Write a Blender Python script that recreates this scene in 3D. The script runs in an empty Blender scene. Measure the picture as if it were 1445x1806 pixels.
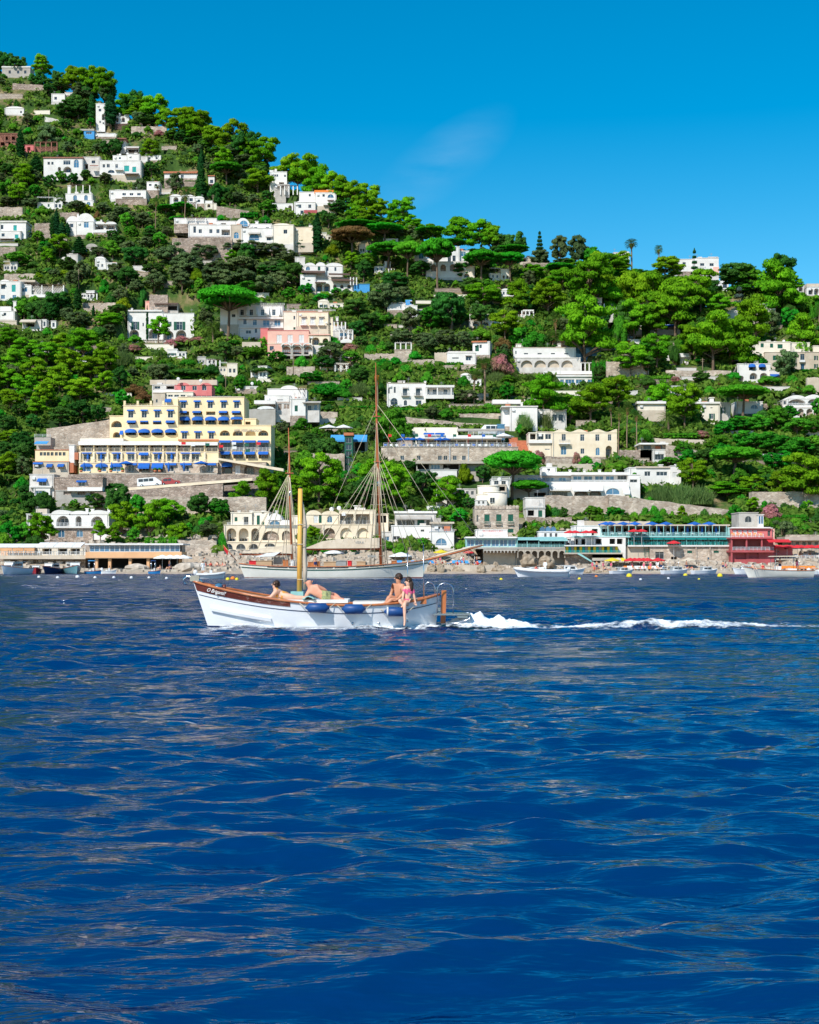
import bpy, math, random, numpy as np
from mathutils import Vector, Matrix, geometry, noise
sc = bpy.context.scene
COL = sc.collection
rad = math.radians
# ---------------------------------------------------------------- camera
F, CX, HY, CH = 2508.0, 722.5, 992.0, 2.0      # focal length in photo pixels, centre column, horizon row, eye height
cam_d = bpy.data.cameras.new('camera'); cam = bpy.data.objects.new('camera', cam_d); COL.objects.link(cam)
cam.location = (0, 0, CH); cam.rotation_euler = (rad(90), 0, 0)
cam_d.sensor_fit = 'VERTICAL'; cam_d.sensor_height = 36.0; cam_d.lens = 36.0 * F / 1806.0
cam_d.shift_y = (HY - 903.0) / 1806.0; cam_d.clip_start = 0.1; cam_d.clip_end = 20000
sc.camera = cam
# ---------------------------------------------------------------- sky, sun, exposure
SUN_EL, SUN_AZ = rad(43), rad(-149)             # azimuth measured from +Y towards +X: behind the camera, to its left
world = bpy.data.worlds.new('World'); sc.world = world; world.use_nodes = True
wt = world.node_tree; wt.nodes.clear()
sky = wt.nodes.new('ShaderNodeTexSky'); sky.sky_type = 'NISHITA'; sky.sun_disc = False
sky.sun_elevation = SUN_EL; sky.sun_rotation = SUN_AZ; sky.altitude = 0; sky.air_density = 1.0; sky.dust_density = 0.3; sky.ozone_density = 2.0
hs = wt.nodes.new('ShaderNodeHueSaturation'); hs.inputs['Saturation'].default_value = 1.6; hs.inputs['Hue'].default_value = 0.487
hs.inputs['Value'].default_value = 1.0
bg = wt.nodes.new('ShaderNodeBackground'); bg.inputs['Strength'].default_value = 0.14
wo = wt.nodes.new('ShaderNodeOutputWorld')
# faint wisps of high cloud
tc = wt.nodes.new('ShaderNodeTexCoord'); mp = wt.nodes.new('ShaderNodeMapping')
mp.inputs['Scale'].default_value = (6.0, 3.0, 22.0); mp.inputs['Rotation'].default_value = (0, rad(32), 0)
m2 = wt.nodes.new('ShaderNodeMapping'); m2.vector_type = 'TEXTURE'; m2.inputs['Location'].default_value = (.022, .962, .271); m2.inputs['Rotation'].default_value = (0, rad(-33), 0); m2.inputs['Scale'].default_value = (.06, .6, .022)
gr = wt.nodes.new('ShaderNodeTexGradient'); gr.gradient_type = 'SPHERICAL'; ml = wt.nodes.new('ShaderNodeMath'); ml.operation = 'MULTIPLY'
nz = wt.nodes.new('ShaderNodeTexNoise'); nz.inputs['Scale'].default_value = 1.7; nz.inputs['Detail'].default_value = 6; nz.inputs['Roughness'].default_value = 0.55
rp = wt.nodes.new('ShaderNodeValToRGB'); rp.color_ramp.elements[0].position = 0.3; rp.color_ramp.elements[1].position = 0.8
rp.color_ramp.elements[0].color = (0, 0, 0, 1); rp.color_ramp.elements[1].color = (0.16, 0.16, 0.16, 1)
mx = wt.nodes.new('ShaderNodeMixRGB'); mx.inputs['Color2'].default_value = (6.0, 7.2, 8.0, 1)
L = wt.links.new
L(tc.outputs['Generated'], mp.inputs['Vector']); L(mp.outputs['Vector'], nz.inputs['Vector']); L(nz.outputs['Fac'], rp.inputs['Fac'])
L(sky.outputs['Color'], hs.inputs['Color']); L(hs.outputs['Color'], mx.inputs['Color1']); L(tc.outputs['Generated'], m2.inputs['Vector']); L(m2.outputs['Vector'], gr.inputs['Vector']); L(gr.outputs['Fac'], ml.inputs[0]); L(rp.outputs['Color'], ml.inputs[1]); L(ml.outputs[0], mx.inputs['Fac'])
L(mx.outputs['Color'], bg.inputs['Color']); L(bg.outputs['Background'], wo.inputs['Surface'])
sun_d = bpy.data.lights.new('sun', 'SUN'); sun = bpy.data.objects.new('sun', sun_d); COL.objects.link(sun)
sun_d.energy = 5.0; sun_d.angle = rad(0.5); sun_d.color = (1.0, 0.955, 0.88)
sdir = Vector((math.sin(SUN_AZ) * math.cos(SUN_EL), math.cos(SUN_AZ) * math.cos(SUN_EL), math.sin(SUN_EL)))
sun.rotation_euler = (-sdir).to_track_quat('-Z', 'Y').to_euler(); sun.location = sdir * 300
vs = sc.view_settings; vs.view_transform = 'Standard'; vs.look = 'None'; vs.exposure = 0.05; vs.gamma = 1.0; vs.use_curve_mapping = False
sc.cycles.max_bounces = 5; sc.cycles.diffuse_bounces = 3; sc.cycles.glossy_bounces = 3; sc.cycles.transmission_bounces = 3; sc.cycles.transparent_max_bounces = 8
# ---------------------------------------------------------------- small helpers
def Xp(px, Y): return (px - CX) / F * Y
def Zp(py, Y): return CH + (HY - py) / F * Y
def lerp(a, b, t): return a + (b - a) * t
_TAB = np.array([(-200, 680), (-60, 625), (85, 580), (290, 510), (480, 450), (690, 375), (800, 325), (880, 300), (905, 288), (960, 264), (1000, 254), (1014, 246), (1030, 238)], float)
def Yof(py): return float(np.interp(py, _TAB[:, 0], _TAB[:, 1]))
ZR = {1: (0, 60, 4.014), 2: (300, 200, 4.014), 3: (0, 300, 4.014), 4: (360, 440, 4.014), 5: (0, 560, 4.014), 6: (120, 660, 3.803), 7: (0, 800, 3.6125),
      8: (380, 800, 3.284), 9: (660, 340, 3.6125), 10: (1045, 400, 3.6125), 11: (660, 590, 3.6125), 12: (1045, 590, 3.6125), 13: (740, 820, 3.905),
      14: (1075, 820, 3.905), 15: (320, 980, 6.02), 16: (520, 980, 4.25), 0: (0, 0, 1.0)}
def tag(o, label=None, cat=None, group=None, kind=None):
    if label: o['label'] = label
    if cat: o['category'] = cat
    if group: o['group'] = group
    if kind: o['kind'] = kind
    return o
def link(o, parent=None):
    COL.objects.link(o)
    if parent is not None: o.parent = parent
    return o
def empty(name, loc, rz=0):
    o = bpy.data.objects.new(name, None); o.empty_display_size = 0.3; o.location = loc; o.rotation_euler = (0, 0, rz)
    return link(o)
def copy_tree(o, parent=None):
    c = o.copy(); COL.objects.link(c)
    if parent is not None: c.parent = parent
    for ch in o.children: copy_tree(ch, c)
    return c
# ---------------------------------------------------------------- materials
M = {}
def _nt(name):
    m = bpy.data.materials.new(name); m.use_nodes = True; t = m.node_tree
    return m, t, t.nodes['Principled BSDF'], t.links.new
def pm(key, c1, c2=None, scale=3.0, rough=0.75, bump=0.0, metal=0.0, spec=0.35, vary=0.0, detail=4, stretch=None, bscale=None, coat=0.0):
    """noise-mixed procedural material in object coordinates"""
    m, t, p, L = _nt(key); N = t.nodes.new
    p.inputs['Roughness'].default_value = rough; p.inputs['Metallic'].default_value = metal; p.inputs['Specular IOR Level'].default_value = spec
    p.inputs['Coat Weight'].default_value = coat
    c2 = c2 or tuple(x * 0.82 for x in c1)
    tc = N('ShaderNodeTexCoord'); src = tc.outputs['Object']
    if stretch:
        mpn = N('ShaderNodeMapping'); mpn.inputs['Scale'].default_value = stretch; L(src, mpn.inputs['Vector']); src = mpn.outputs['Vector']
    n = N('ShaderNodeTexNoise'); n.inputs['Scale'].default_value = scale; n.inputs['Detail'].default_value = detail; n.inputs['Roughness'].default_value = 0.62
    L(src, n.inputs['Vector'])
    r = N('ShaderNodeValToRGB'); r.color_ramp.elements[0].position = 0.35; r.color_ramp.elements[1].position = 0.68
    r.color_ramp.elements[0].color = (*c2, 1); r.color_ramp.elements[1].color = (*c1, 1); L(n.outputs['Fac'], r.inputs['Fac'])
    out = r.outputs['Color']
    if vary:
        oi = N('ShaderNodeObjectInfo'); h = N('ShaderNodeHueSaturation'); mr = N('ShaderNodeMapRange')
        mr.inputs['To Min'].default_value = 1 - vary; mr.inputs['To Max'].default_value = 1 + vary * 0.6
        L(oi.outputs['Random'], mr.inputs['Value']); L(mr.outputs['Result'], h.inputs['Value']); L(out, h.inputs['Color']); out = h.outputs['Color']
    L(out, p.inputs['Base Color'])
    if bump:
        b = N('ShaderNodeBump'); b.inputs['Strength'].default_value = bump; b.inputs['Distance'].default_value = 0.05
        n2 = N('ShaderNodeTexNoise'); n2.inputs['Scale'].default_value = bscale or scale * 4; n2.inputs['Detail'].default_value = 5; L(src, n2.inputs['Vector'])
        L(n2.outputs['Fac'], b.inputs['Height']); L(b.outputs['Normal'], p.inputs['Normal'])
    M[key] = m
    return m
def stone(key, c1, c2, mortar, scale=2.2, bump=0.8):
    m, t, p, L = _nt(key); N = t.nodes.new
    p.inputs['Roughness'].default_value = 0.9; p.inputs['Specular IOR Level'].default_value = 0.2
    tc = N('ShaderNodeTexCoord'); mpn = N('ShaderNodeMapping'); mpn.inputs['Scale'].default_value = (1, 1, 1.5); L(tc.outputs['Object'], mpn.inputs['Vector'])
    v = N('ShaderNodeTexVoronoi'); v.inputs['Scale'].default_value = scale; L(mpn.outputs['Vector'], v.inputs['Vector'])
    e = N('ShaderNodeTexVoronoi'); e.feature = 'DISTANCE_TO_EDGE'; e.inputs['Scale'].default_value = scale; L(mpn.outputs['Vector'], e.inputs['Vector'])
    sx = N('ShaderNodeSeparateColor'); L(v.outputs['Color'], sx.inputs['Color'])
    mixc = N('ShaderNodeMixRGB'); mixc.inputs['Color1'].default_value = (*c1, 1); mixc.inputs['Color2'].default_value = (*c2, 1); L(sx.outputs['Red'], mixc.inputs['Fac'])
    mr = N('ShaderNodeMapRange'); mr.inputs['From Max'].default_value = 0.09; L(e.outputs['Distance'], mr.inputs['Value'])
    m2 = N('ShaderNodeMixRGB'); m2.inputs['Color1'].default_value = (*mortar, 1); L(mr.outputs['Result'], m2.inputs['Fac']); L(mixc.outputs['Color'], m2.inputs['Color2'])
    n = N('ShaderNodeTexNoise'); n.inputs['Scale'].default_value = 0.35; n.inputs['Detail'].default_value = 6; L(tc.outputs['Object'], n.inputs['Vector'])
    r = N('ShaderNodeMapRange'); r.inputs['From Min'].default_value = 0.3; r.inputs['From Max'].default_value = 0.7; r.inputs['To Min'].default_value = 0.6; r.inputs['To Max'].default_value = 1.15
    L(n.outputs['Fac'], r.inputs['Value'])
    h = N('ShaderNodeHueSaturation'); L(r.outputs['Result'], h.inputs['Value']); L(m2.outputs['Color'], h.inputs['Color']); L(h.outputs['Color'], p.inputs['Base Color'])
    b = N('ShaderNodeBump'); b.inputs['Strength'].default_value = bump; b.inputs['Distance'].default_value = 0.08; L(mr.outputs['Result'], b.inputs['Height']); L(b.outputs['Normal'], p.inputs['Normal'])
    M[key] = m
def leafmat(key, dark, light, trans=0.45, vary=0.22, hue=0.02):
    """foliage: a tone attribute per clump, a random shade per plant, some light through the leaves"""
    m = bpy.data.materials.new(key); m.use_nodes = True; t = m.node_tree; t.nodes.clear(); N = t.nodes.new; L = t.links.new
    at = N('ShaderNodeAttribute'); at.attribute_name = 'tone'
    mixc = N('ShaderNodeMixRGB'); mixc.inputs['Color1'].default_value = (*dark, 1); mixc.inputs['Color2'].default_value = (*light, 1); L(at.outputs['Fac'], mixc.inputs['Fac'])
    oi = N('ShaderNodeObjectInfo'); h = N('ShaderNodeHueSaturation')
    a = N('ShaderNodeMapRange'); a.inputs['To Min'].default_value = 1 - vary; a.inputs['To Max'].default_value = 1 + vary; L(oi.outputs['Random'], a.inputs['Value']); L(a.outputs['Result'], h.inputs['Value'])
    mu = N('ShaderNodeMath'); mu.operation = 'MULTIPLY'; mu.inputs[1].default_value = 7.31; L(oi.outputs['Random'], mu.inputs[0])
    fr = N('ShaderNodeMath'); fr.operation = 'FRACT'; L(mu.outputs[0], fr.inputs[0])
    b = N('ShaderNodeMapRange'); b.inputs['To Min'].default_value = 0.5 - hue; b.inputs['To Max'].default_value = 0.5 + hue; L(fr.outputs[0], b.inputs['Value']); L(b.outputs['Result'], h.inputs['Hue'])
    L(mixc.outputs['Color'], h.inputs['Color'])
    d = N('ShaderNodeBsdfDiffuse'); L(h.outputs['Color'], d.inputs['Color'])
    tr = N('ShaderNodeBsdfTranslucent'); L(h.outputs['Color'], tr.inputs['Color'])
    ms = N('ShaderNodeMixShader'); ms.inputs['Fac'].default_value = trans; L(d.outputs[0], ms.inputs[1]); L(tr.outputs[0], ms.inputs[2])
    o = N('ShaderNodeOutputMaterial'); L(ms.outputs[0], o.inputs['Surface'])
    M[key] = m
# plaster, stone and paint
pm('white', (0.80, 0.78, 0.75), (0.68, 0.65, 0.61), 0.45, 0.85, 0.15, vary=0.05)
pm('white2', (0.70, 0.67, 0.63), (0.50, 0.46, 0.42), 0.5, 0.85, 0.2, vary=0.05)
pm('cream', (0.80, 0.70, 0.54), (0.70, 0.58, 0.42), 0.5, 0.85, 0.15)
pm('ivory', (0.80, 0.74, 0.63), (0.70, 0.62, 0.50), 0.5, 0.85, 0.15)
pm('yellow', (0.84, 0.70, 0.45), (0.76, 0.60, 0.36), 0.4, 0.85, 0.1)
pm('peach', (0.75, 0.44, 0.24), (0.66, 0.37, 0.19), 0.4, 0.85, 0.1)
pm('pink', (0.80, 0.47, 0.38), (0.72, 0.40, 0.32), 0.5, 0.85, 0.1)
pm('red', (0.44, 0.09, 0.10), (0.34, 0.07, 0.07), 0.6, 0.7, 0.1)
pm('rose', (0.66, 0.20, 0.19), (0.58, 0.15, 0.15), 0.6, 0.8, 0.1)
pm('terracotta', (0.52, 0.19, 0.09), (0.40, 0.13, 0.07), 1.5, 0.85, 0.3)
pm('brick', (0.34, 0.16, 0.11), (0.26, 0.11, 0.08), 1.5, 0.9, 0.3)
pm('greywall', (0.46, 0.43, 0.39), (0.36, 0.33, 0.29), 0.6, 0.9, 0.2)
pm('beige', (0.60, 0.52, 0.42), (0.48, 0.40, 0.31), 0.5, 0.9, 0.2)
pm('concrete', (0.50, 0.45, 0.38), (0.36, 0.31, 0.25), 0.5, 0.92, 0.3)
pm('shadecloth', (0.13, 0.08, 0.06), (0.09, 0.055, 0.045), 2, 0.95)
stone('stonewall', (0.56, 0.45, 0.37), (0.30, 0.22, 0.17), (0.40, 0.32, 0.27), 1.5)
stone('palestone', (0.66, 0.56, 0.46), (0.40, 0.31, 0.24), (0.52, 0.43, 0.35), 1.4, 0.6)
pm('rock', (0.46, 0.37, 0.27), (0.20, 0.145, 0.095), 0.8, 0.95, 1.0, bscale=2.5)
pm('palerock', (0.62, 0.54, 0.45), (0.36, 0.30, 0.24), 0.8, 0.95, 1.0, bscale=2.5)
pm('frame', (0.75, 0.75, 0.74), None, 3, 0.5)
pm('greyframe', (0.30, 0.31, 0.31), None, 3, 0.5)
pm('pane', (0.03, 0.05, 0.075), (0.015, 0.028, 0.045), 0.8, 0.12, spec=0.6, vary=0.5)
pm('skypane', (0.08, 0.22, 0.36), (0.05, 0.15, 0.26), 0.8, 0.12, spec=0.6, vary=0.4)
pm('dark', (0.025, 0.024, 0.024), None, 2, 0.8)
pm('interior', (0.42, 0.38, 0.34), (0.33, 0.29, 0.26), 0.6, 0.9)
pm('green', (0.012, 0.12, 0.075), (0.008, 0.085, 0.055), 4, 0.6)
pm('teal', (0.02, 0.40, 0.37), (0.015, 0.32, 0.30), 4, 0.6)
pm('turquoise', (0.30, 0.58, 0.56), (0.24, 0.48, 0.47), 2, 0.5)
pm('blue', (0.015, 0.13, 0.50), (0.012, 0.10, 0.40), 3, 0.8, vary=0.15)
pm('skyblue', (0.07, 0.34, 0.68), (0.05, 0.27, 0.57), 3, 0.8)
pm('yellowpaint', (0.78, 0.62, 0.03), None, 3, 0.6)
pm('orange', (0.82, 0.22, 0.03), None, 3, 0.7)
pm('redcloth', (0.68, 0.03, 0.04), (0.55, 0.02, 0.03), 3, 0.85)
pm('pinkcloth', (0.78, 0.13, 0.26), (0.65, 0.09, 0.2), 6, 0.85)
pm('canvas', (0.68, 0.58, 0.45), (0.56, 0.46, 0.34), 1.2, 0.9, 0.3)
pm('whitecloth', (0.82, 0.82, 0.80), None, 2, 0.9)
pm('steel', (0.62, 0.63, 0.65), None, 5, 0.22, metal=1.0)
pm('rail', (0.50, 0.54, 0.57), None, 5, 0.4)
pm('panel', (0.02, 0.03, 0.06), None, 3, 0.15, spec=0.6)
pm('asphalt', (0.10, 0.095, 0.09), (0.07, 0.066, 0.062), 2, 0.9)
pm('paving', (0.56, 0.48, 0.39), (0.44, 0.37, 0.29), 1.5, 0.9)
pm('wood', (0.30, 0.15, 0.06), (0.20, 0.09, 0.035), 4, 0.6, stretch=(1, 1, 0.12))
pm('polewood', (0.24, 0.18, 0.12), (0.17, 0.12, 0.08), 4, 0.8, stretch=(1, 1, 0.12))
pm('bark', (0.21, 0.145, 0.10), (0.11, 0.075, 0.05), 3, 0.95, 0.6, stretch=(1, 1, 0.3))
pm('palmbark', (0.30, 0.21, 0.14), (0.19, 0.13, 0.085), 5, 0.95, 0.6, stretch=(0.5, 0.5, 2))
pm('skirt', (0.48, 0.30, 0.13), (0.30, 0.17, 0.07), 3, 0.95)
leafmat('leaf_aleppo', (0.075, 0.25, 0.012), (0.25, 0.54, 0.018))
leafmat('leaf_umbrella', (0.03, 0.21, 0.015), (0.085, 0.46, 0.022))
leafmat('leaf_oak', (0.035, 0.115, 0.024), (0.085, 0.26, 0.04), vary=0.3)
leafmat('leaf_olive', (0.08, 0.14, 0.05), (0.19, 0.28, 0.11), vary=0.25)
leafmat('leaf_broad', (0.04, 0.20, 0.018), (0.12, 0.45, 0.03), vary=0.3, hue=0.03)
leafmat('leaf_cypress', (0.010, 0.06, 0.016), (0.03, 0.13, 0.032))
leafmat('leaf_lime', (0.10, 0.19, 0.008), (0.26, 0.36, 0.015))
leafmat('leaf_blue', (0.06, 0.11, 0.09), (0.13, 0.19, 0.16))
leafmat('leaf_palm', (0.035, 0.095, 0.012), (0.12, 0.22, 0.04))
leafmat('leaf_reed', (0.10, 0.19, 0.045), (0.24, 0.34, 0.11))
leafmat('leaf_brown', (0.13, 0.085, 0.03), (0.26, 0.16, 0.06))
leafmat('flower_pink', (0.16, 0.15, 0.06), (0.62, 0.25, 0.27))
leafmat('leaf_scrub', (0.05, 0.15, 0.02), (0.17, 0.32, 0.045), vary=0.0)
# ---------------------------------------------------------------- mesh builder
class MB:
    def __init__(s): s.v = []; s.f = []; s.m = []; s.sm = []
    def add(s, vs, fs, mi=0, smooth=False):
        o = len(s.v); s.v += [tuple(p) for p in vs]
        for f in fs: s.f.append(tuple(i + o for i in f)); s.m.append(mi); s.sm.append(smooth)
        return s
    def box(s, x0, x1, y0, y1, z0, z1, mi=0):
        v = [(x, y, z) for z in (z0, z1) for y in (y0, y1) for x in (x0, x1)]
        return s.add(v, [(0, 2, 3, 1), (4, 5, 7, 6), (0, 1, 5, 4), (2, 6, 7, 3), (0, 4, 6, 2), (1, 3, 7, 5)], mi)
    def prism(s, prof, y0, y1, mi=0, smooth=False):
        """profile in x,z (counter-clockwise seen from -Y), extruded along y"""
        n = len(prof); v = [(x, y0, z) for x, z in prof] + [(x, y1, z) for x, z in prof]
        s.add(v, [tuple(range(n)), tuple(range(2 * n - 1, n - 1, -1))], mi)
        o = len(s.v) - 2 * n
        for i in range(n):
            j = (i + 1) % n; s.f.append((o + i, o + n + i, o + n + j, o + j)); s.m.append(mi); s.sm.append(smooth)
        return s
    def prismx(s, prof, x0, x1, mi=0):
        """profile in y,z extruded along x"""
        n = len(prof); v = [(x0, y, z) for y, z in prof] + [(x1, y, z) for y, z in prof]
        fs = [tuple(range(n - 1, -1, -1)), tuple(range(n, 2 * n))] + [(i, (i + 1) % n, n + (i + 1) % n, n + i) for i in range(n)]
        return s.add(v, fs, mi)
    def prismz(s, poly, z0, z1, mi=0):
        n = len(poly); v = [(x, y, z0) for x, y in poly] + [(x, y, z1) for x, y in poly]
        fs = [tuple(range(n - 1, -1, -1)), tuple(range(n, 2 * n))] + [(i, (i + 1) % n, n + (i + 1) % n, n + i) for i in range(n)]
        return s.add(v, fs, mi)
    def tube(s, pts, rs, n=6, mi=0, cap=True, smooth=True):
        pts = [Vector(p) for p in pts]
        if not hasattr(rs, '__len__'): rs = [rs] * len(pts)
        vs, fs = [], []; up = Vector((0, 0, 1)); a0 = None
        for i, p in enumerate(pts):
            d = (pts[min(i + 1, len(pts) - 1)] - pts[max(i - 1, 0)]).normalized()
            if a0 is None: a0 = d.cross(up if abs(d.z) < 0.9 else Vector((1, 0, 0))).normalized()
            a = (a0 - d * a0.dot(d)).normalized(); a0 = a; b = d.cross(a)
            for k in range(n):
                t = 2 * math.pi * k / n; vs.append(p + (a * math.cos(t) + b * math.sin(t)) * rs[i])
        for i in range(len(pts) - 1):
            for k in range(n):
                k2 = (k + 1) % n; fs.append((i * n + k, i * n + k2, (i + 1) * n + k2, (i + 1) * n + k))
        if cap: fs.append(tuple(range(n - 1, -1, -1))); fs.append(tuple(range((len(pts) - 1) * n, len(pts) * n)))
        return s.add(vs, fs, mi, smooth)
    def ell(s, c, r, nu=10, nv=6, mi=0, z0=-1.0, z1=1.0, jit=0, rot=None, rnd=None):
        """ellipsoid, optionally cut between z0 and z1 of its unit sphere"""
        vs, fs = [], []; a0, a1 = math.asin(z0), math.asin(z1)
        for j in range(nv + 1):
            a = lerp(a0, a1, j / nv)
            for i in range(nu):
                t = 2 * math.pi * i / nu; q = 1 + (rnd.uniform(-jit, jit) if jit else 0)
                p = Vector((math.cos(a) * math.cos(t) * r[0] * q, math.cos(a) * math.sin(t) * r[1] * q, math.sin(a) * r[2] * q))
                if rot: p = rot @ p
                vs.append(Vector(c) + p)
        for j in range(nv):
            for i in range(nu):
                i2 = (i + 1) % nu; fs.append((j * nu + i, j * nu + i2, (j + 1) * nu + i2, (j + 1) * nu + i))
        fs.append(tuple(range(nu - 1, -1, -1))); fs.append(tuple(range(nv * nu, nv * nu + nu)))
        return s.add(vs, fs, mi, True)
    def mesh(s, name, mats):
        me = bpy.data.meshes.new(name); me.from_pydata(s.v, [], s.f)
        for m in (mats if isinstance(mats, (list, tuple)) else [mats]): me.materials.append(M[m])
        if any(s.m): me.polygons.foreach_set('material_index', s.m)
        me.polygons.foreach_set('use_smooth', s.sm); me.update()
        return me
    def build(s, name, mats, parent=None, loc=(0, 0, 0), rz=0):
        o = bpy.data.objects.new(name, s.mesh(name, mats)); o.location = loc; o.rotation_euler = (0, 0, rz)
        return link(o, parent)
def obj(name, me, parent=None, loc=(0, 0, 0), rz=0, sc_=None):
    o = bpy.data.objects.new(name, me); o.location = loc; o.rotation_euler = (0, 0, rz)
    if sc_: o.scale = sc_
    return link(o, parent)
# ---------------------------------------------------------------- the sea: real waves, finer near the eye
_rw = np.random.RandomState(11)
_WV = []
for lam in np.geomspace(8.0,0.17,100):
    ang = rad(96) + _rw.normal(0,0.42 if lam > 2 else 0.45)      # travelling roughly towards the viewer
    k = 2 * math.pi / lam
    amp = lam / 6.283 * _rw.uniform(0.5,1.4) * float(np.interp(lam,(.17,.3,.6,1.2,2.5,4,8),(.050,.056,.052,.034,.024,.013,.005)))
    _WV.append((k * math.cos(ang),k * math.sin(ang),amp,_rw.uniform(0,6.28),lam))
def sea_disp(x,y,spacing):
    z = np.zeros_like(x); dx = np.zeros_like(x); dy = np.zeros_like(x)
    g = 0.75 + 0.5 * (np.sin(x * 0.21 + 1.3) * np.sin(y * 0.17 - 0.6) + 0.5 * np.sin(x * 0.093 - y * 0.11))   # gusts: calmer and rougher patches
    for kx,ky,a,ph,lam in _WV:
        f = np.clip((lam / (spacing + 1e-6) - 1.3) / 1.7,0,1) * (g if lam < 2.5 else 1.0)
        t = kx * x + ky * y + ph; kk = math.hypot(kx,ky); s_ = np.sin(t)
        z += a * f * np.cos(t); dx -= 0.3 * a * f * kx / kk * s_; dy -= 0.3 * a * f * ky / kk * s_
    return dx,dy,z
def sea_z(x,y): return float(sea_disp(np.array([float(x)]),np.array([float(y)]),np.array([0.12]))[2][0])
def build_sea():
    ys = [3.0]
    while ys[-1] < 262: ys.append(ys[-1] + max(0.022,ys[-1] * 0.0039))
    ys += [300,420,700,1200,2200,4000,8000]
    ys = np.array(ys); nc = 600; t = np.linspace(-1,1,nc)
    Y = np.repeat(ys[:,None],nc,1); X = (Y + 16) * 0.56 * t[None,:]
    sp = np.maximum(np.gradient(ys)[:,None],(Y + 16) * 1.12 / nc)
    dx,dy,z = sea_disp(X,Y,sp)
    fade = np.clip((300 - Y) / 60,0,1)
    co = np.stack([X + dx * fade,Y + dy * fade,z * fade],-1).reshape(-1,3)
    nr = len(ys); idx = np.arange(nr * nc).reshape(nr,nc)
    q = np.stack([idx[:-1,:-1],idx[:-1,1:],idx[1:,1:],idx[1:,:-1]],-1).reshape(-1,4)
    me = bpy.data.meshes.new('sea_water'); me.vertices.add(len(co)); me.vertices.foreach_set('co',co.ravel().astype(np.float32))
    me.loops.add(q.size); me.loops.foreach_set('vertex_index',q.ravel().astype(np.int32))
    me.polygons.add(len(q)); me.polygons.foreach_set('loop_start',np.arange(0,q.size,4,dtype=np.int32)); me.polygons.foreach_set('loop_total',np.full(len(q),4,np.int32))
    me.polygons.foreach_set('use_smooth',np.ones(len(q),bool)); me.update(); me.validate()
    m,t_,p,L = _nt('water'); N = t_.nodes.new
    p.inputs['Base Color'].default_value = (0.0001,0.020,0.098,1); p.inputs['Roughness'].default_value = 0.055; p.inputs['IOR'].default_value = 2.0
    p.inputs['Specular IOR Level'].default_value = 0.5
    tc = N('ShaderNodeTexCoord'); mpn = N('ShaderNodeMapping'); mpn.inputs['Scale'].default_value = (0.3,1.0,1.0); L(tc.outputs['Object'],mpn.inputs['Vector'])
    n1 = N('ShaderNodeTexNoise'); n1.inputs['Scale'].default_value = 7.0; n1.inputs['Detail'].default_value = 3; n1.inputs['Roughness'].default_value = 0.55; n1.inputs['Distortion'].default_value = 0.0
    L(mpn.outputs['Vector'],n1.inputs['Vector'])
    n2 = N('ShaderNodeTexNoise'); n2.inputs['Scale'].default_value = 1.1; n2.inputs['Detail'].default_value = 2; L(mpn.outputs['Vector'],n2.inputs['Vector'])
    b1 = N('ShaderNodeBump'); b1.inputs['Strength'].default_value = 0.6; b1.inputs['Distance'].default_value = 0.065; L(n1.outputs['Fac'],b1.inputs['Height'])
    b2 = N('ShaderNodeBump'); b2.inputs['Strength'].default_value = 0.6; b2.inputs['Distance'].default_value = 0.2; L(n2.outputs['Fac'],b2.inputs['Height']); L(b1.outputs['Normal'],b2.inputs['Normal'])
    sy = N('ShaderNodeSeparateXYZ'); L(tc.outputs['Object'],sy.inputs['Vector'])      # far off, waves too small for the mesh become relief and roughness
    for (lo,hi,out) in ((.14,1.9,b2.inputs['Distance']),(.06,.26,b1.inputs['Distance']),(.05,.2,p.inputs['Roughness'])):
        g = N('ShaderNodeMapRange'); g.inputs['From Min'].default_value = 14; g.inputs['From Max'].default_value = 120; g.inputs['To Min'].default_value = lo; g.inputs['To Max'].default_value = hi; L(sy.outputs['Y'],g.inputs['Value']); L(g.outputs['Result'],out)
    L(b2.outputs['Normal'],p.inputs['Normal'])
    me.materials.append(m)
    o = bpy.data.objects.new('sea_water',me); link(o); tag(o,'deep blue choppy sea filling the foreground','sea',kind='structure')
build_sea()
# ---------------------------------------------------------------- the hill: shore, slope and ridge
_RID = np.array([(-900,-150),(-400,0),(0,118),(100,150),(200,190),(300,235),(430,290),(520,330),(640,380),(760,425),(880,452),(1000,470),(1100,484),(1200,500),(1445,522),(1800,560),(2400,640)],float)
FOOT = []      # building footprints: x0, x1, y front, y back, z of floor
def hill_z(X,Y):
    X = np.asarray(X,float); Y = np.asarray(Y,float)
    u = CX + X / Y * F
    yr = np.interp(np.interp(u,_RID[:,0],_RID[:,1]),_TAB[:,0],_TAB[:,1])
    Yc = np.minimum(Y,yr); py = np.interp(Yc,_TAB[::-1,1],_TAB[::-1,0])
    z = CH + (HY - py) / F * Yc - np.maximum(Y - yr,0) * 0.32
    n = (np.sin(X * 0.11 + 1) * np.sin(Y * 0.13) + 0.6 * np.sin(X * 0.23 + Y * 0.19) + 0.4 * np.sin(X * 0.5 - Y * 0.37)) * 0.55
    return z + n * np.clip((Y - 262) / 40,0,1)
def carve(X,Y,z):
    """ground levelled under each building, with a forecourt falling away to the sea"""
    for (x0,x1,y0,y1,zb) in FOOT:
        m = (X > x0 - 1.5) & (X < x1 + 1.5) & (Y > y0 - 1.0) & (Y < y1 + 1.5); z = np.where(m,np.minimum(z,zb),z)
        m = (X > x0 - 1) & (X < x1 + 1) & (Y > y0 - 26) & (Y <= y0 - 1.0); z = np.where(m,np.minimum(z,CH + (zb - CH) * Y / y0 - .2),z)
    return z
_FA = []
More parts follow.
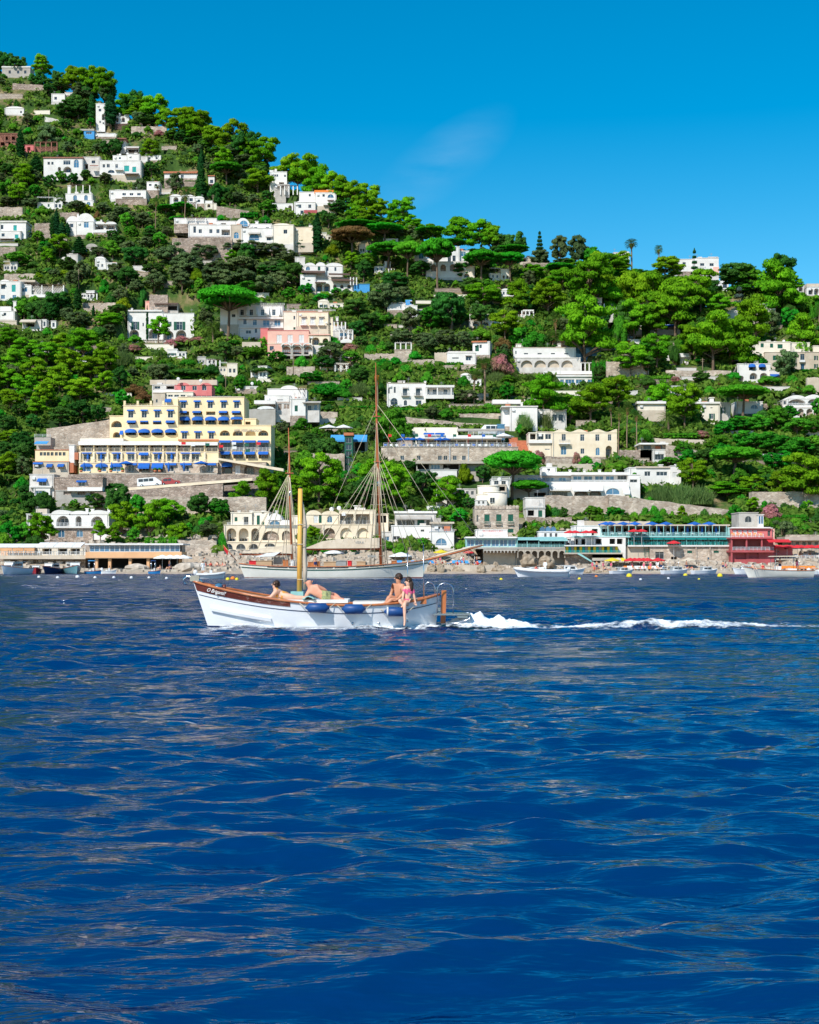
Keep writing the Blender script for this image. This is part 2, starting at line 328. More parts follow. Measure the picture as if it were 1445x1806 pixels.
def gz(X,Y):
    if not _FA: _FA.append(np.array(FOOT))
    z = float(hill_z(X,Y)); x0,x1,y0,y1,zb = _FA[0].T
    m = (X > x0 - 1.5) & (X < x1 + 1.5) & (Y > y0 - 1) & (Y < y1 + 1.5)
    if m.any(): z = min(z,zb[m].min())
    m = (X > x0 - 1) & (X < x1 + 1) & (Y > y0 - 26) & (Y <= y0 - 1)
    if m.any(): z = min(z,(CH + (zb[m] - CH) * Y / y0[m] - .2).min())
    return z
def build_hill():
    xs = np.arange(-330,331,2.2); ys = np.concatenate([np.arange(236,300,1.6),np.arange(300,700,2.4)])
    X,Y = np.meshgrid(xs,ys); z = hill_z(X,Y)
    z = carve(X,Y,z)
    co = np.stack([X,Y,z],-1).reshape(-1,3); nr,nc = X.shape; idx = np.arange(nr * nc).reshape(nr,nc)
    q = np.stack([idx[:-1,:-1],idx[:-1,1:],idx[1:,1:],idx[1:,:-1]],-1).reshape(-1,4)
    me = bpy.data.meshes.new('hillside'); me.from_pydata(co.tolist(),[],q.tolist()); me.polygons.foreach_set('use_smooth',[True] * len(me.polygons))
    m,t,p,L = _nt('hillside'); N = t.nodes.new; p.inputs['Roughness'].default_value = 0.95; p.inputs['Specular IOR Level'].default_value = 0.1
    tc = N('ShaderNodeTexCoord')
    n = N('ShaderNodeTexNoise'); n.inputs['Scale'].default_value = 0.09; n.inputs['Detail'].default_value = 8; n.inputs['Roughness'].default_value = 0.65; L(tc.outputs['Object'],n.inputs['Vector'])
    r = N('ShaderNodeValToRGB'); e = r.color_ramp.elements; e[0].position = 0.36; e[0].color = (0.022,0.055,0.012,1); e[1].position = 0.70; e[1].color = (0.34,0.25,0.15,1)
    a = e.new(0.50); a.color = (0.055,0.105,0.022,1); a = e.new(0.58); a.color = (0.16,0.14,0.06,1)
    L(n.outputs['Fac'],r.inputs['Fac'])
    sz = N('ShaderNodeSeparateXYZ'); L(tc.outputs['Object'],sz.inputs['Vector']); ad = N('ShaderNodeMath'); ad.operation = 'MULTIPLY_ADD'; ad.inputs[1].default_value = 14; L(n.outputs['Fac'],ad.inputs[0]); L(sz.outputs['Z'],ad.inputs[2])
    mr = N('ShaderNodeMapRange'); mr.inputs['From Min'].default_value = 14; mr.inputs['From Max'].default_value = 18; L(ad.outputs[0],mr.inputs['Value'])
    mk = N('ShaderNodeMixRGB'); mk.inputs['Color1'].default_value = (.42,.34,.26,1); L(mr.outputs['Result'],mk.inputs['Fac']); L(r.outputs['Color'],mk.inputs['Color2']); L(mk.outputs['Color'],p.inputs['Base Color'])
    n2 = N('ShaderNodeTexNoise'); n2.inputs['Scale'].default_value = 1.2; n2.inputs['Detail'].default_value = 6; L(tc.outputs['Object'],n2.inputs['Vector'])
    b = N('ShaderNodeBump'); b.inputs['Strength'].default_value = 1.0; b.inputs['Distance'].default_value = 0.5; L(n2.outputs['Fac'],b.inputs['Height']); L(b.outputs['Normal'],p.inputs['Normal'])
    me.materials.append(m)
    o = bpy.data.objects.new('hillside',me); link(o); tag(o,'steep green hillside above the bay','hill',kind='structure')
# ---------------------------------------------------------------- kit for buildings, drawn in the photograph's pixels at their own distance
RECTS = []     # px0, px1, py0, py1, Y of facades: trees are not planted across them
MARKS = []     # landmarks for the plants' labels
_WC = {}
def arch_pts(x0,x1,z0,z1,n=8):
    """outline of an arched opening, counter-clockwise from bottom left"""
    w = (x1 - x0) / 2; rise = min(w,(z1 - z0) * 0.75); c = (x0 + x1) / 2; zs = z1 - rise
    return [(x0,z0),(x1,z0)] + [(c + w * math.cos(math.pi * i / n),zs + rise * math.sin(math.pi * i / n)) for i in range(n + 1)]
def win_mesh(kind,w,h):
    """window or door made to fill an opening w by h: (frame mesh, pane mesh, extra mesh)"""
    key = (kind,round(w * 10),round(h * 10))
    if key in _WC: return _WC[key]
    fr,pa,ex = MB(),MB(),None; t = max(0.04,min(0.07,w * 0.05)); hw = w / 2
    arched = kind in 'AB'
    fmat,pmat = {'w': ('frame','pane'),'A': ('frame','skypane'),'B': ('greyframe','pane'),'d': ('greyframe','pane'),'k': ('frame','skypane'),'s': ('frame','pane'),
                  'b': ('skyblue','pane'),'D': ('frame','pane')}.get(kind,('frame','pane'))
    if arched:
        o = arch_pts(-hw,hw,0,h); i = arch_pts(-hw + t,hw - t,t,h - t); n = len(o)
        fr.add([(x,0.0,z) for x,z in o] + [(x,0.0,z) for x,z in i] + [(x,0.07,z) for x,z in i],
               [(k,(k + 1) % n,n + (k + 1) % n,n + k) for k in range(n)] + [(n + k,n + (k + 1) % n,2 * n + (k + 1) % n,2 * n + k) for k in range(n)])
        fr.box(-t / 2,t / 2,0.0,0.06,0,h - t)
        if w > 1.5: fr.box(-hw,hw,0.0,0.055,h - hw - t / 2,h - hw + t / 2)
        pa.add([(x,0.06,z) for x,z in i],[tuple(range(len(i)))])
    elif kind in 'gtWn':      # closed louvred shutters or door leaves
        mat = {'g': 'green','t': 'teal','W': 'frame','n': 'wood'}[kind]
        for sx in (-1,1):
            x0,x1 = sorted((sx * 0.02,sx * hw))
            fr.box(x0,x1,0.03,0.07,0,h); fr.box(x0,x0 + t,0,0.03,0,h); fr.box(x1 - t,x1,0,0.03,0,h)
            nl = max(3,int(h / 0.22))
            for q in range(nl): fr.box(x0 + t,x1 - t,0.005,0.03,h * (q + .15) / nl,h * (q + .7) / nl)
        r = (fr.mesh('shutter',mat),None,None); _WC[key] = r; return r
    else:
        fr.box(-hw,-hw + t,0,0.07,0,h); fr.box(hw - t,hw,0,0.07,0,h); fr.box(-hw + t,hw - t,0,0.07,0,t); fr.box(-hw + t,hw - t,0,0.07,h - t,h)
        nm = max(1,int(round(w / 0.75)) - 1)
        for q in range(nm): x = -hw + w * (q + 1) / (nm + 1); fr.box(x - t / 2,x + t / 2,0.005,0.065,t,h - t)
        if h > 1.3: fr.box(-hw + t,hw - t,0.008,0.06,h * 0.7,h * 0.7 + t * 0.7)
        pa.add([(-hw,0.06,0),(hw,0.06,0),(hw,0.06,h),(-hw,0.06,h)],[(0,1,2,3)])
        if kind == 's':
            ex = MB(); sw = hw
            for sx in (-1,1):
                x0,x1 = sorted((sx * hw * 1.02,sx * (hw + sw))); ex.box(x0,x1,-0.2,-0.15,0,h)
                nl = max(3,int(h / 0.25))
                for q in range(nl): ex.box(x0 + .05,x1 - .05,-0.225,-0.2,h * (q + .15) / nl,h * (q + .75) / nl)
            ex = ex.mesh('shutter','green')
    r = (fr.mesh('window',fmat),pa.mesh('pane',pmat),ex); _WC[key] = r
    return r
class Bld:
    def __init__(s,name,label,cat,zr,x0,x1,yb,Y=None,ref=None,group=None,yaw=0,foot=True):
        s.zr = ZR[zr]; s.px0,s.px1,s.pb = s.P(x0)[0],s.P(x1)[0],s.zr[1] + yb / s.zr[2]
        s.Y = Y or Yof(s.pb); s.k = s.Y / F; s.yt = s.pb
        s.bx,s.bz = Xp((s.px0 + s.px1) / 2,s.Y),Zp(s.pb,s.Y)
        s.root = tag(empty(name,(s.bx,s.Y,s.bz),rad(yaw)),label,cat,group); s.foot = foot
        s.ref = ref or label
    def P(s,zx): return (s.zr[0] + zx / s.zr[2],)
    def X(s,zx,f=0): return Xp(s.zr[0] + zx / s.zr[2],s.Y - f) - s.bx
    def Zc(s,zy,f=0): return Zp(s.zr[1] + zy / s.zr[2],s.Y - f) - s.bz
    def _reg(s,x0,x1,yt,yb,f,d):
        a,b = s.zr[0] + x0 / s.zr[2],s.zr[0] + x1 / s.zr[2]; t,q = s.zr[1] + yt / s.zr[2],s.zr[1] + yb / s.zr[2]
        RECTS.append((a,b,t,q,s.Y - f))
        if s.foot: FOOT.append((Xp(a,s.Y - f),Xp(b,s.Y - f),s.Y - f,s.Y - f + d,Zp(q,s.Y - f)))
    def block(s,x0,x1,yt,yb,mat='white',f=0.0,d=7.0,wins=(),name='wall',cap=0.16,capmat=None,sink=2.5,reg=True,loggia=1.6):
        """a storeyed box with true openings; wins: (kind, xa, xb, ya, yb)"""
        X0,X1,Z1,Z0 = s.X(x0,f),s.X(x1,f),s.Zc(yt,f),s.Zc(yb,f)
        if reg: s._reg(x0,x1,yt,yb,f,d)
        zb = Z0 - sink; y0,y1 = -f,-f + d; mb = MB(); outer = [(X0,zb),(X1,zb),(X1,Z1),(X0,Z1)]; polys = [outer]; todo = []
        for w in wins:
            k,a,b,ta,tb = w[:5]; xa,xb,zt,zq = s.X(a,f),s.X(b,f),s.Zc(ta,f),s.Zc(tb,f)
            xa,xb = max(xa,X0 + .06),min(xb,X1 - .06); zt = min(zt,Z1 - .06); zq = max(zq,zb + .06)
            if xb - xa < 0.2 or zt - zq < 0.2: continue
            ar = k in 'ALBQ'; h = arch_pts(xa,xb,zq,zt) if ar else [(xa,zq),(xb,zq),(xb,zt),(xa,zt)]
            dep = loggia if k in 'LRQo' else 0.16
            polys.append(h); todo.append((k,h,dep,xa,xb,zq,zt))
        flat = [Vector((x,0,z)) for p in polys for x,z in p]
        if len(polys) > 1:
            tris = geometry.tessellate_polygon([[Vector((x,z,0)) for x,z in p] for p in polys])
            fs = []
            for a,b,c in tris:
                A,B_,C = flat[a],flat[b],flat[c]
                fs.append((a,b,c) if (B_ - A).cross(C - A).y < 0 else (a,c,b))
        else: fs = [(0,1,2,3)]
        mb.add([(p.x,y0,p.z) for p in flat],fs)
        mb.add([(x,y,z) for z in (zb,Z1) for y in (y0,y1) for x in (X0,X1)],[(4,5,7,6),(2,6,7,3),(0,4,6,2),(1,3,7,5)])
        for k,h,dep,*_ in todo:
            n = len(h); mb.add([(x,y0,z) for x,z in h] + [(x,y0 + dep,z) for x,z in h],[(i,n + i,n + (i + 1) % n,(i + 1) % n) for i in range(n)])
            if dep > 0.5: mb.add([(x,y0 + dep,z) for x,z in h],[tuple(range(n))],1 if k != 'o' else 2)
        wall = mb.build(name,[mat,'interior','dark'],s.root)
        for k,h,dep,xa,xb,zq,zt in todo:
            w_,h_ = xb - xa,zt - zq
            if k in 'LRQ':
                dh = min(2.1,h_ * 0.74); dw = min(w_ * 0.62,1.5)
                if dh > 0.5: s.put('d' if k == 'Q' else 'w',(xa + xb) / 2,y0 + dep - 0.08,zq,dw,dh)
            elif k != 'o': s.put(k,(xa + xb) / 2,y0 + 0.085,zq,w_,h_)
        if cap:
            c = MB(); o = 0.1; c.box(X0 - o,X1 + o,y0 - o,y1 + o,Z1 + .002,Z1 + cap); c.build('coping',capmat or mat,s.root)
        if reg and X1 - X0 > 3 and mat in ('white','white2','ivory','cream','beige'):      # plinth, downpipe, aerial, roof tank, wall lamp or air unit
            r = random.Random(int(x0 * 7 + yt)); MB().box(X0 - .06,X1 + .06,y0 - .06,y0 + .3,zb,Z0 + r.uniform(.2,.6)).build('plinth',r.choice(('beige','stonewall','white2')),s.root) if not any(w[4] > yb - 9 for w in wins) else 0
            x = X0 + .25 if r.random() < .5 else X1 - .3; MB().box(x,x + .09,y0 - .1,y0 - .01,Z0,Z1 - .1).build('downpipe','greyframe',s.root)
            x = r.uniform(X0 + .5,X1 - .5); q = MB(); q.tube([(x,y0 + 1.5,Z1),(x,y0 + 1.5,Z1 + 1.7)],.03,4); [q.box(x - .5 + .08 * i,x + .5 - .08 * i,y0 + 1.48,y0 + 1.52,Z1 + 1.2 + .18 * i,Z1 + 1.23 + .18 * i) for i in range(3)]; q.build('aerial','greyframe',s.root)
            if r.random() < .6: x = r.uniform(X0 + .8,X1 - .8); h = r.uniform(.5,1.1); MB().box(x - .6,x + .6,y0 + 1.2,y0 + 2.4,Z1 + .1,Z1 + h).build('roof_tank',r.choice(('white2','greywall','terracotta')),s.root)
            if r.random() < .5: MB().box(X0 + .5,X0 + 1.2,y0 - .35,y0 - .005,Z1 - 1.0,Z1 - .5).build('air_unit','frame',s.root)
        return wall
    def put(s,k,x,y,z,w,h):
        fm,pmesh,ex = win_mesh(k,w,h); nm = 'shutter' if k in 'gtWn' else 'window'
        o = obj(nm,fm,s.root,(x,y,z))
        if pmesh: obj('pane',pmesh,o)
        if ex: obj('shutter',ex,o)
    def box(s,x0,x1,yt,yb,mat,f=0.0,d=1.0,name='wall',reg=False):
        if reg: s._reg(x0,x1,yt,yb,f,d)
        return MB().box(s.X(x0,f),s.X(x1,f),-f,-f + d,s.Zc(yb,f),s.Zc(yt,f)).build(name,mat,s.root)
    def vault(s,x0,x1,yt,yb,mat='white',f=0.0,d=7.0,n=10,name='vault',wins=None):
        """barrel-vaulted roof with its round end to the sea"""
        X0,X1,Z0,Z1 = s.X(x0,f),s.X(x1,f),s.Zc(yb,f),s.Zc(yt,f); c,w = (X0 + X1) / 2,(X1 - X0) / 2
        pr = [(c + w * math.cos(math.pi * i / n),Z0 + (Z1 - Z0) * math.sin(math.pi * i / n)) for i in range(n + 1)]
        RECTS.append((s.zr[0] + x0 / s.zr[2],s.zr[0] + x1 / s.zr[2],s.zr[1] + yt / s.zr[2],s.zr[1] + yb / s.zr[2],s.Y))
        MB().prism(pr,-f,-f + d,0,True).build(name,mat,s.root)
    def awn(s,x0,x1,yt,yb,mat='blue',f=0.0,out=1.0,dome=False,name='awning'):
        X0,X1,Z1,Z0 = s.X(x0,f),s.X(x1,f),s.Zc(yt,f),s.Zc(yb,f); mb = MB(); y = -f - 0.02
        if dome:
            c,w = (X0 + X1) / 2,(X1 - X0) / 2; n,m_ = 8,4; vs,fs = [],[]; h = Z1 - Z0
            for j in range(m_ + 1):
                b = j / m_ * math.pi / 2
                for i in range(n + 1):
                    a = math.pi * i / n; vs.append((c + w * math.cos(a),y - out * math.cos(b) * math.sin(a) ** .5,Z0 + .12 + (h - .12) * math.sin(b) * math.sin(a) ** .7))
            for j in range(m_):
                for i in range(n): o = j * (n + 1) + i; fs.append((o + 1,o,o + n + 1,o + n + 2))
            mb.add(vs,fs,0,True)
            mb.add([(c + w * math.cos(math.pi * i / n),y - out * math.sin(math.pi * i / n) ** .5,z) for z in (Z0,Z0 + .12) for i in range(n + 1)],
                   [(i + 1,i,n + 1 + i,n + 2 + i) for i in range(n)])
        else:
            v = (Z1 - Z0) * 0.25
            mb.prismx([(y,Z1),(y,Z1 - .05),(y - out,Z0 + v - .05),(y - out,Z0),(y - out - .03,Z0),(y - out - .03,Z0 + v)],X0,X1)
        return mb.build(name,mat,s.root)
    def rail(s,x0,x1,yt,yb,mat='rail',f=0.0,step=1.2,name='railing',bars=3):
        X0,X1,Z1,Z0 = s.X(x0,f),s.X(x1,f),s.Zc(yt,f),s.Zc(yb,f); mb = MB(); n = max(1,int((X1 - X0) / step))
        for i in range(n + 1): x = lerp(X0,X1,i / n); mb.box(x - .03,x + .03,-f - .03,-f + .03,Z0,Z1 - .05)
        for i in range(bars): z = lerp(Z1,Z0,i / bars); mb.box(X0,X1,-f - .02,-f + .02,z - .05,z)
        return mb.build(name,mat,s.root)
    def perg(s,x0,x1,yt,yb,mat='white',f=2.2,d=2.0,n=4,top='shadecloth'):
        X0,X1,Z1,Z0 = s.X(x0,f),s.X(x1,f),s.Zc(yt,f),s.Zc(yb,f)
        for i in range(n):
            x = lerp(X0 + .15,X1 - .15,i / max(1,n - 1)); MB().box(x - .16,x + .16,-f - .16,-f + .16,Z0 - .8,Z1 - .12).build('pillar',mat,s.root)
        mb = MB(); mb.box(X0,X1,-f - .1,-f + .1,Z1 - .12,Z1 + .02); q = max(3,int((X1 - X0) / .5))
        for i in range(q): x = lerp(X0,X1,(i + .5) / q); mb.box(x - .09,x + .09,-f - .4,-f + d,Z1 + .022,Z1 + .12)
        mb.build('pergola_roof',top,s.root)
    def slab(s,x0,x1,yt,yb,mat='white',f=1.2,d=1.2,name='balcony'):
        return MB().box(s.X(x0,f),s.X(x1,f),-f,-f + d,s.Zc(yb,f),s.Zc(yt,f)).build(name,mat,s.root)
    def chim(s,zx,yt,yb,mat='white',y=2.0,w=0.5):
        x = s.X(zx); Z1,Z0 = s.Zc(yt),s.Zc(yb); mb = MB(); mb.box(x - w / 2,x + w / 2,y,y + w,Z0,Z1 - .15); mb.box(x - w * .68,x + w * .68,y - w * .18,y + w * 1.18,Z1 - .15,Z1)
        mb.build('chimney',mat,s.root)
    def dish(s,zx,zy,y=1.0,r=0.45):
        mb = MB(); x,z = s.X(zx),s.Zc(zy); mb.ell((x,y,z),(r,.12,r),10,4); mb.tube([(x,y + .1,z),(x,y + .2,z - 1.1)],.035,5); mb.build('satellite_dish','frame',s.root)
    def mark(s,ref):
        MARKS.append((ref,(s.px0 + s.px1) / 2,s.pb,s.px1 - s.px0)); return s
def row(k,xs,w,ya,yb): return [(k,x - w / 2,x + w / 2,ya,yb) for x in xs]
def lettering(text,parent,x,y,z,h,mat,shear=0.0,w=None,flip=False,bold=0.0):
    """flat raised letters, kept as a mesh"""
    cu = bpy.data.curves.new('lettering','FONT'); cu.body = text; cu.size = h * 1.38; cu.align_x = 'CENTER'; cu.align_y = 'CENTER'; cu.shear = shear; cu.extrude = 0.008; cu.offset = bold
    t = bpy.data.objects.new('lettering_source',cu); COL.objects.link(t); bpy.context.view_layer.update()
    me = bpy.data.meshes.new_from_object(t.evaluated_get(bpy.context.evaluated_depsgraph_get())); bpy.data.objects.remove(t); bpy.data.curves.remove(cu)
    me.materials.clear(); me.materials.append(M[mat])
    o = bpy.data.objects.new('lettering',me); link(o,parent); o.location = (x,y,z); o.rotation_euler = (rad(90),0,rad(180) if flip else 0)
    if w:
        xs = [v.co.x for v in me.vertices]; o.scale.x = w / (max(xs) - min(xs))
    return o
def retaining(label,zr,x0,x1,yt,yb,mat='stonewall',Y=None,yt2=None,d=1.2,ref=None,wins=(),name='retaining_wall',sink=3.0):
    """free-standing terrace wall; its top may slope to yt2 at the right"""
    z = ZR[zr]; Y = Y or Yof(z[1] + yb / z[2]); a,b = z[0] + x0 / z[2],z[0] + x1 / z[2]; t,t2,q = z[1] + yt / z[2],z[1] + (yt if yt2 is None else yt2) / z[2],z[1] + yb / z[2]
    xc = Xp((a + b) / 2,Y); zb = Zp(q,Y); mb = MB(); X0,X1,n = Xp(a,Y) - xc,Xp(b,Y) - xc,12; rr = random.Random(int(x0 + yt))
    top = [(lerp(X1,X0,i / n),lerp(Zp(t2,Y),Zp(t,Y),i / n) - zb + rr.uniform(-.12,.12)) for i in range(n + 1)]
    mb.prism([(X0,-sink),(X1,-sink)] + top,0,d)
    o = mb.build(name,mat,None,(xc,Y,zb)); tag(o,label,'wall')
    t = min(t,t2) + 4; RECTS.append((a,b,t,t + .45 * (q - t),Y)); FOOT.append((xc + X0,xc + X1,Y,Y + d,zb))
    return o
# ---------------------------------------------------------------- the cream hotel with blue awnings
ORD = 'first second third fourth fifth sixth seventh eighth ninth tenth eleventh twelfth thirteenth fourteenth fifteenth sixteenth seventeenth eighteenth nineteenth twentieth'.split() + ['twenty-' + q for q in 'first second third fourth fifth sixth seventh eighth ninth'.split()]
for q0 in ('thirt','fort','fift','sixt','sevent','eight','ninet'): ORD += [q0 + 'ieth'] + [q0 + 'y-' + q for q in 'first second third fourth fifth sixth seventh eighth ninth'.split()]
def cream_hotel():
    b = Bld('hotel','large terraced cream yellow hotel with rows of blue awnings','hotel',6,75,1362,660,Y=302,ref='the cream hotel with blue awnings').mark('the cream hotel with blue awnings')
    X5 = [782,870,958,1045,1132]
    # upper blocks, set back step by step
    b.block(740,1182,155,345,'yellow',f=-14,d=10,capmat='cream',sink=4,wins=row('w',[775,867,955,1045,1132],34,182,228) + row('R',X5,62,250,273) + row('Q',X5,72,290,338))
    for x in (775,867,955,1045,1132): b.awn(x - 23,x + 23,175,188,f=-14,out=.5)
    for x in (773,865,1042,1129): b.awn(x - 28,x + 28,246,262,f=-14,out=.9)
    for x in X5[:4]: b.awn(x - 40,x + 40,283,312,f=-14,out=1.0,dome=True)
    b.awn(X5[4] - 42,X5[4] + 42,284,304,f=-14,out=.25,dome=True)
    b.block(372,738,213,445,'yellow',f=-11,d=11,capmat='cream',sink=4,wins=row('w',[422,512,600,688],34,245,292) + row('R',[428,512,598,688],56,312,336) + row('Q',[422,511,600,690],72,372,410))
    for x in (422,512,600,688): b.awn(x - 24,x + 24,237,249,f=-11,out=.5)
    for x in (428,688): b.awn(x - 30,x + 30,310,328,f=-11,out=.9)
    for x in (512,598): b.awn(x - 26,x + 26,312,322,f=-11,out=.4)
    for x in (422,511,600,690): b.awn(x - 40,x + 40,366,394,f=-11,out=1.0,dome=True)
    b.rail(380,650,200,213,f=-11,bars=1,mat='yellow'); b.box(655,738,165,213,'yellow',f=-13,d=3)
    for x in (380,468,556,640): b.box(x - 7,x + 7,178,212,'yellow',f=-11.05,d=.5,name='pillar')
    b.awn(652,695,165,192,f=-12.9,out=.8)
    b.block(280,372,282,445,'yellow',f=-11.5,d=9,sink=4,wins=[('Q',290,362,312,356),('Q',302,350,388,425)])
    b.awn(350,374,378,408,f=-11.4,out=.8)
    b.block(740,1362,345,445,'yellow',f=-9,d=9,capmat='yellow',sink=4,wins=row('w',[782,872,962],34,388,434) + row('L',[1052,1140,1225,1310],68,376,413))
    for x in (782,872,962): b.awn(x - 25,x + 25,381,393,f=-9,out=.5)
    b.block(1186,1262,300,345,'yellow',f=-10,d=6,wins=[('R',1190,1225,318,338)])
    lettering('HOTEL WEBER AMBASSADOR',b.root,b.X(1175),9 - .02,b.Zc(352.5),.62,'greyframe',w=b.X(1270) - b.X(1080))
    # glazed terrace storey with white canopy
    b.block(75,1010,455,525,'yellow',f=-3,d=8,sink=1,cap=0,wins=[('o',x,x + 84,476,516) for x in range(84,990,93)],loggia=3)
    for x in range(84,990,93): b.put('d',b.X(x + 42),3.3,b.Zc(515),b.X(x + 80) - b.X(x + 4),b.Zc(478) - b.Zc(515))
    b.box(70,745,450,474,'whitecloth',f=-2.2,d=2.2,name='canopy'); b.box(745,1005,455,476,'whitecloth',f=-2.2,d=2.2,name='canopy')
    b.box(82,372,430,449,'ivory',f=-4,d=6,name='parapet'); b.rail(80,1005,495,520,f=-2.4,step=1.2,mat='cream',bars=2)
    b.box(740,1010,437,446,'terracotta',f=-8.4,d=2,name='parapet')
    b.block(1014,1362,445,592,'yellow',f=-5,d=8,sink=3,cap=0,wins=row('d',[1058,1142,1225,1312],70,462,512) + row('R',[1058,1142,1225,1312],66,535,566))
    for x in (1054,1138,1222,1312): b.awn(x - 38,x + 38,443,462,f=-5,out=1.1); b.awn(x - 34,x + 34,517,541,f=-5,out=1.1)
    b.rail(1018,1360,490,512,f=-4.6,step=.8,mat='frame')
    # two lower storeys
    XM = [128,225,328,425,512,602,690,790,856]
    b.block(75,1010,525,592,'yellow',f=-1.2,d=9,sink=.5,cap=.14,capmat='cream',wins=row('w',XM,50,536,584))
    for i,x in enumerate(XM): b.awn(x - 32,x + 32,524,546 if i == 4 else 534,f=-1.2,out=1.0 if i == 4 else .5)
    for x in range(80,1010,93): b.box(x - 6,x + 6,525,590,'cream',f=-.7,d=.5,name='pillar')
    b.rail(80,1005,570,589,f=-.6,step=1.2,mat='cream',bars=2)
    b.block(75,380,596,662,'yellow',f=.6,d=9,sink=.5,cap=.16,capmat='cream',wins=row('A',[125,228,325],60,606,652))
    for x in (125,226,325): b.awn(x - 43,x + 43,598,622,f=.6,out=.35,dome=True)
    XG = [425,512,603,690,792,957]
    b.block(380,1005,596,662,'palestone',f=.6,d=9,sink=.5,cap=.16,capmat='cream',wins=row('R',[512,603],72,604,655) + row('w',[425,690,792,957],44,612,652))
    for x in XG: b.awn(x - 38,x + 38,596,636 if x in (512,603) else 612,f=.6,out=1.0 if x in (512,603) else .5)
    b.block(1005,1330,592,688,'palestone',f=-.5,d=8,sink=.5,cap=.1,wins=[('Q',1032,1104,592,668),('W',1122,1156,612,668),('L',1182,1252,608,668)])
    b.awn(1030,1106,588,622,f=-.5,out=.9,dome=True)
    mb = MB(); mb.prism([(b.X(1012),b.Zc(578)),(b.X(1450),b.Zc(655)),(b.X(1450),b.Zc(636)),(b.X(1012),b.Zc(564))],-1.4,1.0); mb.build('ramp','cream',b.root)
    b.box(75,1000,662,672,'concrete',f=3,d=3,name='terrace')
    # solar panels and dishes on the roof
    for i in range(9): x0 = 800 + i * 33; b.box(x0,x0 + 29,144,153,'panel',f=-15,d=.08,name='solar_panel')
    b.dish(1060,135,16); b.dish(1077,133,16)
    # closed blue parasols along the terraces
    for i,x in enumerate((128,218,330,606,692)):
        tag(MB().tube([(0,0,0),(0,0,1.1),(0,0,2.1)],[.05,.30,.05],6).build('closed_parasol','blue',None,(b.bx + b.X(x),b.Y + .9,b.bz + b.Zc(588))),'closed blue parasol on the cream hotel balcony row, %s from left' % ORD[i],'parasol','closed hotel parasols')
    for i,x in enumerate((125,238,308,688,790)):
        tag(MB().tube([(0,0,0),(0,0,1.1),(0,0,2.1)],[.05,.30,.05],6).build('closed_parasol','blue',None,(b.bx + b.X(x),b.Y - 2.2,b.bz + b.Zc(660))),'closed blue parasol on the cream hotel ground terrace, %s from left' % ORD[i],'parasol','closed hotel parasols')
    for i,(x,y) in enumerate(((758,470),(822,480),(918,478),(1010,490),(1096,470),(1182,480),(1262,472),(1100,500),(1190,520))):
        z = b.Zc(y); q = MB(); q.tube([(b.X(x),1.6,z - 1.5),(b.X(x + 4),.8,z + .9)],.03,5); q.box(b.X(x),b.X(x) + .9,.75,.78,z,z + .55); q.build('flag',['redcloth','frame','green'][i % 3],b.root)
    # terrace things that can be lifted away
    for i,x in enumerate((108,232,306,384,600,630)):
        q = MB(); X_,Z_ = b.bx + b.X(x),b.bz + b.Zc(662); q.tube([(0,0,0),(0,0,.45)],[.28,.36],8); q.ell((0,0,.6),(.4,.4,.3),8,4,1,jit=.2,rnd=_hr)
        o = q.build('flower_pot',['terracotta','leaf_broad'],None,(X_,b.Y - 2.6,Z_)); tag(o,['first','second','third','fourth','fifth','sixth'][i] + ' terracotta flower pot from left on the cream hotel terrace','flower pot','terrace flower pots')
    for i,x in enumerate((405,905)):
        parasol(b.bx + b.X(x),b.Y - 2.4,b.bz + b.Zc(662),1.5,2.4,'blue','open blue parasol on the cream hotel terrace, ' + ('left of the two' if i == 0 else 'right of the two'))
_hr = random.Random(3)
_PAR = {}
def parasol(x,y,z,r,h,mat,label,group='parasols'):
    key = (mat,round(r,1))
    if key not in _PAR:
        c = MB(); n = 8; vs = [(0,0,r * .34)] + [(r * math.cos(6.2832 * i / n),r * math.sin(6.2832 * i / n),0) for i in range(n)] + [(r * math.cos(6.2832 * i / n),r * math.sin(6.2832 * i / n),-.16) for i in range(n)]
        c.add(vs,[(0,1 + i,1 + (i + 1) % n) for i in range(n)] + [(1 + (i + 1) % n,1 + i,1 + n + i,1 + n + (i + 1) % n) for i in range(n)])
        p = MB().tube([(0,0,-.1),(0,0,1)],.035,5); _PAR[key] = (c.mesh('canopy',mat),p.mesh('pole','frame'))
    o = empty('parasol',(x,y,z)); tag(o,label,'parasol',group)
    obj('canopy',_PAR[key][0],o,(0,0,h - r * .34)); obj('pole',_PAR[key][1],o,sc_=(1,1,h - .1))
    return o
cream_hotel()
def hotel_annex():
    b = Bld('annex','small yellow annex with blue awnings left of the cream hotel','building',5,235,525,1100,Y=303).mark('the small yellow annex')
    b.block(250,488,940,1022,'yellow',f=0,d=7,capmat='terracotta',wins=row('d',[293,318,343,370,400,427,455],20,953,978))
    b.block(235,488,1022,1098,'beige',f=.8,d=7,cap=.1,capmat='terracotta',wins=row('w',[270],55,1035,1070) + row('R',[355,433],42,1045,1072))
    b.awn(238,306,1026,1040,f=.8,out=.5); b.awn(334,377,1036,1062,f=.8,out=1); b.awn(412,458,1036,1060,f=.8,out=1)
    b.box(527,555,955,1006,'terracotta',f=.5,d=4,name='stair'); b.box(494,522,1028,1098,'terracotta',f=.6,d=4,name='stair'); b.block(490,527,905,960,'white',f=.2,d=5)
    b.box(260,350,905,940,'greywall',f=-3,d=4); b.awn(258,348,876,900,'skyblue',f=-3,out=1.6); b.rail(245,360,826,845,f=-4,mat='rail'); b.box(245,360,846,905,'greywall',f=-4.2,d=4)
hotel_annex()
retaining('long stone wall below the cream hotel terrace',6,0,1330,672,770,'stonewall',Y=299,d=3)
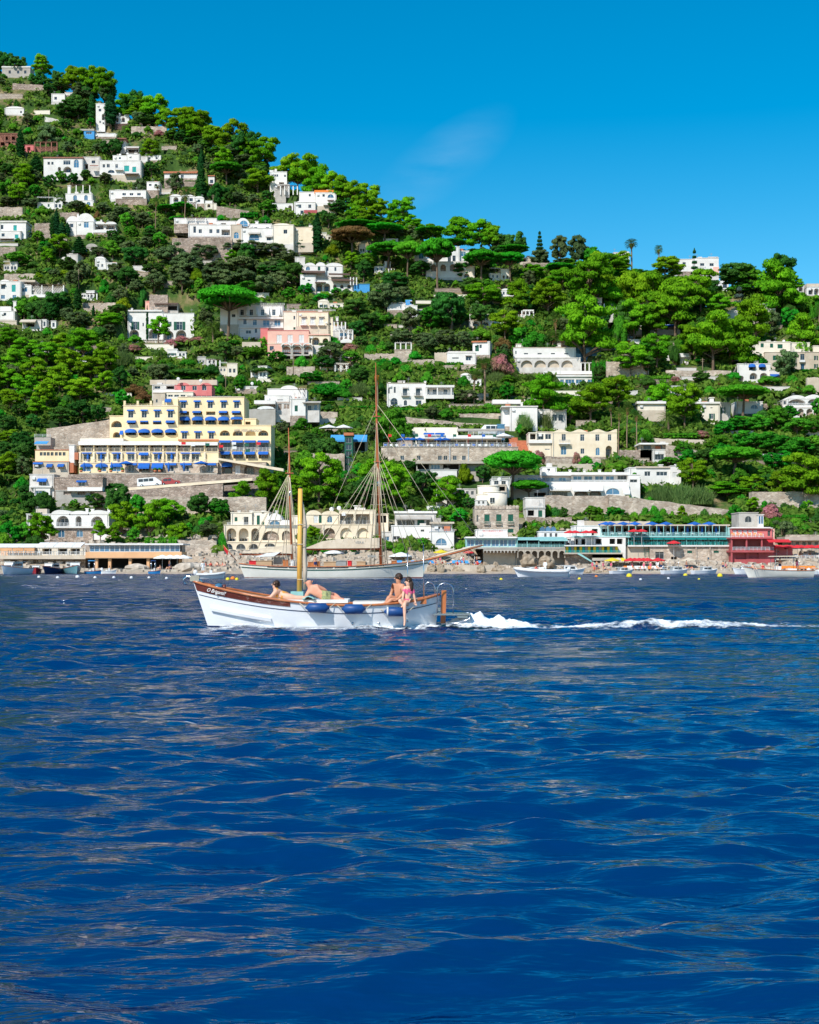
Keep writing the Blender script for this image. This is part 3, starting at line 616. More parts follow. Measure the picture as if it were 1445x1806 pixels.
retaining('stone road wall sloping up below the parked van',6,180,1040,792,838,'stonewall',Y=289,yt2=735,d=1.5)
retaining('pale low wall at the foot of the hotel road',6,420,1330,822,850,'palestone',Y=286,d=1)
retaining('rubble wall left of the cream hotel',5,330,780,790,905,'palestone',Y=316,yt2=720,d=2)
def road():
    mb = MB(); Y = 293.0; a,b_,s = ZR[6]; x0,x1 = Xp(a + 300 / s,Y),Xp(a + 1250 / s,Y)
    z0,z1 = Zp(b_ + 788 / s,289),Zp(b_ + 712 / s,289)
    mb.add([(x0,290,z0),(x1,290,z1),(x1,298,z1),(x0,298,z0)],[(0,1,2,3)]); o = mb.build('road','asphalt'); tag(o,'hotel access road climbing to the right','road',kind='structure')
    k = MB(); k.add([(x0,289.6,z0 + h_) if i % 2 == 0 else (x1,289.6,z1 + h_) for i,h_ in enumerate((0,0,.55,.55))] + [(x0,290,z0 + h_) if i % 2 == 0 else (x1,290,z1 + h_) for i,h_ in enumerate((0,0,.55,.55))],
          [(0,1,3,2),(4,6,7,5),(2,3,7,6)]); o = k.build('road_parapet','cream'); tag(o,'cream parapet along the sloping hotel road','wall')
    return x0,x1,z0,z1
RD = road()
def vehicle(name,label,cat,X,Y,Z,L_,H_,W_,paint,van,rz=0,tilt=0):
    root = empty(name,(X,Y,Z),rz); root.rotation_euler.y = tilt; tag(root,label,cat); h = L_ / 2; pm(paint[0],paint[1],paint[1],1,.3,spec=.6,coat=.6)
    prof = [(-h,.35),(h,.35),(h,.95),(h * .92,1.05),(h * .52,H_ * .96),(h * .38,H_),(-h * .93,H_),(-h,H_ * .8)] if van else \
           [(-h,.32),(h,.32),(h,.72),(h * .9,.86),(h * .42,.98),(h * .1,H_),(-h * .55,H_),(-h * .85,1.0),(-h,.9)]
    m = MB(); m.prism(prof,-W_ / 2,W_ / 2); m.build('body',paint[0],root)
    wz = H_ * .6; zt = H_ * .9
    ws = [(-.88,-.5),(-.46,-.06),(-.02,.34)] if van else [(-.62,-.2),(-.16,.14)]
    for a,c in ws:
        for sd in (-1,1): MB().box(a * h,c * h,sd * W_ / 2 - .01,sd * W_ / 2 + .012,wz,zt).build('window','pane',root)
    w1,w2 = ((h * .90,1.08),(h * .53,H_ * .93)) if van else ((h * .41,1.0),(h * .12,H_ * .96))
    MB().add([(w1[0] + .02,-W_ * .44,w1[1]),(w1[0] + .02,W_ * .44,w1[1]),(w2[0] + .02,W_ * .44,w2[1]),(w2[0] + .02,-W_ * .44,w2[1])],[(0,1,2,3)]).build('windscreen','pane',root)
    for x in (-.62,.62):
        for sd in (-1,1):
            w = MB(); w.tube([(x * h,sd * (W_ / 2 - .22),.33),(x * h,sd * (W_ / 2 + .01),.33)],.33,14); o = w.build('wheel','dark',root)
            q = MB(); q.tube([(x * h,sd * (W_ / 2 + .005),.33),(x * h,sd * (W_ / 2 + .025),.33)],.19,10); q.build('rim','steel',o)
    for sd in (-1,1): MB().box(h - .03,h + .015,sd * W_ * .36 - .14,sd * W_ * .36 + .14,.66,.82).build('headlight','frame',root)
    return root
def on_road(zx):
    a,b_,s = ZR[6]; X = Xp(a + zx / s,292.5); t = (X - RD[0]) / (RD[1] - RD[0]); return X,lerp(RD[2],RD[3],t)
X_,Z_ = on_road(556); vehicle('parked_van','white van parked on the sloping road below the cream hotel','van',X_,292.2,Z_ + .45,5.0,1.95,1.9,('whitepaint',(.78,.79,.8)),True,0,-math.atan2(RD[3] - RD[2],RD[1] - RD[0]))
X_,Z_ = on_road(692); vehicle('parked_car','dark red car parked beside the white van','car',X_,292.2,Z_ + .45,4.2,1.55,1.75,('redpaint',(.35,.02,.03)),False,0,-math.atan2(RD[3] - RD[2],RD[1] - RD[0]))
def small(name,label,zr,blocks,yb,cat='house',Y=None,ref=None,fn=None,yaw=0):
    """blocks: (x0,x1,yt,yb,mat,f,d,wins)"""
    b = Bld(name,label,cat,zr,min(q[0] for q in blocks),max(q[1] for q in blocks),yb,Y=Y,yaw=yaw)
    for q in blocks:
        q = list(q) + [None] * (8 - len(q)); b.block(q[0],q[1],q[2],q[3],q[4] or 'white',f=q[5] or 0,d=q[6] or 6.5,wins=q[7] or ())
    if fn: fn(b)
    if ref: b.mark(ref)
    return b
# ---------------------------------------------------------------- upper left slope
small('house','long grey stone house with white chimney at the top left',1,[(15,215,238,300,'greywall',0,6,row('d',[70,130,180],16,258,280))],300,ref='the grey house near the ridge',fn=lambda b: (b.chim(28,208,240,w=1.6),b.box(12,217,228,237,'white',f=.2,d=6.4,name='parapet')))
small('house','white house with pitched roof half hidden behind cypresses near the ridge',1,[(365,460,425,485,'white',0,6,row('d',[395],18,445,465)),(460,525,415,440,'white2',-2,5)],485,ref='the small white house near the ridge')
small('shed','low white flat-roofed shed on the far left slope',1,[(35,170,528,572,'white',0,5,row('d',[150],12,545,560))],572,ref='the low white shed',fn=lambda b: b.vault(35,170,512,530,d=5))
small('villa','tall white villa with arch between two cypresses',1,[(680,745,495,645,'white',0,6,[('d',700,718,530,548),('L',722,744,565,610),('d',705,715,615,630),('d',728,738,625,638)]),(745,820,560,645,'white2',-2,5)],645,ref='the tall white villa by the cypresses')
small('villa','white villa with two dark arches and broken parapet below the ridge',1,[(820,915,585,632,'white',0,6,row('L',[828,873],24,590,624))],632,ref='the arcaded white villa near the ridge',fn=lambda b: (b.box(843,853,560,586,'white',d=1),b.box(880,913,570,586,'white',d=1),b.box(815,915,634,675,'shadecloth',f=.4,d=.5)))
for i,x in enumerate((1002,1056,1110,1162)):
    Yc = Yof(60 + 665 / 4.014); q = MB(); w = .55; q.box(-w,w,-w,w,-1,(48 - i * 6) / 4.014 * Yc / F); q.box(-w * 1.2,w * 1.2,-w * 1.2,w * 1.2,(48 - i * 6) / 4.014 * Yc / F,(50 - i * 6) / 4.014 * Yc / F + .2)
    tag(q.build('garden_column','beige',None,(Xp(x / 4.014,Yc),Yc,Zp(60 + 662 / 4.014,Yc))),['first','second','third','fourth'][i] + ' stone garden column from left below the ridge pines','column','garden columns')
retaining('white stair wall stepping down left of the cypresses',1,318,530,585,612,'white2',yt2=628,d=1)
retaining('rubble terrace wall under the garden columns',1,930,1180,655,705,'palestone',d=1.5)
retaining('pale rubble wall on the highest terrace at left',1,90,310,348,392,'stonewall',yt2=362,d=1.5)
small('house','small house with blue front on the upper left slope',1,[(595,668,685,725,'skyblue',0,4,row('w',[630],40,692,708)),(668,830,705,735,'white',-1,4)],730,ref='the small blue fronted house',fn=lambda b: b.box(560,668,672,684,'greywall',f=.2,d=4.5,name='roof'))
small('house','brick red house with dark openings at the far left',1,[(0,125,705,800,'brick',0,6,row('o',[45,95],24,725,750) + row('o',[20,75],30,765,790))],800,ref='the brick red house',fn=lambda b: b.perg(-10,128,708,760,'brick',top='brick',n=4))
small('hut','bright red hut right of the brick red house',1,[(172,240,788,832,'rose',0,4,row('R',[205],22,800,826))],832,ref='the bright red hut')
small('pergola_house','dark red pergola terrace right of the red hut',1,[(245,405,800,830,'brick',-2,4)],832,fn=lambda b: b.perg(245,408,765,828,'brick',f=.5,n=5,top='brick'))
small('villa','long white villa with arches and blue window on the upper left slope',1,
      [(310,588,880,985,'white',0,8,[('d',338,354,905,925),('d',365,380,905,925),('w',450,500,895,925),('Q',410,432,940,975),('Q',448,508,938,980),('A',524,560,888,946)]),
       (588,708,872,960,'white2',-1.5,7,[('o',600,625,920,956),('d',650,675,895,915)]),(706,1000,898,1005,'white',.5,7,[('w',728,745,922,945),('w',758,778,920,945),('w',818,836,922,950),('t',880,915,932,972),('t',938,965,940,978),('B',765,812,962,984)])],990,Y=500,
      ref='the long white villa',fn=lambda b: (b.box(305,590,870,879,'brick',f=.3,d=8.4,name='roof'),b.awn(640,700,928,940,'brick',out=1),b.awn(880,985,986,1000,'shadecloth',f=.5,out=1.6),b.slab(815,870,955,962,f=1.4,d=1.2),b.chim(990,930,1000,w=.8),b.rail(818,870,944,955,f=1.5)))
small('house','white stepped house with roof tanks behind the long white villa',1,[(800,905,862,900,'white',0,5,row('d',[850],14,872,886)),(905,990,852,915,'white',.5,6),(935,1045,868,915,'white2',0,5),(1030,1140,862,905,'white',-2,5,row('d',[1060,1110],14,872,886))],908,ref='the white stepped house',fn=lambda b: (b.dish(848,850),b.dish(900,842),b.chim(920,838,858)))
small('house','white gabled house behind the stepped one, dark awning',1,[(890,985,798,845,'white',0,5,row('o',[945],70,815,835)),(845,892,742,800,'white',-2,5,row('d',[870],12,755,770))],845,fn=lambda b: (b.awn(900,985,806,822,'shadecloth',out=1.5),b.box(830,895,735,741,'brick',f=.2,d=5.4,name='roof')))
small('house','white house with tiled eaves right of the long white villa',1,[(1165,1400,985,1032,'white',0,7,row('w',[1292],20,998,1018) + row('d',[1210],16,1000,1015))],1032,ref='the white house with tiled eaves',fn=lambda b: (b.box(1158,1408,972,984,'terracotta',f=.5,d=7.6,name='roof'),b.chim(1320,960,975)))
small('house','white house with red balcony left of the flat bright umbrella pine',2,[(272,315,445,500,'white',0,5,row('d',[295],22,470,494))],515,fn=lambda b: (b.box(276,312,500,520,'red',f=.5,d=1,name='balcony'),b.box(268,318,438,444,'terracotta',f=.3,d=5.4,name='roof')))
small('house','small white house with two arched windows and garden pergola',1,[(465,655,1132,1180,'white',0,6,row('A',[533,610],26,1140,1178)),(560,665,1180,1212,'white',.6,6,row('A',[628],28,1188,1212))],1200,ref='the white house with two arched windows',fn=lambda b: (b.chim(480,1062,1130,w=1.0),b.perg(490,640,1068,1120,f=-3,n=4),b.chim(570,1105,1130),b.chim(632,1108,1130)))
small('house','white flat-roofed house on a brown stone base in a row',3,[(775,1035,145,212,'white',0,7,row('w',[880,932,985],26,162,180)),(820,1040,205,245,'stonewall',.8,7)],240,ref='the white house on a stone base',fn=lambda b: (b.chim(1005,138,150,w=.8),b.vault(800,880,138,146),b.slab(860,1010,184,190,f=.8,d=.8)))
small('house','small white cottage above the palm on the upper slope',3,[(1040,1130,85,150,'white',0,6,row('d',[1065,1105],18,98,112)),(1130,1215,135,165,'beige',-1,5)],160,ref='the small white cottage')
small('villa','white villa with a row of small vaults over a pergola',2,[(0,175,588,650,'white',0,6,row('Q',[42,95],36,592,626) + row('d',[150],24,600,622)),(172,240,600,648,'white',.3,6,row('d',[205],18,610,628))],655,ref='the white villa with small vaults',fn=lambda b: (b.vault(0,80,572,590,d=6),b.vault(80,170,574,590,d=6),b.vault(172,240,586,601,d=6),b.perg(28,190,632,672,n=4,f=2.5)))
small('house','tiny cream chapel-like house right of the small vaults',2,[(245,330,640,685,'ivory',0,5,row('L',[275],22,640,665))],680,fn=lambda b: b.box(250,300,618,640,'white',d=2))
retaining('rubble terrace wall with low posts under the palm',2,330,560,655,735,'stonewall',yt2=690,d=1.5)
# ---------------------------------------------------------------- middle left
small('villa','tall white barrel-vaulted house beside dark cypresses',3,[(545,668,365,470,'white',.6,7,row('k',[612],34,368,408)),(472,548,365,470,'white',-1,6,row('d',[510],20,380,405)),(668,820,380,440,'white2',-1,5,row('L',[704,782],62,382,420))],468,ref='the tall barrel-vaulted house',
      fn=lambda b: (b.vault(545,668,305,366,f=.6,d=7),b.vault(472,560,325,366,f=-1,d=6),b.vault(664,745,362,382,f=0,d=6),b.vault(745,825,364,382,f=0,d=6),b.chim(542,300,330),b.chim(708,342,365),b.slab(660,825,422,442,'white',f=1.0,d=1.5),b.box(665,800,442,472,'stonewall',f=.9,d=1.5)))
small('shelter','grey stone shelter with round top below the barrel-vaulted house',3,[(612,690,545,568,'greywall',0,4,row('Q',[660],40,546,566))],568,fn=lambda b: b.vault(608,692,520,546,'greywall',d=4))
small('house','white house with turquoise shutters and stone base at the far left',3,[(0,185,370,432,'white',0,7,[('d',5,25,388,418),('t',96,120,390,430)]),(0,150,432,492,'white',1,7,[('d',12,34,448,470),('t',106,132,456,484)])],492,ref='the house with turquoise shutters',fn=lambda b: (b.box(0,190,358,369,'white2',f=.3,d=7),b.awn(0,100,484,498,'shadecloth',f=1,out=1.8),b.box(0,110,495,535,'white2',f=2,d=2)))
retaining('stone wall terraces below the turquoise shutters',3,0,110,545,600,'stonewall',d=1.5)
retaining('stone wall beside the cypress group',3,245,360,375,470,'stonewall',d=1.5)
retaining('rubble wall above the barrel-vaulted house',3,425,560,300,352,'stonewall',d=1.2)
retaining('high rubble wall at the far left',3,0,160,262,335,'palestone',d=1.2)
small('villa','long stone-based white villa with round arch and terrace railing on the middle slope',2,
      [(130,430,790,880,'white',0,8,row('w',[215,290,340],22,820,848) + row('d',[175],18,800,845) + row('R',[395],60,822,862)),(30,330,745,792,'white',-3,8),(330,470,765,795,'white',-2,6,row('R',[380],36,775,798)),(430,508,790,885,'beige',.4,7,row('A',[470],36,840,885)),
       (505,740,815,920,'white',.8,8,[('A',560,632,848,900),('w',685,715,865,900)]),(560,720,785,816,'white',-1,6,row('d',[608,690],24,805,828))],900,Y=458,ref='the long villa with round arch',
      fn=lambda b: (b.vault(465,565,740,796,f=-1,d=6),b.put('A',b.X(520),.9,b.Zc(796),b.X(552) - b.X(492),2.0),b.rail(130,430,862,882,f=1.2,step=1),b.awn(555,640,842,858,'greywall',f=.8,out=.8),b.awn(678,728,864,880,'greywall',f=.8,out=.6),b.perg(110,255,738,765,f=-2,n=3),b.chim(610,752,785,w=.9)))
retaining('tall stone wall with dark arches under the long villa',2,15,440,882,1000,'stonewall',Y=455,d=2)
small('house','cream house with square corner at the end of the long villa',2,[(725,875,790,935,'ivory',.5,8,row('d',[818],26,822,850)),(875,1010,810,930,'cream',-2,7,row('o',[855],14,850,880))],925,Y=457,ref='the cream corner house',fn=lambda b: b.vault(725,850,776,792,'ivory',f=.5,d=8),yaw=-6)
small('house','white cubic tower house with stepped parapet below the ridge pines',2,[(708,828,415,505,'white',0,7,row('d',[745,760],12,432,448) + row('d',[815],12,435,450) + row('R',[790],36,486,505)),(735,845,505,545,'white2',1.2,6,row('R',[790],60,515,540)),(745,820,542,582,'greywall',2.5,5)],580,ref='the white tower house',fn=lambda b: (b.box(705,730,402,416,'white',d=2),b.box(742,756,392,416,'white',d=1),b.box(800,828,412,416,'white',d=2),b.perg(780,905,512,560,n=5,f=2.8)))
small('villa','white villa with orange red roof below the ridge',2,[(1030,1178,562,665,'white',0,7,[('d',1080,1096,572,590),('A',1116,1160,572,600),('d',1015,1030,575,592)]),(915,1032,558,640,'white',-2,7,row('d',[990],14,570,588)),(880,1030,630,715,'white',1,7,row('w',[920,990],20,645,670) + row('d',[935],22,688,712))],712,ref='the villa with the orange red roof',
      fn=lambda b: (b.box(1022,1158,543,562,'orange',f=-.5,d=6,name='roof'),b.vault(895,980,618,632,f=1,d=7),b.vault(975,1030,622,632,f=1,d=7),b.slab(1085,1178,632,648,f=1.0,d=1.0),b.awn(1115,1160,612,625,'shadecloth',out=1.2),b.box(948,1042,684,708,'red',f=2.0,d=.1,name='screen'),b.chim(1112,530,545),b.chim(868,690,740,w=.7)))
small('house','low white house with arch left of the orange red roof',2,[(725,870,640,672,'white',0,6,row('o',[745],26,645,665) + row('L',[850],26,650,690))],690,ref='the low white house with one arch')
small('villa','layered white villa with brown shade roofs above the white hotel',4,
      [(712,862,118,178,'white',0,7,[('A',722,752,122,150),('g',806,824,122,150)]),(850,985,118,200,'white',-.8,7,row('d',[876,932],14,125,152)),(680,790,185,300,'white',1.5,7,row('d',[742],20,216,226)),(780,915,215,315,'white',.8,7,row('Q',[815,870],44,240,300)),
       (910,1060,205,280,'white2',1,6,row('Q',[925,975,1025],24,248,276)),(1060,1170,245,305,'skyblue',1.4,6),(650,720,60,120,'white2',-3,5,row('d',[690],26,115,130))],300,ref='the layered white villa',
      fn=lambda b: (b.vault(712,790,96,120,d=7),b.vault(790,862,92,120,d=7),b.vault(862,985,94,120,f=-.8,d=7),b.awn(690,856,152,180,'shadecloth',out=2.4),b.awn(882,1032,168,192,'shadecloth',out=2.4),b.awn(785,860,230,246,'shadecloth',f=.8,out=1.8),b.awn(900,1060,205,228,'shadecloth',f=1.2,out=1.2),b.perg(1030,1080,192,232,n=3),b.chim(900,100,120)),yaw=4)
small('villa','white villa with turquoise shutters and pillared porch at the left edge',3,[(0,150,790,912,'white',0,7,[('d',8,38,806,842),('t',84,112,812,862),('k',8,36,884,912),('k',90,116,884,912)]),(150,220,815,895,'white',-1.5,6,row('k',[175],40,830,862)),(215,455,830,895,'white2',-2.5,5)],912,ref='the villa with the pillared porch',
      fn=lambda b: (b.vault(0,70,775,792,d=7),b.awn(5,40,803,812,'greywall',out=.6),b.perg(218,455,812,885,n=4,f=.4,d=3),b.box(205,455,880,900,'white',f=.7,d=.3,name='parapet'),b.box(100,250,778,790,'beige',f=-3,d=5,name='roof')))
small('house','white house with tall chimney and red brown base at the left edge',3,[(0,105,1000,1068,'white',0,6,row('d',[30],30,1010,1030)),(0,118,1068,1100,'beige',.6,6)],1070,ref='the white house with tall chimney',fn=lambda b: (b.chim(92,918,1005,w=.9),b.box(0,80,965,1002,'white',f=-1,d=4)))
small('house','small white cabin with striped awning beside the tall chimney',3,[(160,292,1062,1130,'white2',0,5,row('o',[215],60,1085,1110)),(300,330,1060,1115,'white',-.5,3,row('d',[316],14,1072,1105)),(362,398,1070,1118,'white',-.5,3,row('d',[380],16,1080,1110))],1125,fn=lambda b: b.awn(150,262,1058,1084,'beige',out=1.6))
def arcaded_villa():
    b = Bld('villa','big white villa with arches and open green shutters behind a flowering pergola','villa',5,905,1375,175,Y=424).mark('the big white villa with green shutters')
    b.block(905,1150,-44,175,'white',d=8,wins=[('s',945,972,30,85),('d',1010,1020,38,62),('Q',915,985,85,140),('Q',1052,1130,80,150)])
    b.block(1150,1375,-28,175,'white',f=.3,d=8,wins=[('s',1252,1292,30,88),('Q',1150 + 8,1230,92,160),('Q',1245,1320,88,160),('s',1190,1206,30,60)])
    b.box(905,1148,-54,-43,'white',f=.4,d=8.5,name='parapet'); b.perg(890,1390,160,215,n=8,f=3.0,d=2.6,top='polewood'); b.chim(925,-75,-45)
    b.box(985,1240,222,252,'beige',f=4,d=1)
arcaded_villa()
small('terrace_house','low pink terrace with dark shade above the big white villa',3,[(1100,1262,945,1002,'greywall',0,5,row('o',[1185],140,958,992)),(1030,1105,930,985,'pink',-1,4)],1000,Y=432,fn=lambda b: (b.awn(1095,1265,940,956,'shadecloth',out=1.5),b.rail(1040,1100,930,942,mat='redcloth')))
retaining('stone wall with three dark arches above the big white villa',3,1058,1188,882,935,'stonewall',d=1.5)
retaining('dry stone terrace wall on the olive slope',3,585,820,940,965,'palestone',d=1); retaining('lower dry stone terrace wall on the olive slope',3,590,745,978,1002,'palestone',d=1)
retaining('pale terrace wall under yellow green shrubs at left',3,30,290,735,775,'palestone',d=1)
# ---------------------------------------------------------------- white hotel and pink villa
def white_hotel():
    b = Bld('hotel','white hotel with roof terrace railing and two rows of windows','hotel',4,115,560,620,Y=410).mark('the white hotel')
    b.block(245,562,395,480,'white',f=-1.5,d=9,wins=row('w',[270,335,415,495],24,425,466))
    for x in (300,372,452,532): MB().prismx([(1.5,b.Zc(400)),(1.5,b.Zc(460)),(.2,b.Zc(460))],b.X(x) - .25,b.X(x) + .25).build('buttress','white',b.root)
    b.rail(245,570,380,396,f=-1.2,step=1.2,mat='frame'); b.slab(240,562,478,492,f=.6,d=2.2)
    b.block(225,562,492,552,'white',f=-.2,d=9,wins=row('w',[290],24,492,530) + row('k',[360],28,498,538) + row('k',[440,520],46,500,546)); b.rail(250,560,535,550,f=.9,step=1.1,mat='frame'); b.slab(250,562,549,556,f=1.0,d=1.0)
    b.block(115,247,392,545,'white',f=.3,d=8,wins=[('d',198,222,458,478)]); b.block(245,402,552,630,'white',f=.6,d=8,wins=[('w',296,334,572,596),('d',360,376,560,590)])
    b.block(402,562,552,610,'white2',f=-.5,d=8); b.awn(165,235,360,385,'skyblue',f=-2,out=2)
white_hotel()
def cream_block():
    b = Bld('house','cream block with white shutters between the white hotel and the pink villa','house',4,560,910,605,Y=408).mark('the cream block with white shutters')
    b.block(565,662,445,600,'ivory',f=-.6,d=9,wins=[('d',634,646,470,496),('g',633,648,550,568)]); b.block(662,880,445,548,'cream',f=0,d=9,capmat='pink',wins=row('W',[705,768,830],30,476,528))
    for x in (705,768,830): b.slab(x - 24,x + 24,528,536,'white',f=.9,d=.9); b.rail(x - 23,x + 23,514,528,f=.85,step=.5,mat='frame'); b.awn(x - 20,x + 20,468,480,'beige',out=.5)
    b.block(662,880,548,604,'beige',f=-.4,d=9,capmat='cream',wins=row('d',[705,770],18,566,592) + row('d',[825],34,572,596)); b.block(880,912,485,600,'cream',f=-1,d=8,wins=[('d',888,902,520,535)])
    b.slab(560,790,434,444,'brick',f=-2,d=5,name='roof'); b.rail(560,930,425,436,f=-6,mat='frame'); b.dish(868,520,-.4,.3)
cream_block()
small('terrace_house','white glazed terrace with pergola right of the cream block',4,[(912,1055,580,635,'white2',0,6,row('k',[985],50,590,615)),(915,1000,545,582,'white',-2,5)],640,Y=406,ref='the white glazed terrace',fn=lambda b: (b.perg(918,1005,510,552,n=4,f=-.5),b.perg(955,1056,568,620,n=4,f=1.0,top='white'),b.vault(960,1056,632,660,'white',f=1.5,d=3),b.chim(940,468,510,w=.7)))
def pink_villa():
    b = Bld('villa','pink villa with white shutters and grey arched loggias','villa',4,400,890,770,Y=400).mark('the pink villa')
    b.block(450,742,575,668,'pink',d=9,capmat='rose',wins=row('W',[533,610,690],36,604,662)); b.block(400,452,560,668,'rose',f=-2,d=8)
    for x in (533,610,690): b.rail(x - 26,x + 26,650,670,f=.5,step=.5,mat='frame')
    b.block(452,555,668,772,'pink',f=.4,d=9,capmat='cream',wins=[('d',466,494,684,716),('d',484,500,708,735)])
    b.block(552,772,680,775,'greywall',f=1.4,d=8,cap=.1,wins=row('Q',[584,660,738],60,684,742) + row('o',[584,660,738],56,752,775),loggia=2.0)
    for x in (584,660,738):
        mb = MB(); pr = arch_pts(b.X(x - 36),b.X(x + 36),0,1); c,w = b.X(x),b.X(x + 36) - b.X(x); n = 8
        o = [(c + w * math.cos(math.pi * i / n),b.Zc(692) + w * .7 * math.sin(math.pi * i / n)) for i in range(n + 1)]; q = [(c + w * .84 * math.cos(math.pi * i / n),b.Zc(694) + w * .55 * math.sin(math.pi * i / n)) for i in range(n,-1,-1)]
        mb.prism(o + q,-1.9,-1.35); mb.build('arch_rim','white',b.root); b.rail(x - 28,x + 28,712,728,f=1.3,step=.5,mat='rail')
    b.block(742,895,605,690,'cream',f=.2,d=8,wins=[('L',742 + 4,758,622,665),('L',765,818,622,676),('L',840,880,628,676)]); b.slab(738,890,598,606,'pink',f=.5,d=2)
    b.box(270,400,655,690,'beige',f=1,d=2,name='terrace_wall')
pink_villa()
retaining('stone pergola terrace wall right of the oleanders',4,1135,1365,738,785,'palestone',yt2=760,d=1.2); retaining('stepped pale stone walls below the olives',4,1355,1445,706,770,'palestone',d=2)
retaining('broken stone wall in the garden below the pink villa',4,585,785,830,915,'palestone',d=1.2)
small('house','small white hut with dish below the garden hedge',4,[(222,386,972,1002,'white',0,4,row('d',[340],30,978,985))],1002,ref='the small white hut with dish',fn=lambda b: b.dish(338,946))
def white_stepped():
    b = Bld('villa','white stepped villa with canopy standing on a stone wall right of the cream hotel','villa',4,355,725,1150,Y=345).mark('the white stepped villa')
    b.block(450,722,990,1068,'white',f=-2,d=8,wins=[('d',480,560,1040,1048)]); b.vault(540,665,962,992,f=-2,d=8); b.block(430,612,1035,1090,'white',f=-1,d=7,wins=[('d',520,560,1062,1068)])
    b.block(612,718,1060,1185,'white',f=.6,d=8,wins=[('g',642,664,1104,1146)]); b.block(505,612,1090,1150,'white2',f=-.8,d=6,wins=[('d',525,550,1092,1140),('w',565,605,1096,1130)])
    b.box(355,505,1068,1092,'white',f=1.5,d=4,name='canopy'); b.rail(615,700,1042,1060,f=.4,step=.6,mat='frame'); b.vault(375,500,1108,1132,'whitecloth',f=2,d=3); b.perg(660,728,990,1030,f=0,n=3)
    b.block(720,815,1090,1150,'white2',f=-.3,d=5,wins=[('k',780,800,1100,1140),('d',735,760,1105,1140)]); b.awn(700,830,1074,1092,'greywall',f=-.3,out=1.5)
white_stepped()
retaining('high grey wall under the white stepped villa',4,300,505,1130,1230,'greywall',Y=343,d=2); retaining('stone wall behind a green railing right of the stepped villa',4,725,945,1150,1190,'palestone',d=1)
def red_house():
    b = Bld('house','low raspberry red house with rounded gables behind the cream hotel','house',6,560,960,150,Y=345).mark('the raspberry red house')
    b.block(715,965,75,122,'rose',f=0,d=6,cap=0,wins=row('w',[775,850,915],30,78,108)); b.vault(730,815,56,78,'rose',d=6); b.vault(885,965,58,78,'rose',d=6)
    b.block(565,715,72,106,'white2',f=-1,d=6,wins=row('o',[690],60,78,100) + row('d',[600],40,80,98)); b.box(570,770,106,122,'white',f=1.5,d=1.5,name='balcony')
    b.block(650,840,122,160,'ivory',f=2.0,d=6,wins=row('w',[688,730,772],32,138,152)); b.block(572,652,128,200,'beige',f=2.5,d=6,wins=[('d',590,602,168,190)]); b.box(550,1000,38,72,'beige',f=-5,d=2,name='terrace_wall'); b.dish(745,36,-1); b.dish(895,48,-1)
red_house()
# ---------------------------------------------------------------- centre
def balcony_villa():
    b = Bld('villa','white villa with dark arched balcony doors on the central slope','villa',11,75,500,455).mark('the white villa with arched balcony doors')
    b.block(82,330,312,455,'white',d=8,capmat='beige',wins=row('B',[197,280],28,338,390) + [('B',106,150,404,448),('B',190,210,418,452),('d',266,302,420,450),('d',90,100,342,376),('d',126,138,334,372)])
    for x in (200,282): b.slab(x - 26,x + 26,388,393,'greywall',f=.7,d=.7); b.rail(x - 25,x + 25,372,388,f=.68,step=.4,mat='greyframe'); b.awn(x - 18,x + 18,334,345,'greywall',out=.4)
    b.block(328,505,338,410,'white',f=-1,d=7,wins=row('d',[340,386,455],24,350,380)); b.slab(328,512,322,336,'white',f=1.2,d=5,name='roof'); b.rail(330,505,366,384,f=1,mat='rail'); b.slab(328,508,384,408,'white',f=1.3,d=2.5)
    for x in (332,400,488): b.box(x,x + 7,336,385,'white',f=1.1,d=.3,name='pillar')
    b.chim(97,298,312); b.chim(190,288,312); b.chim(326,290,322)
balcony_villa()
small('house','small square white house with one grey window below the olives',11,[(465,650,118,200,'white',0,6,[('w',584,618,134,166),('d',498,540,146,154)])],200,ref='the small square white house',fn=lambda b: (b.box(470,640,106,117,'white2',f=-.5,d=5),b.awn(580,622,130,138,'greywall',out=.4)))
small('house','white house with green shutter and red eaves behind the square one',11,[(628,738,48,140,'white',0,6,[('g',644,668,66,106),('d',672,686,64,86)])],145,ref='the house with one green shutter',fn=lambda b: b.box(622,720,40,48,'terracotta',f=.4,d=6.5,name='roof'),yaw=-10)
small('pergola','white pillared pergola on a pale stone terrace in the centre',11,[(130,238,98,170,'palestone',0,3)],170,cat='pergola',fn=lambda b: b.perg(132,240,52,100,n=4,f=-.6,d=2,top='white'))
retaining('stone garden wall below the white pergola',11,245,385,160,200,'palestone',d=1); retaining('low curved garden wall left of the white pergola',11,5,140,122,160,'palestone',d=1); retaining('brown terrace wall behind the square white house',11,385,470,115,170,'beige',d=1); retaining('long low wall under the hedge in the centre',11,440,650,196,222,'palestone',d=1)
def arcade_villa2():
    b = Bld('villa','long white villa with four shallow arches beside the pink oleander','villa',11,885,1315,250,Y=398).mark('the villa with four shallow arches')
    b.block(888,1285,85,165,'white',f=-.6,d=8,capmat='beige',wins=[('d',x - 13,x + 13,118,126) for x in (968,1055,1140,1225)] + [('d',x - 13,x + 13,148,155) for x in (968,1055,1140,1225)] + [('d',900,908,104,124)])
    b.block(900,1315,150,252,'white2',f=.2,d=8,wins=row('L',[972,1058,1143,1230],74,164,210)); b.block(905,985,62,86,'white',f=-3,d=4,capmat='beige'); b.chim(1185,52,86,w=.8); b.perg(1315,1400,180,235,n=4,f=0,top='white'); b.box(1080,1405,232,252,'white',f=2,d=1,name='parapet')
arcade_villa2()
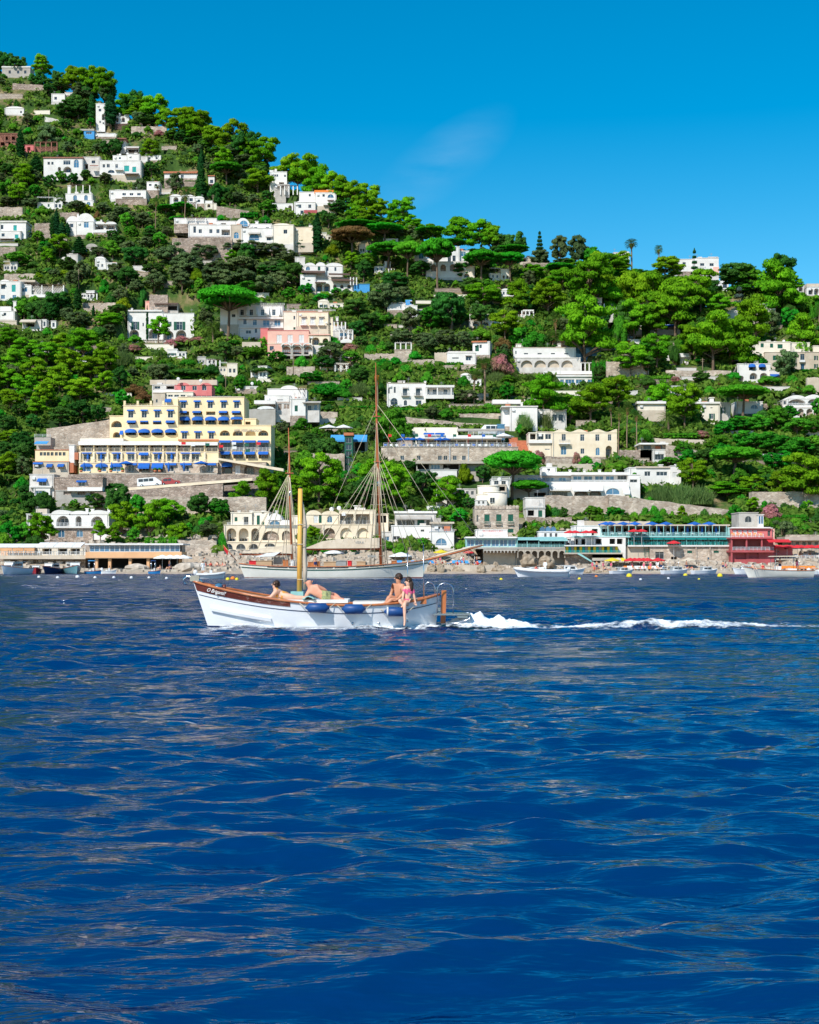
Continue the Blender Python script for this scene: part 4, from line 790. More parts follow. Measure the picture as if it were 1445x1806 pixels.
small('conservatory','white glazed pavilion with blue panes below the four arches',11,[(1165,1432,268,330,'white',0,6,row('k',[1248,1315,1390],58,286,314) + row('k',[1198],24,286,314))],330,Y=392,ref='the white glazed pavilion',cat='pavilion',fn=lambda b: b.box(1160,1436,258,268,'white',f=.4,d=6.5,name='roof'))
small('house','blue grey railinged terrace house between tall pines',9,[(1230,1445,985,1035,'skypane',0,5),(1070,1230,950,985,'white2',-2,5)],1035,Y=402,ref='the blue railed terrace',fn=lambda b: (b.rail(1250,1445,955,985,f=.3,mat='rail'),b.box(1225,1445,915,945,'shadecloth',f=-2,d=4,name='roof')))
small('ruin','pale arched wall and pergola half hidden among pines',9,[(605,755,815,860,'white2',0,3,row('Q',[650,710],40,822,850))],860,cat='ruin',ref='the pale arched wall',fn=lambda b: b.perg(608,765,775,815,n=4,f=-.5,top='white'))
small('house','small white house with blue grey roof terrace at the wood edge',9,[(85,200,705,755,'white',0,6),(195,275,720,785,'white',.5,6,[('k',206,232,690,712)]),(275,330,745,790,'white2',-1,5,row('d',[300],40,748,786))],780,ref='the small white house at the wood edge',fn=lambda b: (b.vault(105,195,695,708,d=6),b.box(200,240,682,722,'skyblue',f=-2,d=2),b.chim(235,680,700)))
small('villa','white ornate villa glimpsed behind umbrella pine trunks',9,[(258,545,345,470,'white',0,7,row('A',[300,350,400],30,380,420) + row('d',[480,510],20,400,440)),(330,560,440,545,'white',1,7,row('Q',[380,440,500,540],34,455,500)),(560,640,470,560,'ivory',1.5,6,row('Q',[590],36,515,540)),(540,605,372,440,'white',-1,5,row('k',[570],30,376,405))],540,ref='the white villa behind the umbrella pines',fn=lambda b: (b.vault(258,330,328,346),b.vault(300,370,318,346),b.vault(340,415,325,346)))
small('house','flat beige shelter on the ridge right of centre',9,[(930,1045,415,445,'beige',0,5,row('o',[950],36,420,440))],445,ref='the beige shelter on the ridge')
retaining('dark planted wall on the ridge below the beige shelter',9,950,1150,446,478,'stonewall',d=1)
small('house','white porch with pillars under the pines, centre right',9,[(920,1018,780,800,'white',0,4)],800,fn=lambda b: (b.box(950,1018,745,754,'white',f=0,d=4,name='roof'),b.perg(938,1018,752,784,n=4,f=.2,top='white')))
small('house','white house with green window left of the central pine clump',11,[(818,905,468,600,'white',-1,6,[('d',878,884,510,540)]),(865,1040,462,615,'white',.4,7,[('g',922,956,512,552),('B',920,950,594,612)])],610,ref='the white house with green window',fn=lambda b: (b.box(812,1045,454,462,'white2',f=.6,d=7.5,name='roof'),b.chim(945,425,462,w=.5),b.box(755,935,415,440,'white',f=-4,d=3)))
small('house','shaded grey house behind the central pine clump',11,[(1040,1225,480,590,'white2',-1,6,row('d',[1090,1150,1190],30,510,550))],595)
def lido_terrace():
    b = Bld('lido_terrace','beige seaside terrace with pool deck, flags and white canopy','terrace',11,40,910,805,Y=325).mark('the beige pool terrace')
    b.block(45,918,718,808,'palestone',d=16,cap=.12,capmat='greywall',wins=row('w',[180,285,420,456,515,573],24,772,800)); b.rail(60,905,690,716,f=-.2,step=1.0,mat='frame')
    b.block(265,812,662,716,'ivory',f=-9,d=6,wins=[('R',x,x + 56,672,700) for x in range(275,800,64)]); b.box(262,815,642,662,'whitecloth',f=-7,d=8,name='canopy')
    b.awn(315,385,626,642,'blue',f=-8,out=1.5); b.awn(388,450,626,642,'blue',f=-8,out=1.5); b.box(200,535,592,642,'ivory',f=-15.5,d=1); b.box(530,830,600,612,'greywall',f=-13,d=3,name='roof'); b.rail(600,830,618,640,f=-12,mat='frame')
    b.block(785,832,575,605,'skypane',f=-13.5,d=3); b.rail(60,260,640,665,f=-11,mat='green')
    for i,x in enumerate((92,175,262,345,425,505,600,690,760)):
        q = MB(); z = b.Zc(652); q.tube([(b.X(x),1,b.Zc(716)),(b.X(x),1,z + .8)],.035,5); q.box(b.X(x),b.X(x) + .7,.98,1.0,z + .1,z + .7); q.build('flag',['redcloth','blue','green'][i % 3],b.root)
    for i,x in enumerate((480,598)): b.box(x,x + 5,718,808,'rail',f=.15,d=.12,name='drainpipe')
    ZT = b.bz + b.Zc(718) + .13
    for i,x in enumerate((830,800)): parasol(b.bx + b.X(x + i * 40),b.Y + 3 + i,ZT,2.2,3.4,'whitecloth','large white parasol at the right end of the beige pool terrace, ' + ('front one' if i == 0 else 'rear one'))
    for i,x in enumerate((178,215,250,292,420,455)): parasol(b.bx + b.X(x),b.Y + 2.5,ZT,1.3,2.3,'blue','blue parasol on the beige pool terrace, %s from left' % ['first','second','third','fourth','fifth','sixth'][i])
    for i in range(22):
        x = 70 + i * 38; lounger(b.bx + b.X(x),b.Y + 1.6 + (i % 3) * .6,ZT,_hr.uniform(-.3,.3) + 1.57,'whitecloth' if i % 3 else 'blue','sun lounger on the beige pool terrace, %s from left' % ORD[i],'pool terrace loungers')
_LG = {}
def lounger(x,y,z,rz,mat,label,group):
    if mat not in _LG:
        s_ = MB(); s_.box(-.95,.35,-.3,.3,.3,.37); bk = MB(); bk.add([(.35,-.3,.3),(.35,.3,.3),(.9,.3,.78),(.9,-.3,.78),(.35,-.3,.37),(.35,.3,.37),(.86,.3,.83),(.86,-.3,.83)],[(0,1,2,3),(7,6,5,4),(0,4,5,1),(2,6,7,3),(1,5,6,2),(3,7,4,0)])
        lg = MB().box(-.03,.03,-.03,.03,0,.3); _LG[mat] = (s_.mesh('seat',mat),bk.mesh('backrest',mat),lg.mesh('leg','frame'))
    o = empty('sun_lounger',(x,y,z),rz); tag(o,label,'sun lounger',group); obj('seat',_LG[mat][0],o); obj('backrest',_LG[mat][1],o)
    for lx,ly in ((-.85,-.26),(-.85,.26),(.5,-.26),(.5,.26)): obj('leg',_LG[mat][2],o,(lx,ly,0))
lido_terrace()
vehicle('parked_van','white van parked above the beige pool terrace','van',Xp(660 + 738 / 3.6125,340),340,Zp(590 + 642 / 3.6125,340),5.6,2.4,2.0,('whitepaint2',(.78,.79,.8)),True,math.pi)
small('lift_tower','dark green lift tower with red cap left of the pool terrace',0,[(608,622.5,768,845,'green',0,4,[('d',610,620,772 + 12 * i,781 + 12 * i) for i in range(6)])],845,Y=322,cat='tower',fn=lambda b: b.box(606.5,624,763,768,'terracotta',f=.3,d=4.6,name='roof'))
small('cafe','terrace cafe under a bright blue awning left of the pool terrace',0,[(586,648,776,802,'beige',0,6,[('o',590,604,780,796),('o',626,644,780,796)])],802,Y=330,cat='cafe',fn=lambda b: b.awn(584,648,767,781,'skyblue',out=3))
small('house','dark shaded terrace house under the pool terrace wall',11,[(270,700,822,862,'greywall',0,4,[('o',276,350,826,858),('k',362,420,830,858),('o',440,540,826,858)]),(360,528,866,912,'white',1.5,4)],862,Y=310,fn=lambda b: b.box(265,705,808,822,'concrete',f=1.5,d=5,name='roof'))
for i,px in enumerate((580,606)): parasol(Xp(px,338),338,Zp(768,338),2.3,2.6,'whitecloth','white parasol above the blue awning cafe, ' + ('left' if i == 0 else 'right') + ' of the two')
retaining('stone terrace bank left of the dark green lift tower',0,540,608,800,850,'palestone',Y=321,d=2)
retaining('long rubble wall with slits above the pool terrace',11,195,830,525,600,'palestone',Y=348,yt2=585,d=1.5); retaining('thin pale wall under the hedge above the pool terrace',11,540,810,505,530,'palestone',d=1)
def stair():
    Y = 328; mb = MB(); n = 16
    for i in range(n): t = i / n; x = Xp(660 + lerp(955,925,t) / 3.6125,Y); z = Zp(590 + lerp(750,600,t) / 3.6125,Y + t * 22); mb.box(x - 2.0,x + 2.0,Y + t * 22,Y + (t + 1 / n) * 22 + .3,z - 3,z)
    tag(mb.build('stairway','terracotta'),'narrow brick red stairway beside the pool terrace','stairs')
stair()
def wave_villa():
    b = Bld('villa','pale yellow villa with wavy roofline and small balcony','villa',11,985,1545,790,Y=330).mark('the pale yellow wavy-roofed villa')
    b.block(1135,1548,625,790,'cream',d=9,cap=0,wins=[('w',1196,1222,634,676),('w',1314,1340,636,678),('w',1410,1436,636,678),('w',1490,1512,636,676),('A',1190,1226,706,766),('w',1316,1340,726,760),('A',1412,1438,720,770),('Q',1476,1516,708,780)])
    top = []
    for i in range(37): x = lerp(1548,1135,i / 36); top.append((b.X(x),b.Zc(612 - 9 * math.cos((x - 1190) / 118 * 6.283 / 1.0)) ))
    MB().prism([(b.X(1135),b.Zc(626)),(b.X(1548),b.Zc(626))] + top,-.1,6).build('wavy_parapet','cream',b.root)
    b.block(985,1135,690,790,'cream',f=-.4,d=8,cap=.15,wins=[('w',1088,1120,728,735)]); b.block(1035,1135,622,675,'ivory',f=-1.5,d=6,capmat='beige',wins=[('d',1042,1080,634,670),('w',1090,1128,632,668)]); b.block(985,1036,628,676,'ivory',f=-1.0,d=6,wins=[('o',994,1030,632,668)]); b.box(985,1135,672,692,'white',f=.1,d=.3,name='parapet')
    b.slab(1178,1250,690,698,'white',f=1.0,d=1.0); b.rail(1180,1248,670,690,f=.95,step=.35,mat='greyframe'); b.awn(1184,1236,698,712,'cream',out=.5,dome=True); b.chim(1250,668,700,w=.4)
wave_villa()
retaining('stone garden wall with railing below the wavy-roofed villa',11,1040,1445,792,832,'palestone',Y=326,d=1); retaining('reddish terrace bank below the wavy-roofed villa',11,1170,1445,825,875,'beige',Y=318,d=1.5)
# ---------------------------------------------------------------- right slope
def terrace_hotel():
    b = Bld('hotel','long low white hotel with glazed terraces above the restaurant','hotel',13,640,1445,215,Y=298).mark('the long low white hotel')
    b.block(1045,1445,72,125,'white',f=-3,d=8,wins=row('k',[1088,1162,1238,1312],58,76,104) + row('d',[1395],62,72,100)); b.box(1045,1445,50,68,'white',f=-1.5,d=3,name='roof'); b.rail(1045,1445,103,116,f=-1.2,mat='frame')
    b.block(640,1045,75,125,'white2',f=-3.5,d=8,wins=row('k',[700,770,840,900,985],50,86,116)); b.box(845,1045,48,72,'whitecloth',f=-1.6,d=2.4,name='canopy'); b.rail(690,1045,94,115,f=-1.4,mat='skypane')
    b.slab(640,1445,116,136,'white',f=-.4,d=4,name='terrace')
    b.block(895,1445,136,220,'white',f=0,d=8,cap=0,wins=[('d',912,1020,186,218),('Q',1065,1165,180,212),('Q',1170,1255,176,212),('A',1285,1380,160,204)]); b.awn(1050,1170,138,185,'whitecloth',out=1.6); b.awn(1160,1260,138,182,'whitecloth',out=1.6); b.slab(900,1040,166,178,'white',f=1.2,d=1.2); b.awn(1400,1445,160,205,'whitecloth',out=1.2)
    b.block(640,895,136,220,'white2',f=-1,d=7,wins=row('o',[830],80,190,215)); b.block(845,945,18,48,'white',f=-4,d=5,wins=row('d',[890],20,26,40))
    for x in (1045,1145,1250,1350): b.chim(x,28,52,w=.5)
    b.block(1440,1520,70,215,'white',f=-.5,d=7,wins=[('d',1450,1500,100,120)])
terrace_hotel()
retaining('tall rough stone wall under the long low white hotel',13,865,1445,212,385,'palestone',Y=290,d=3); retaining('rough stone wall below the reeds',14,0,830,205,385,'palestone',Y=288,yt2=310,d=3); retaining('pale stone wall behind the pines at right',14,985,1445,185,330,'palestone',Y=292,d=3)
retaining('lower stone wall with green railing left of the lido',13,740,1050,360,425,'stonewall',Y=280,d=2); retaining('beige parapet above the turquoise lido',13,1048,1445,388,420,'beige',Y=276,d=1); retaining('beige parapet behind lido shrubs',14,0,280,388,418,'beige',Y=276.5,d=1)
small('house','white house with barred windows above the reeds',12,[(235,500,850,955,'white',0,7,[('w',332,370,872,902),('w',408,478,874,900)]),(498,565,840,935,'white',.5,6,[('W',512,540,878,908)])],955,Y=305,ref='the white house with barred windows',fn=lambda b: (b.box(278,505,840,850,'beige',f=.3,d=7.5,name='roof'),b.chim(447,824,850,w=.8),b.chim(550,822,850,w=.7),b.chim(512,845,860)))
small('garage','white and grey garage house with dark shutter door',12,[(305,480,700,735,'beige',-1,6,row('d',[350],50,705,730) + row('d',[425],45,705,730)),(385,470,735,800,'white2',.4,6,[('d',398,456,762,798)])],800,Y=322,ref='the garage house',fn=lambda b: b.box(300,485,690,700,'white',f=.8,d=7,name='roof'))
retaining('pale stone bank left of the garage house',12,175,385,735,805,'stonewall',Y=323,d=1.5); retaining('rubble bank right of the garage house',12,470,680,700,800,'palestone',Y=321,yt2=740,d=1.5); retaining('parapet wall of the upper road at right',12,315,720,660,700,'beige',Y=334,yt2=672,d=1)
small('house','beige shuttered house behind four thin palms',12,[(290,465,440,490,'ivory',0,6),(330,455,470,580,'white2',-1,6,row('o',[360,395],30,478,512) + row('g',[355],50,555,582))],585,Y=355,ref='the house behind the thin palms',fn=lambda b: b.box(285,470,425,440,'white',f=.6,d=7,name='roof'))
small('villa','white two-storey villa with green windows beside the flat umbrella pine',12,[(690,812,440,572,'ivory',0,7,[('g',697,715,462,500),('d',752,766,464,470),('s',752,770,504,538),('d',700,726,552,572)]),(812,880,436,565,'white2',-1.5,6,[('s',826,840,464,504)])],572,Y=360,ref='the villa beside the flat umbrella pine',fn=lambda b: (b.box(666,815,428,440,'white',f=.4,d=7.5,name='roof'),b.chim(772,395,430,w=1.0),b.dish(690,415)))
small('house','white low house partly behind the flat umbrella pine',12,[(918,1085,430,508,'white',0,6,[('A',1008,1056,446,476)])],508,Y=363,ref='the low house behind the flat pine',fn=lambda b: b.box(1085,1200,440,480,'stonewall',f=0,d=1))
def vault_villa():
    b = Bld('villa','white villa with vaulted roofs and arches at the right edge','villa',12,1212,1445,520,Y=362).mark('the vaulted villa at the right edge')
    b.block(1212,1240,420,475,'white2',f=-1,d=6,wins=[('d',1218,1236,424,446)]); b.block(1240,1445,410,470,'white',d=7,cap=0,wins=[('L',1248,1358,412,446),('L',1372,1440,412,446)]); b.vault(1240,1362,386,412,d=7); b.vault(1362,1460,382,412,d=7); b.block(1212,1445,468,525,'white',f=.8,d=7,wins=row('L',[1272,1328,1384,1430],40,472,520)); b.rail(1242,1445,436,446,f=.2,mat='frame')
vault_villa()
small('villa','white villa with two blue domed awnings on the right slope',10,[(925,1135,875,990,'white',0,7,[('Q',998,1038,882,915),('Q',1062,1104,882,912),('L',1002,1052,930,972),('L',1068,1116,930,972),('L',935,965,948,985)]),(1130,1192,915,980,'white',.4,6,[('R',1138,1186,945,972)])],985,Y=388,ref='the villa with blue domed awnings',fn=lambda b: (b.awn(994,1040,872,896,'blue',out=.9,dome=True),b.awn(1058,1104,872,896,'blue',out=.9,dome=True),b.awn(1130,1188,938,958,'blue',f=.4,out=1),b.chim(985,855,876)))
def beige_block():
    b = Bld('apartment_house','beige flat-roofed apartment house with green shutters at the right','house',10,1005,1445,915,Y=402).mark('the beige apartment house')
    b.block(1008,1262,735,800,'ivory',f=0,d=9,wins=[('d',1012,1020,748,776),('g',1072,1092,742,768),('g',1132,1152,744,770),('g',1180,1212,748,775),('g',1064,1080,808,832)])
    b.block(1100,1300,800,905,'beige',f=1.5,d=9,cap=.1,wins=[('g',1150,1174,820,850),('d',1150,1172,880,890)]); b.block(1262,1385,740,800,'ivory',f=-.5,d=8,wins=row('d',[1325,1362],14,752,778)); b.block(1300,1360,800,915,'beige',f=1.0,d=8,wins=[('d',1325,1352,810,848),('b',1328,1350,872,912)]); b.block(1358,1455,800,915,'beige',f=1.3,d=8,wins=[('s',1418,1430,822,848),('s',1418,1430,876,900)]); b.block(1408,1455,760,802,'ivory',f=0,d=7)
    b.slab(1322,1356,848,862,'frame',f=1.8,d=.8); b.dish(1232,722,2); b.chim(1175,722,736)
beige_block()
small('house','curved cream garden house above the boulder wall, centre right',10,[(880,1008,768,812,'ivory',0,6,[('Q',888,960,780,805)])],815,ref='the curved cream garden house')
small('store_shed','white ribbed shed with roller front between pines',10,[(470,628,812,878,'white',0,6,[('W',528,612,832,845),('W',528,612,850,868)])],880,Y=400,cat='shed',ref='the white ribbed shed',fn=lambda b: b.box(505,618,806,830,'whitecloth',f=.8,d=1,name='canopy'))
def blue_awning_house():
    b = Bld('villa','white flat villa with bright blue awning and roof flower pots','villa',10,155,585,720,Y=428).mark('the flat villa with bright blue awning')
    b.block(160,550,625,665,'white',f=-1,d=7,wins=[('R',172,260,632,656),('A',340,402,636,662),('R',412,545,636,660),('R',270,330,634,658)]); b.awn(410,548,622,642,'blue',f=-1,out=1.4); b.slab(150,560,655,690,'white',f=.6,d=2.5); b.block(205,585,685,722,'white2',f=-.4,d=7,wins=row('d',[250],36,690,712) + row('o',[530],60,690,715)); b.block(35,112,640,675,'white',f=-1,d=5,wins=row('d',[75],30,650,664)); b.dish(146,618)
    for x in (300,350,390): b.box(x,x + 18,608,622,'terracotta',f=-2,d=.5,name='planter')
blue_awning_house()
small('house','low white house with orange wall panel left of the bright pine',10,[(50,305,720,765,'white',0,6,[('R',150,245,722,752)])],768,Y=418,ref='the low house with orange panel',fn=lambda b: b.box(160,235,722,748,'orange',f=-1.4,d=.1,name='panel_wall'))
small('villa','white villa with two teal windows under the right-hand pines',10,[(535,720,488,548,'white',0,6,[('t',560,602,506,532),('t',662,682,506,545),('d',540,550,510,530)])],548,Y=448,ref='the villa with two teal windows')
small('hotel','big white cubic building on the right-hand ridge',10,[(545,690,208,292,'white',0,8,row('d',[585,650],20,226,242)),(640,805,200,290,'white',1,8,row('d',[700,760],26,232,250)),(740,800,194,215,'white2',-1,5)],290,Y=462,cat='hotel',ref='the white building on the ridge',fn=lambda b: (b.box(770,808,255,305,'pink',f=1.2,d=2,name='terrace_wall'),b.rail(655,720,248,262,f=1.2,mat='frame'),b.chim(730,190,205)))
small('house','white vaulted house right of the ridge building',10,[(790,868,358,396,'white',0,6,row('d',[845],26,365,390))],396,Y=455,fn=lambda b: b.vault(790,868,340,360))
small('house','long white roof seen on the ridge beside the palm',10,[(135,235,165,200,'white',0,6)],200,Y=468,fn=lambda b: b.box(180,232,158,166,'white',d=5))
small('villa','white arcaded house at the right edge of the ridge',10,[(1368,1455,385,445,'white',0,6,row('L',[1392,1428],30,392,432)),(1295,1350,375,420,'white2',-1,5,row('L',[1328],26,382,412))],445,Y=462,ref='the arcaded ridge house',fn=lambda b: b.box(1365,1455,362,380,'beige',f=-1,d=5,name='roof'))
small('house','white house with flat canopy at the right edge under pines',10,[(1300,1455,535,610,'white',0,7,row('d',[1420],20,560,580))],612,Y=440,ref='the white house at the right edge',fn=lambda b: b.awn(1330,1380,540,552,'greywall',out=1))
small('house','sandy terrace house with grey roller front, right slope',10,[(870,1000,585,650,'beige',0,5),(950,1210,630,675,'palestone',.5,4),(1060,1140,672,722,'greywall',.8,4,row('d',[1100],70,685,712))],720,Y=425,ref='the sandy terrace house',fn=lambda b: b.rail(1080,1260,612,632,f=.4,mat='green'))
retaining('stone terrace wall under the tall right-hand pines',10,470,885,915,955,'palestone',d=1.2); retaining('stone wall under the flat bright pine at right',10,90,360,860,950,'palestone',d=1.2); retaining('reddish wall right of the villa with blue domes',10,1370,1445,960,1060,'beige',d=1.5)
def pole(zr,x,yt,yb,label):
    a,b_,s = ZR[zr]; Y = Yof(b_ + yb / s); h = (yb - yt) / s * Y / F; q = MB(); q.tube([(0,0,-1),(0,0,h)],[.13,.09],6); q.box(-.6,.6,-.04,.04,h - .5,h - .4); q.box(-.45,.45,-.04,.04,h - 1.0,h - .92)
    tag(q.build('utility_pole','polewood',None,(Xp(a + x / s,Y),Y,Zp(b_ + yb / s,Y))),label,'pole','utility poles')
pole(3,165,98,200,'wooden utility pole above the far left rubble wall'); pole(3,346,135,215,'pale utility pole right of the far left one'); pole(3,558,700,845,'wooden utility pole in front of the olive grove'); pole(2,305,575,720,'utility pole by the tiny cream chapel-like house'); pole(2,462,645,720,'utility pole on the rubble terrace wall'); pole(2,660,680,780,'utility pole above the round arch villa'); pole(4,632,745,915,'rust brown pole in front of the pink villa'); pole(12,702,150,290,'thin green pole below the ribbed shed'); pole(11,910,505,600,'pole at the corner of the white house with green window'); pole(4,154,885,1010,'thin mast behind the cream hotel roof')
# ---------------------------------------------------------------- the waterfront
def shore_left():
    b = Bld('restaurant','glazed waterfront restaurant on stilts with peach band','restaurant',7,540,1168,745,Y=254).mark('the restaurant on stilts')
    b.box(545,1160,582,626,'interior',f=-2,d=4)
    for i in range(9):
        x0 = lerp(575,1150,i / 9); x1 = lerp(575,1150,(i + 1) / 9); b.put('k',b.X((x0 + x1) / 2),-.4,b.Zc(626),b.X(x1) - b.X(x0) - .05,b.Zc(583) - b.Zc(626))
    b.box(540,1168,572,582,'white',f=1.0,d=8,name='roof'); b.box(545,1158,626,664,'peach',f=.6,d=6,name='peach_band'); b.box(545,1162,664,668,'polewood',f=.8,d=6,name='floor_beam')
    for x in (605,690,820,935,1140): b.box(x,x + 18,668,748,'peach',f=.3,d=.8,name='stilt')
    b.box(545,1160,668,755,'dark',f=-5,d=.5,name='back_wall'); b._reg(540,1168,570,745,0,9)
    t = Bld('terrace','waterfront terrace with white canopies left of the stilt restaurant','terrace',7,0,540,700,Y=255).mark('the canopied waterfront terrace')
    t.box(0,545,648,672,'beige',f=.5,d=8,name='floor'); t.box(0,545,672,760,'stonewall',f=-1.5,d=5,name='base_wall'); t.rail(0,540,624,648,f=.4,step=.8,mat='frame'); t.block(0,220,598,648,'peach',f=-4,d=4,cap=.1); t.block(220,540,600,648,'ivory',f=-5,d=4,cap=.1,wins=row('o',[300,400,480],60,606,640))
    for i,(x0,x1) in enumerate(((0,80),(82,152),(154,255),(258,318),(320,372),(375,430),(432,488),(490,545))):
        t.awn(x0,x1,566 if i > 2 else 574,600,'whitecloth',f=-2.5,out=3.4)
        t.box(x1 - 3,x1,590,648,'frame',f=.4,d=.1,name='pillar')
    t._reg(0,545,575,690,0,6)
    for i,x in enumerate((20,70,120,180,330,400,460,510)):
        table_set(t.bx + t.X(x),t.Y + 1.6,t.bz + t.Zc(648),'white table with chairs on the canopied waterfront terrace, %s from left' % ORD[i],'waterfront terrace tables','whitecloth')
_TB = {}
def table_set(x,y,z,label,group,mat):
    if mat not in _TB:
        a = MB(); a.box(-.4,.4,-.4,.4,.70,.75); l = MB().box(-.04,.04,-.04,.04,0,.70); c = MB(); c.box(-.2,.2,-.2,.2,.42,.46); c.box(-.2,.2,.17,.2,.46,.88); lg = MB()
        for px in (-.18,.18):
            for py in (-.18,.18): c.box(px - .02,px + .02,py - .02,py + .02,0,.42)
        _TB[mat] = (a.mesh('tabletop',mat),l.mesh('leg',mat),c.mesh('chair',mat))
    o = empty('cafe_table',(x,y,z),_hr.uniform(-.3,.3)); tag(o,label.replace('with chairs ',''),'table',group); obj('tabletop',_TB[mat][0],o); obj('leg',_TB[mat][1],o)
    for i in range(2):
        rz = (1.57,-1.57)[i]; q = obj('cafe_chair',_TB[mat][2],None,(x + (-.7,.7)[i],y,z),rz); tag(q,('left' if i == 0 else 'right') + ' chair at the ' + label.replace('with chairs ',''),'chair',group.replace('tables','chairs'))
shore_left()
def white_arcade():
    b = Bld('villa','white villa with tall arches on a rough stone ground floor by the shore','villa',7,170,700,555,Y=277).mark('the white arcaded shore villa')
    b.block(325,695,388,468,'white',d=8,cap=0,wins=[('L',360,442,396,462),('L',482,520,398,462),('L',580,658,400,462)]); b.vault(325,450,358,390,d=8); b.vault(440,570,364,392,d=8); b.vault(560,695,360,390,d=8)
    b.slab(320,700,462,474,'white',f=.8,d=2); b.rail(335,690,440,462,f=.7,step=.7,mat='frame'); b.block(318,592,474,562,'stonewall',f=.3,d=8,cap=0,wins=[('A',370,414,484,534),('A',487,530,484,532)]); b.block(590,700,470,560,'stonewall',f=-.5,d=7)
    b.block(170,322,388,545,'white',f=-.6,d=8,wins=[('R',180,232,394,438)]); b.box(230,300,352,386,'beige',f=-4,d=2,name='water_tank'); b.chim(540,346,368); b.chim(575,350,368); b.chim(680,335,372)
white_arcade()
retaining('stone terrace wall right of the white arcaded shore villa',7,735,960,528,572,'palestone',Y=272,d=2); retaining('stone terrace with railing above the stilt restaurant',7,955,1380,552,640,'palestone',Y=266,d=2); retaining('long stone quay wall behind the canopied terrace',7,0,560,560,610,'stonewall',Y=268,d=2)
small('house','low white house with one blue awning in the wall under the annex',7,[(190,345,135,215,'white2',0,5,row('w',[272],50,175,205)),(215,320,215,262,'white',.6,5,row('k',[258],60,236,258))],262,Y=294,fn=lambda b: (b.awn(242,302,158,182,'blue',out=.9),b.slab(190,330,205,216,'white',f=.8,d=1)))
small('house','low white terrace house with small blue awning below the hotel wall',7,[(350,655,155,215,'stonewall',-.2,4,row('w',[522],44,180,208)),(355,640,238,265,'greywall',.2,4,row('o',[430,520,600],50,242,262))],265,Y=293,ref='the low terrace house below the hotel wall',fn=lambda b: (b.awn(490,555,170,184,'blue',f=-.2,out=.6),b.slab(430,652,214,238,'white',f=1.4,d=2)))
def cream_arcade(which):
    if which == 0:
        b = Bld('villa','cream shore villa with a row of round arches behind the mizzen mast','villa',8,50,478,560,Y=272).mark('the cream shore villa with round arches')
        b.block(50,478,415,515,'cream',d=8,cap=.1,wins=row('L',[93,164],56,432,508) + [('L',208,254,432,506),('L',272,370,448,502),('L',386,436,446,502)]); b.block(50,478,515,570,'cream',f=1.0,d=8,cap=.12,wins=row('B',[74,148,222],54,522,556) + [('B',286,346,520,540)])
        b.block(90,212,345,416,'ivory',f=-1.5,d=7,wins=[('g',112,128,368,392),('d',165,192,366,412)]); b.block(212,310,340,416,'ivory',f=-2,d=7,wins=[('g',240,258,358,412),('g',268,284,394,416)]); b.block(305,440,385,434,'white',f=-.5,d=7,cap=0,wins=[('A',312,378,372,425)]); b.vault(305,385,345,388,f=-.5,d=7); b.block(440,478,362,434,'ivory',f=-1,d=7); b.rail(70,210,398,415,f=.1,mat='frame'); b.rail(290,478,418,434,f=.1,mat='skypane')
        for x in (130,200,270,350): b.chim(x,328,345,w=.5)
    else:
        b = Bld('villa','cream shore villa with vaulted roof and white loggia behind the main mast','villa',8,525,925,505,Y=274).mark('the cream vaulted shore villa')
        b.block(525,720,355,430,'cream',d=8,cap=0,wins=[('W',570,596,360,402),('g',600,616,358,402),('A',648,678,360,400)]); b.vault(525,612,328,358,'cream',d=8); b.vault(612,718,332,358,'cream',d=8); b.block(718,925,330,412,'cream',f=.4,d=8,wins=[('R',722,800,350,410),('R',812,895,350,410)]); b.rail(720,895,388,410,f=.5,step=.7,mat='greyframe')
        b.block(620,925,412,512,'cream',f=1.0,d=8,cap=.12,wins=row('L',[660,757,855],66,430,490)); b.block(925,1002,350,440,'cream',f=-1,d=5,cap=.1,wins=[('o',935,990,358,400)]); b.box(525,620,415,470,'palestone',f=.6,d=4); b.dish(715,315,1); b.chim(820,298,332,w=1.1); b.dish(672,322,1)
cream_arcade(0); cream_arcade(1)
small('villa','white modern villa with dark windows behind the beach',8,[(1040,1278,345,420,'white2',-1.5,8,row('d',[1078,1130],50,385,418) + row('g',[1190],40,384,418) + row('d',[1232],20,385,415)),(1020,1250,420,505,'white',.3,8,row('w',[1050],40,478,500) + row('d',[1200],20,440,452)),(965,1022,455,515,'white2',0,6,row('k',[990],36,480,505))],505,Y=270,ref='the white modern villa',fn=lambda b: (b.awn(1040,1250,362,382,'greywall',f=-1.5,out=1.2),b.box(1035,1285,333,345,'white',f=-1.2,d=8.6,name='roof'),b.perg(1065,1290,490,530,n=5,f=3,top='polewood')))
small('villa','small white villa with broad arched window above the beach umbrellas',13,[(72,238,460,590,'white',0,7,[('A',112,190,505,556)]),(85,225,405,462,'white2',-1.5,5,row('d',[130,170],26,425,450))],590,Y=266,ref='the small villa with broad arched window',fn=lambda b: (b.slab(72,240,392,404,'beige',f=-.8,d=6,name='roof'),b.rail(80,238,440,462,f=.1,mat='skypane')))
small('villa','white villa with slim green arched shutters behind a leaning pine',13,[(118,205,180,305,'white',0,6,[('B',120,134,196,256),('B',146,160,194,256)]),(200,305,182,282,'white',-1,6,[('W',234,250,206,250),('g',252,276,204,252)]),(300,392,168,210,'white2',-2.5,5,row('d',[330,365],18,180,205))],300,Y=290,ref='the villa with slim green shutters',fn=lambda b: (b.box(118,310,168,180,'beige',f=.2,d=6.5,name='roof'),b.box(50,150,282,312,'white',f=1.5,d=1,name='parapet')))
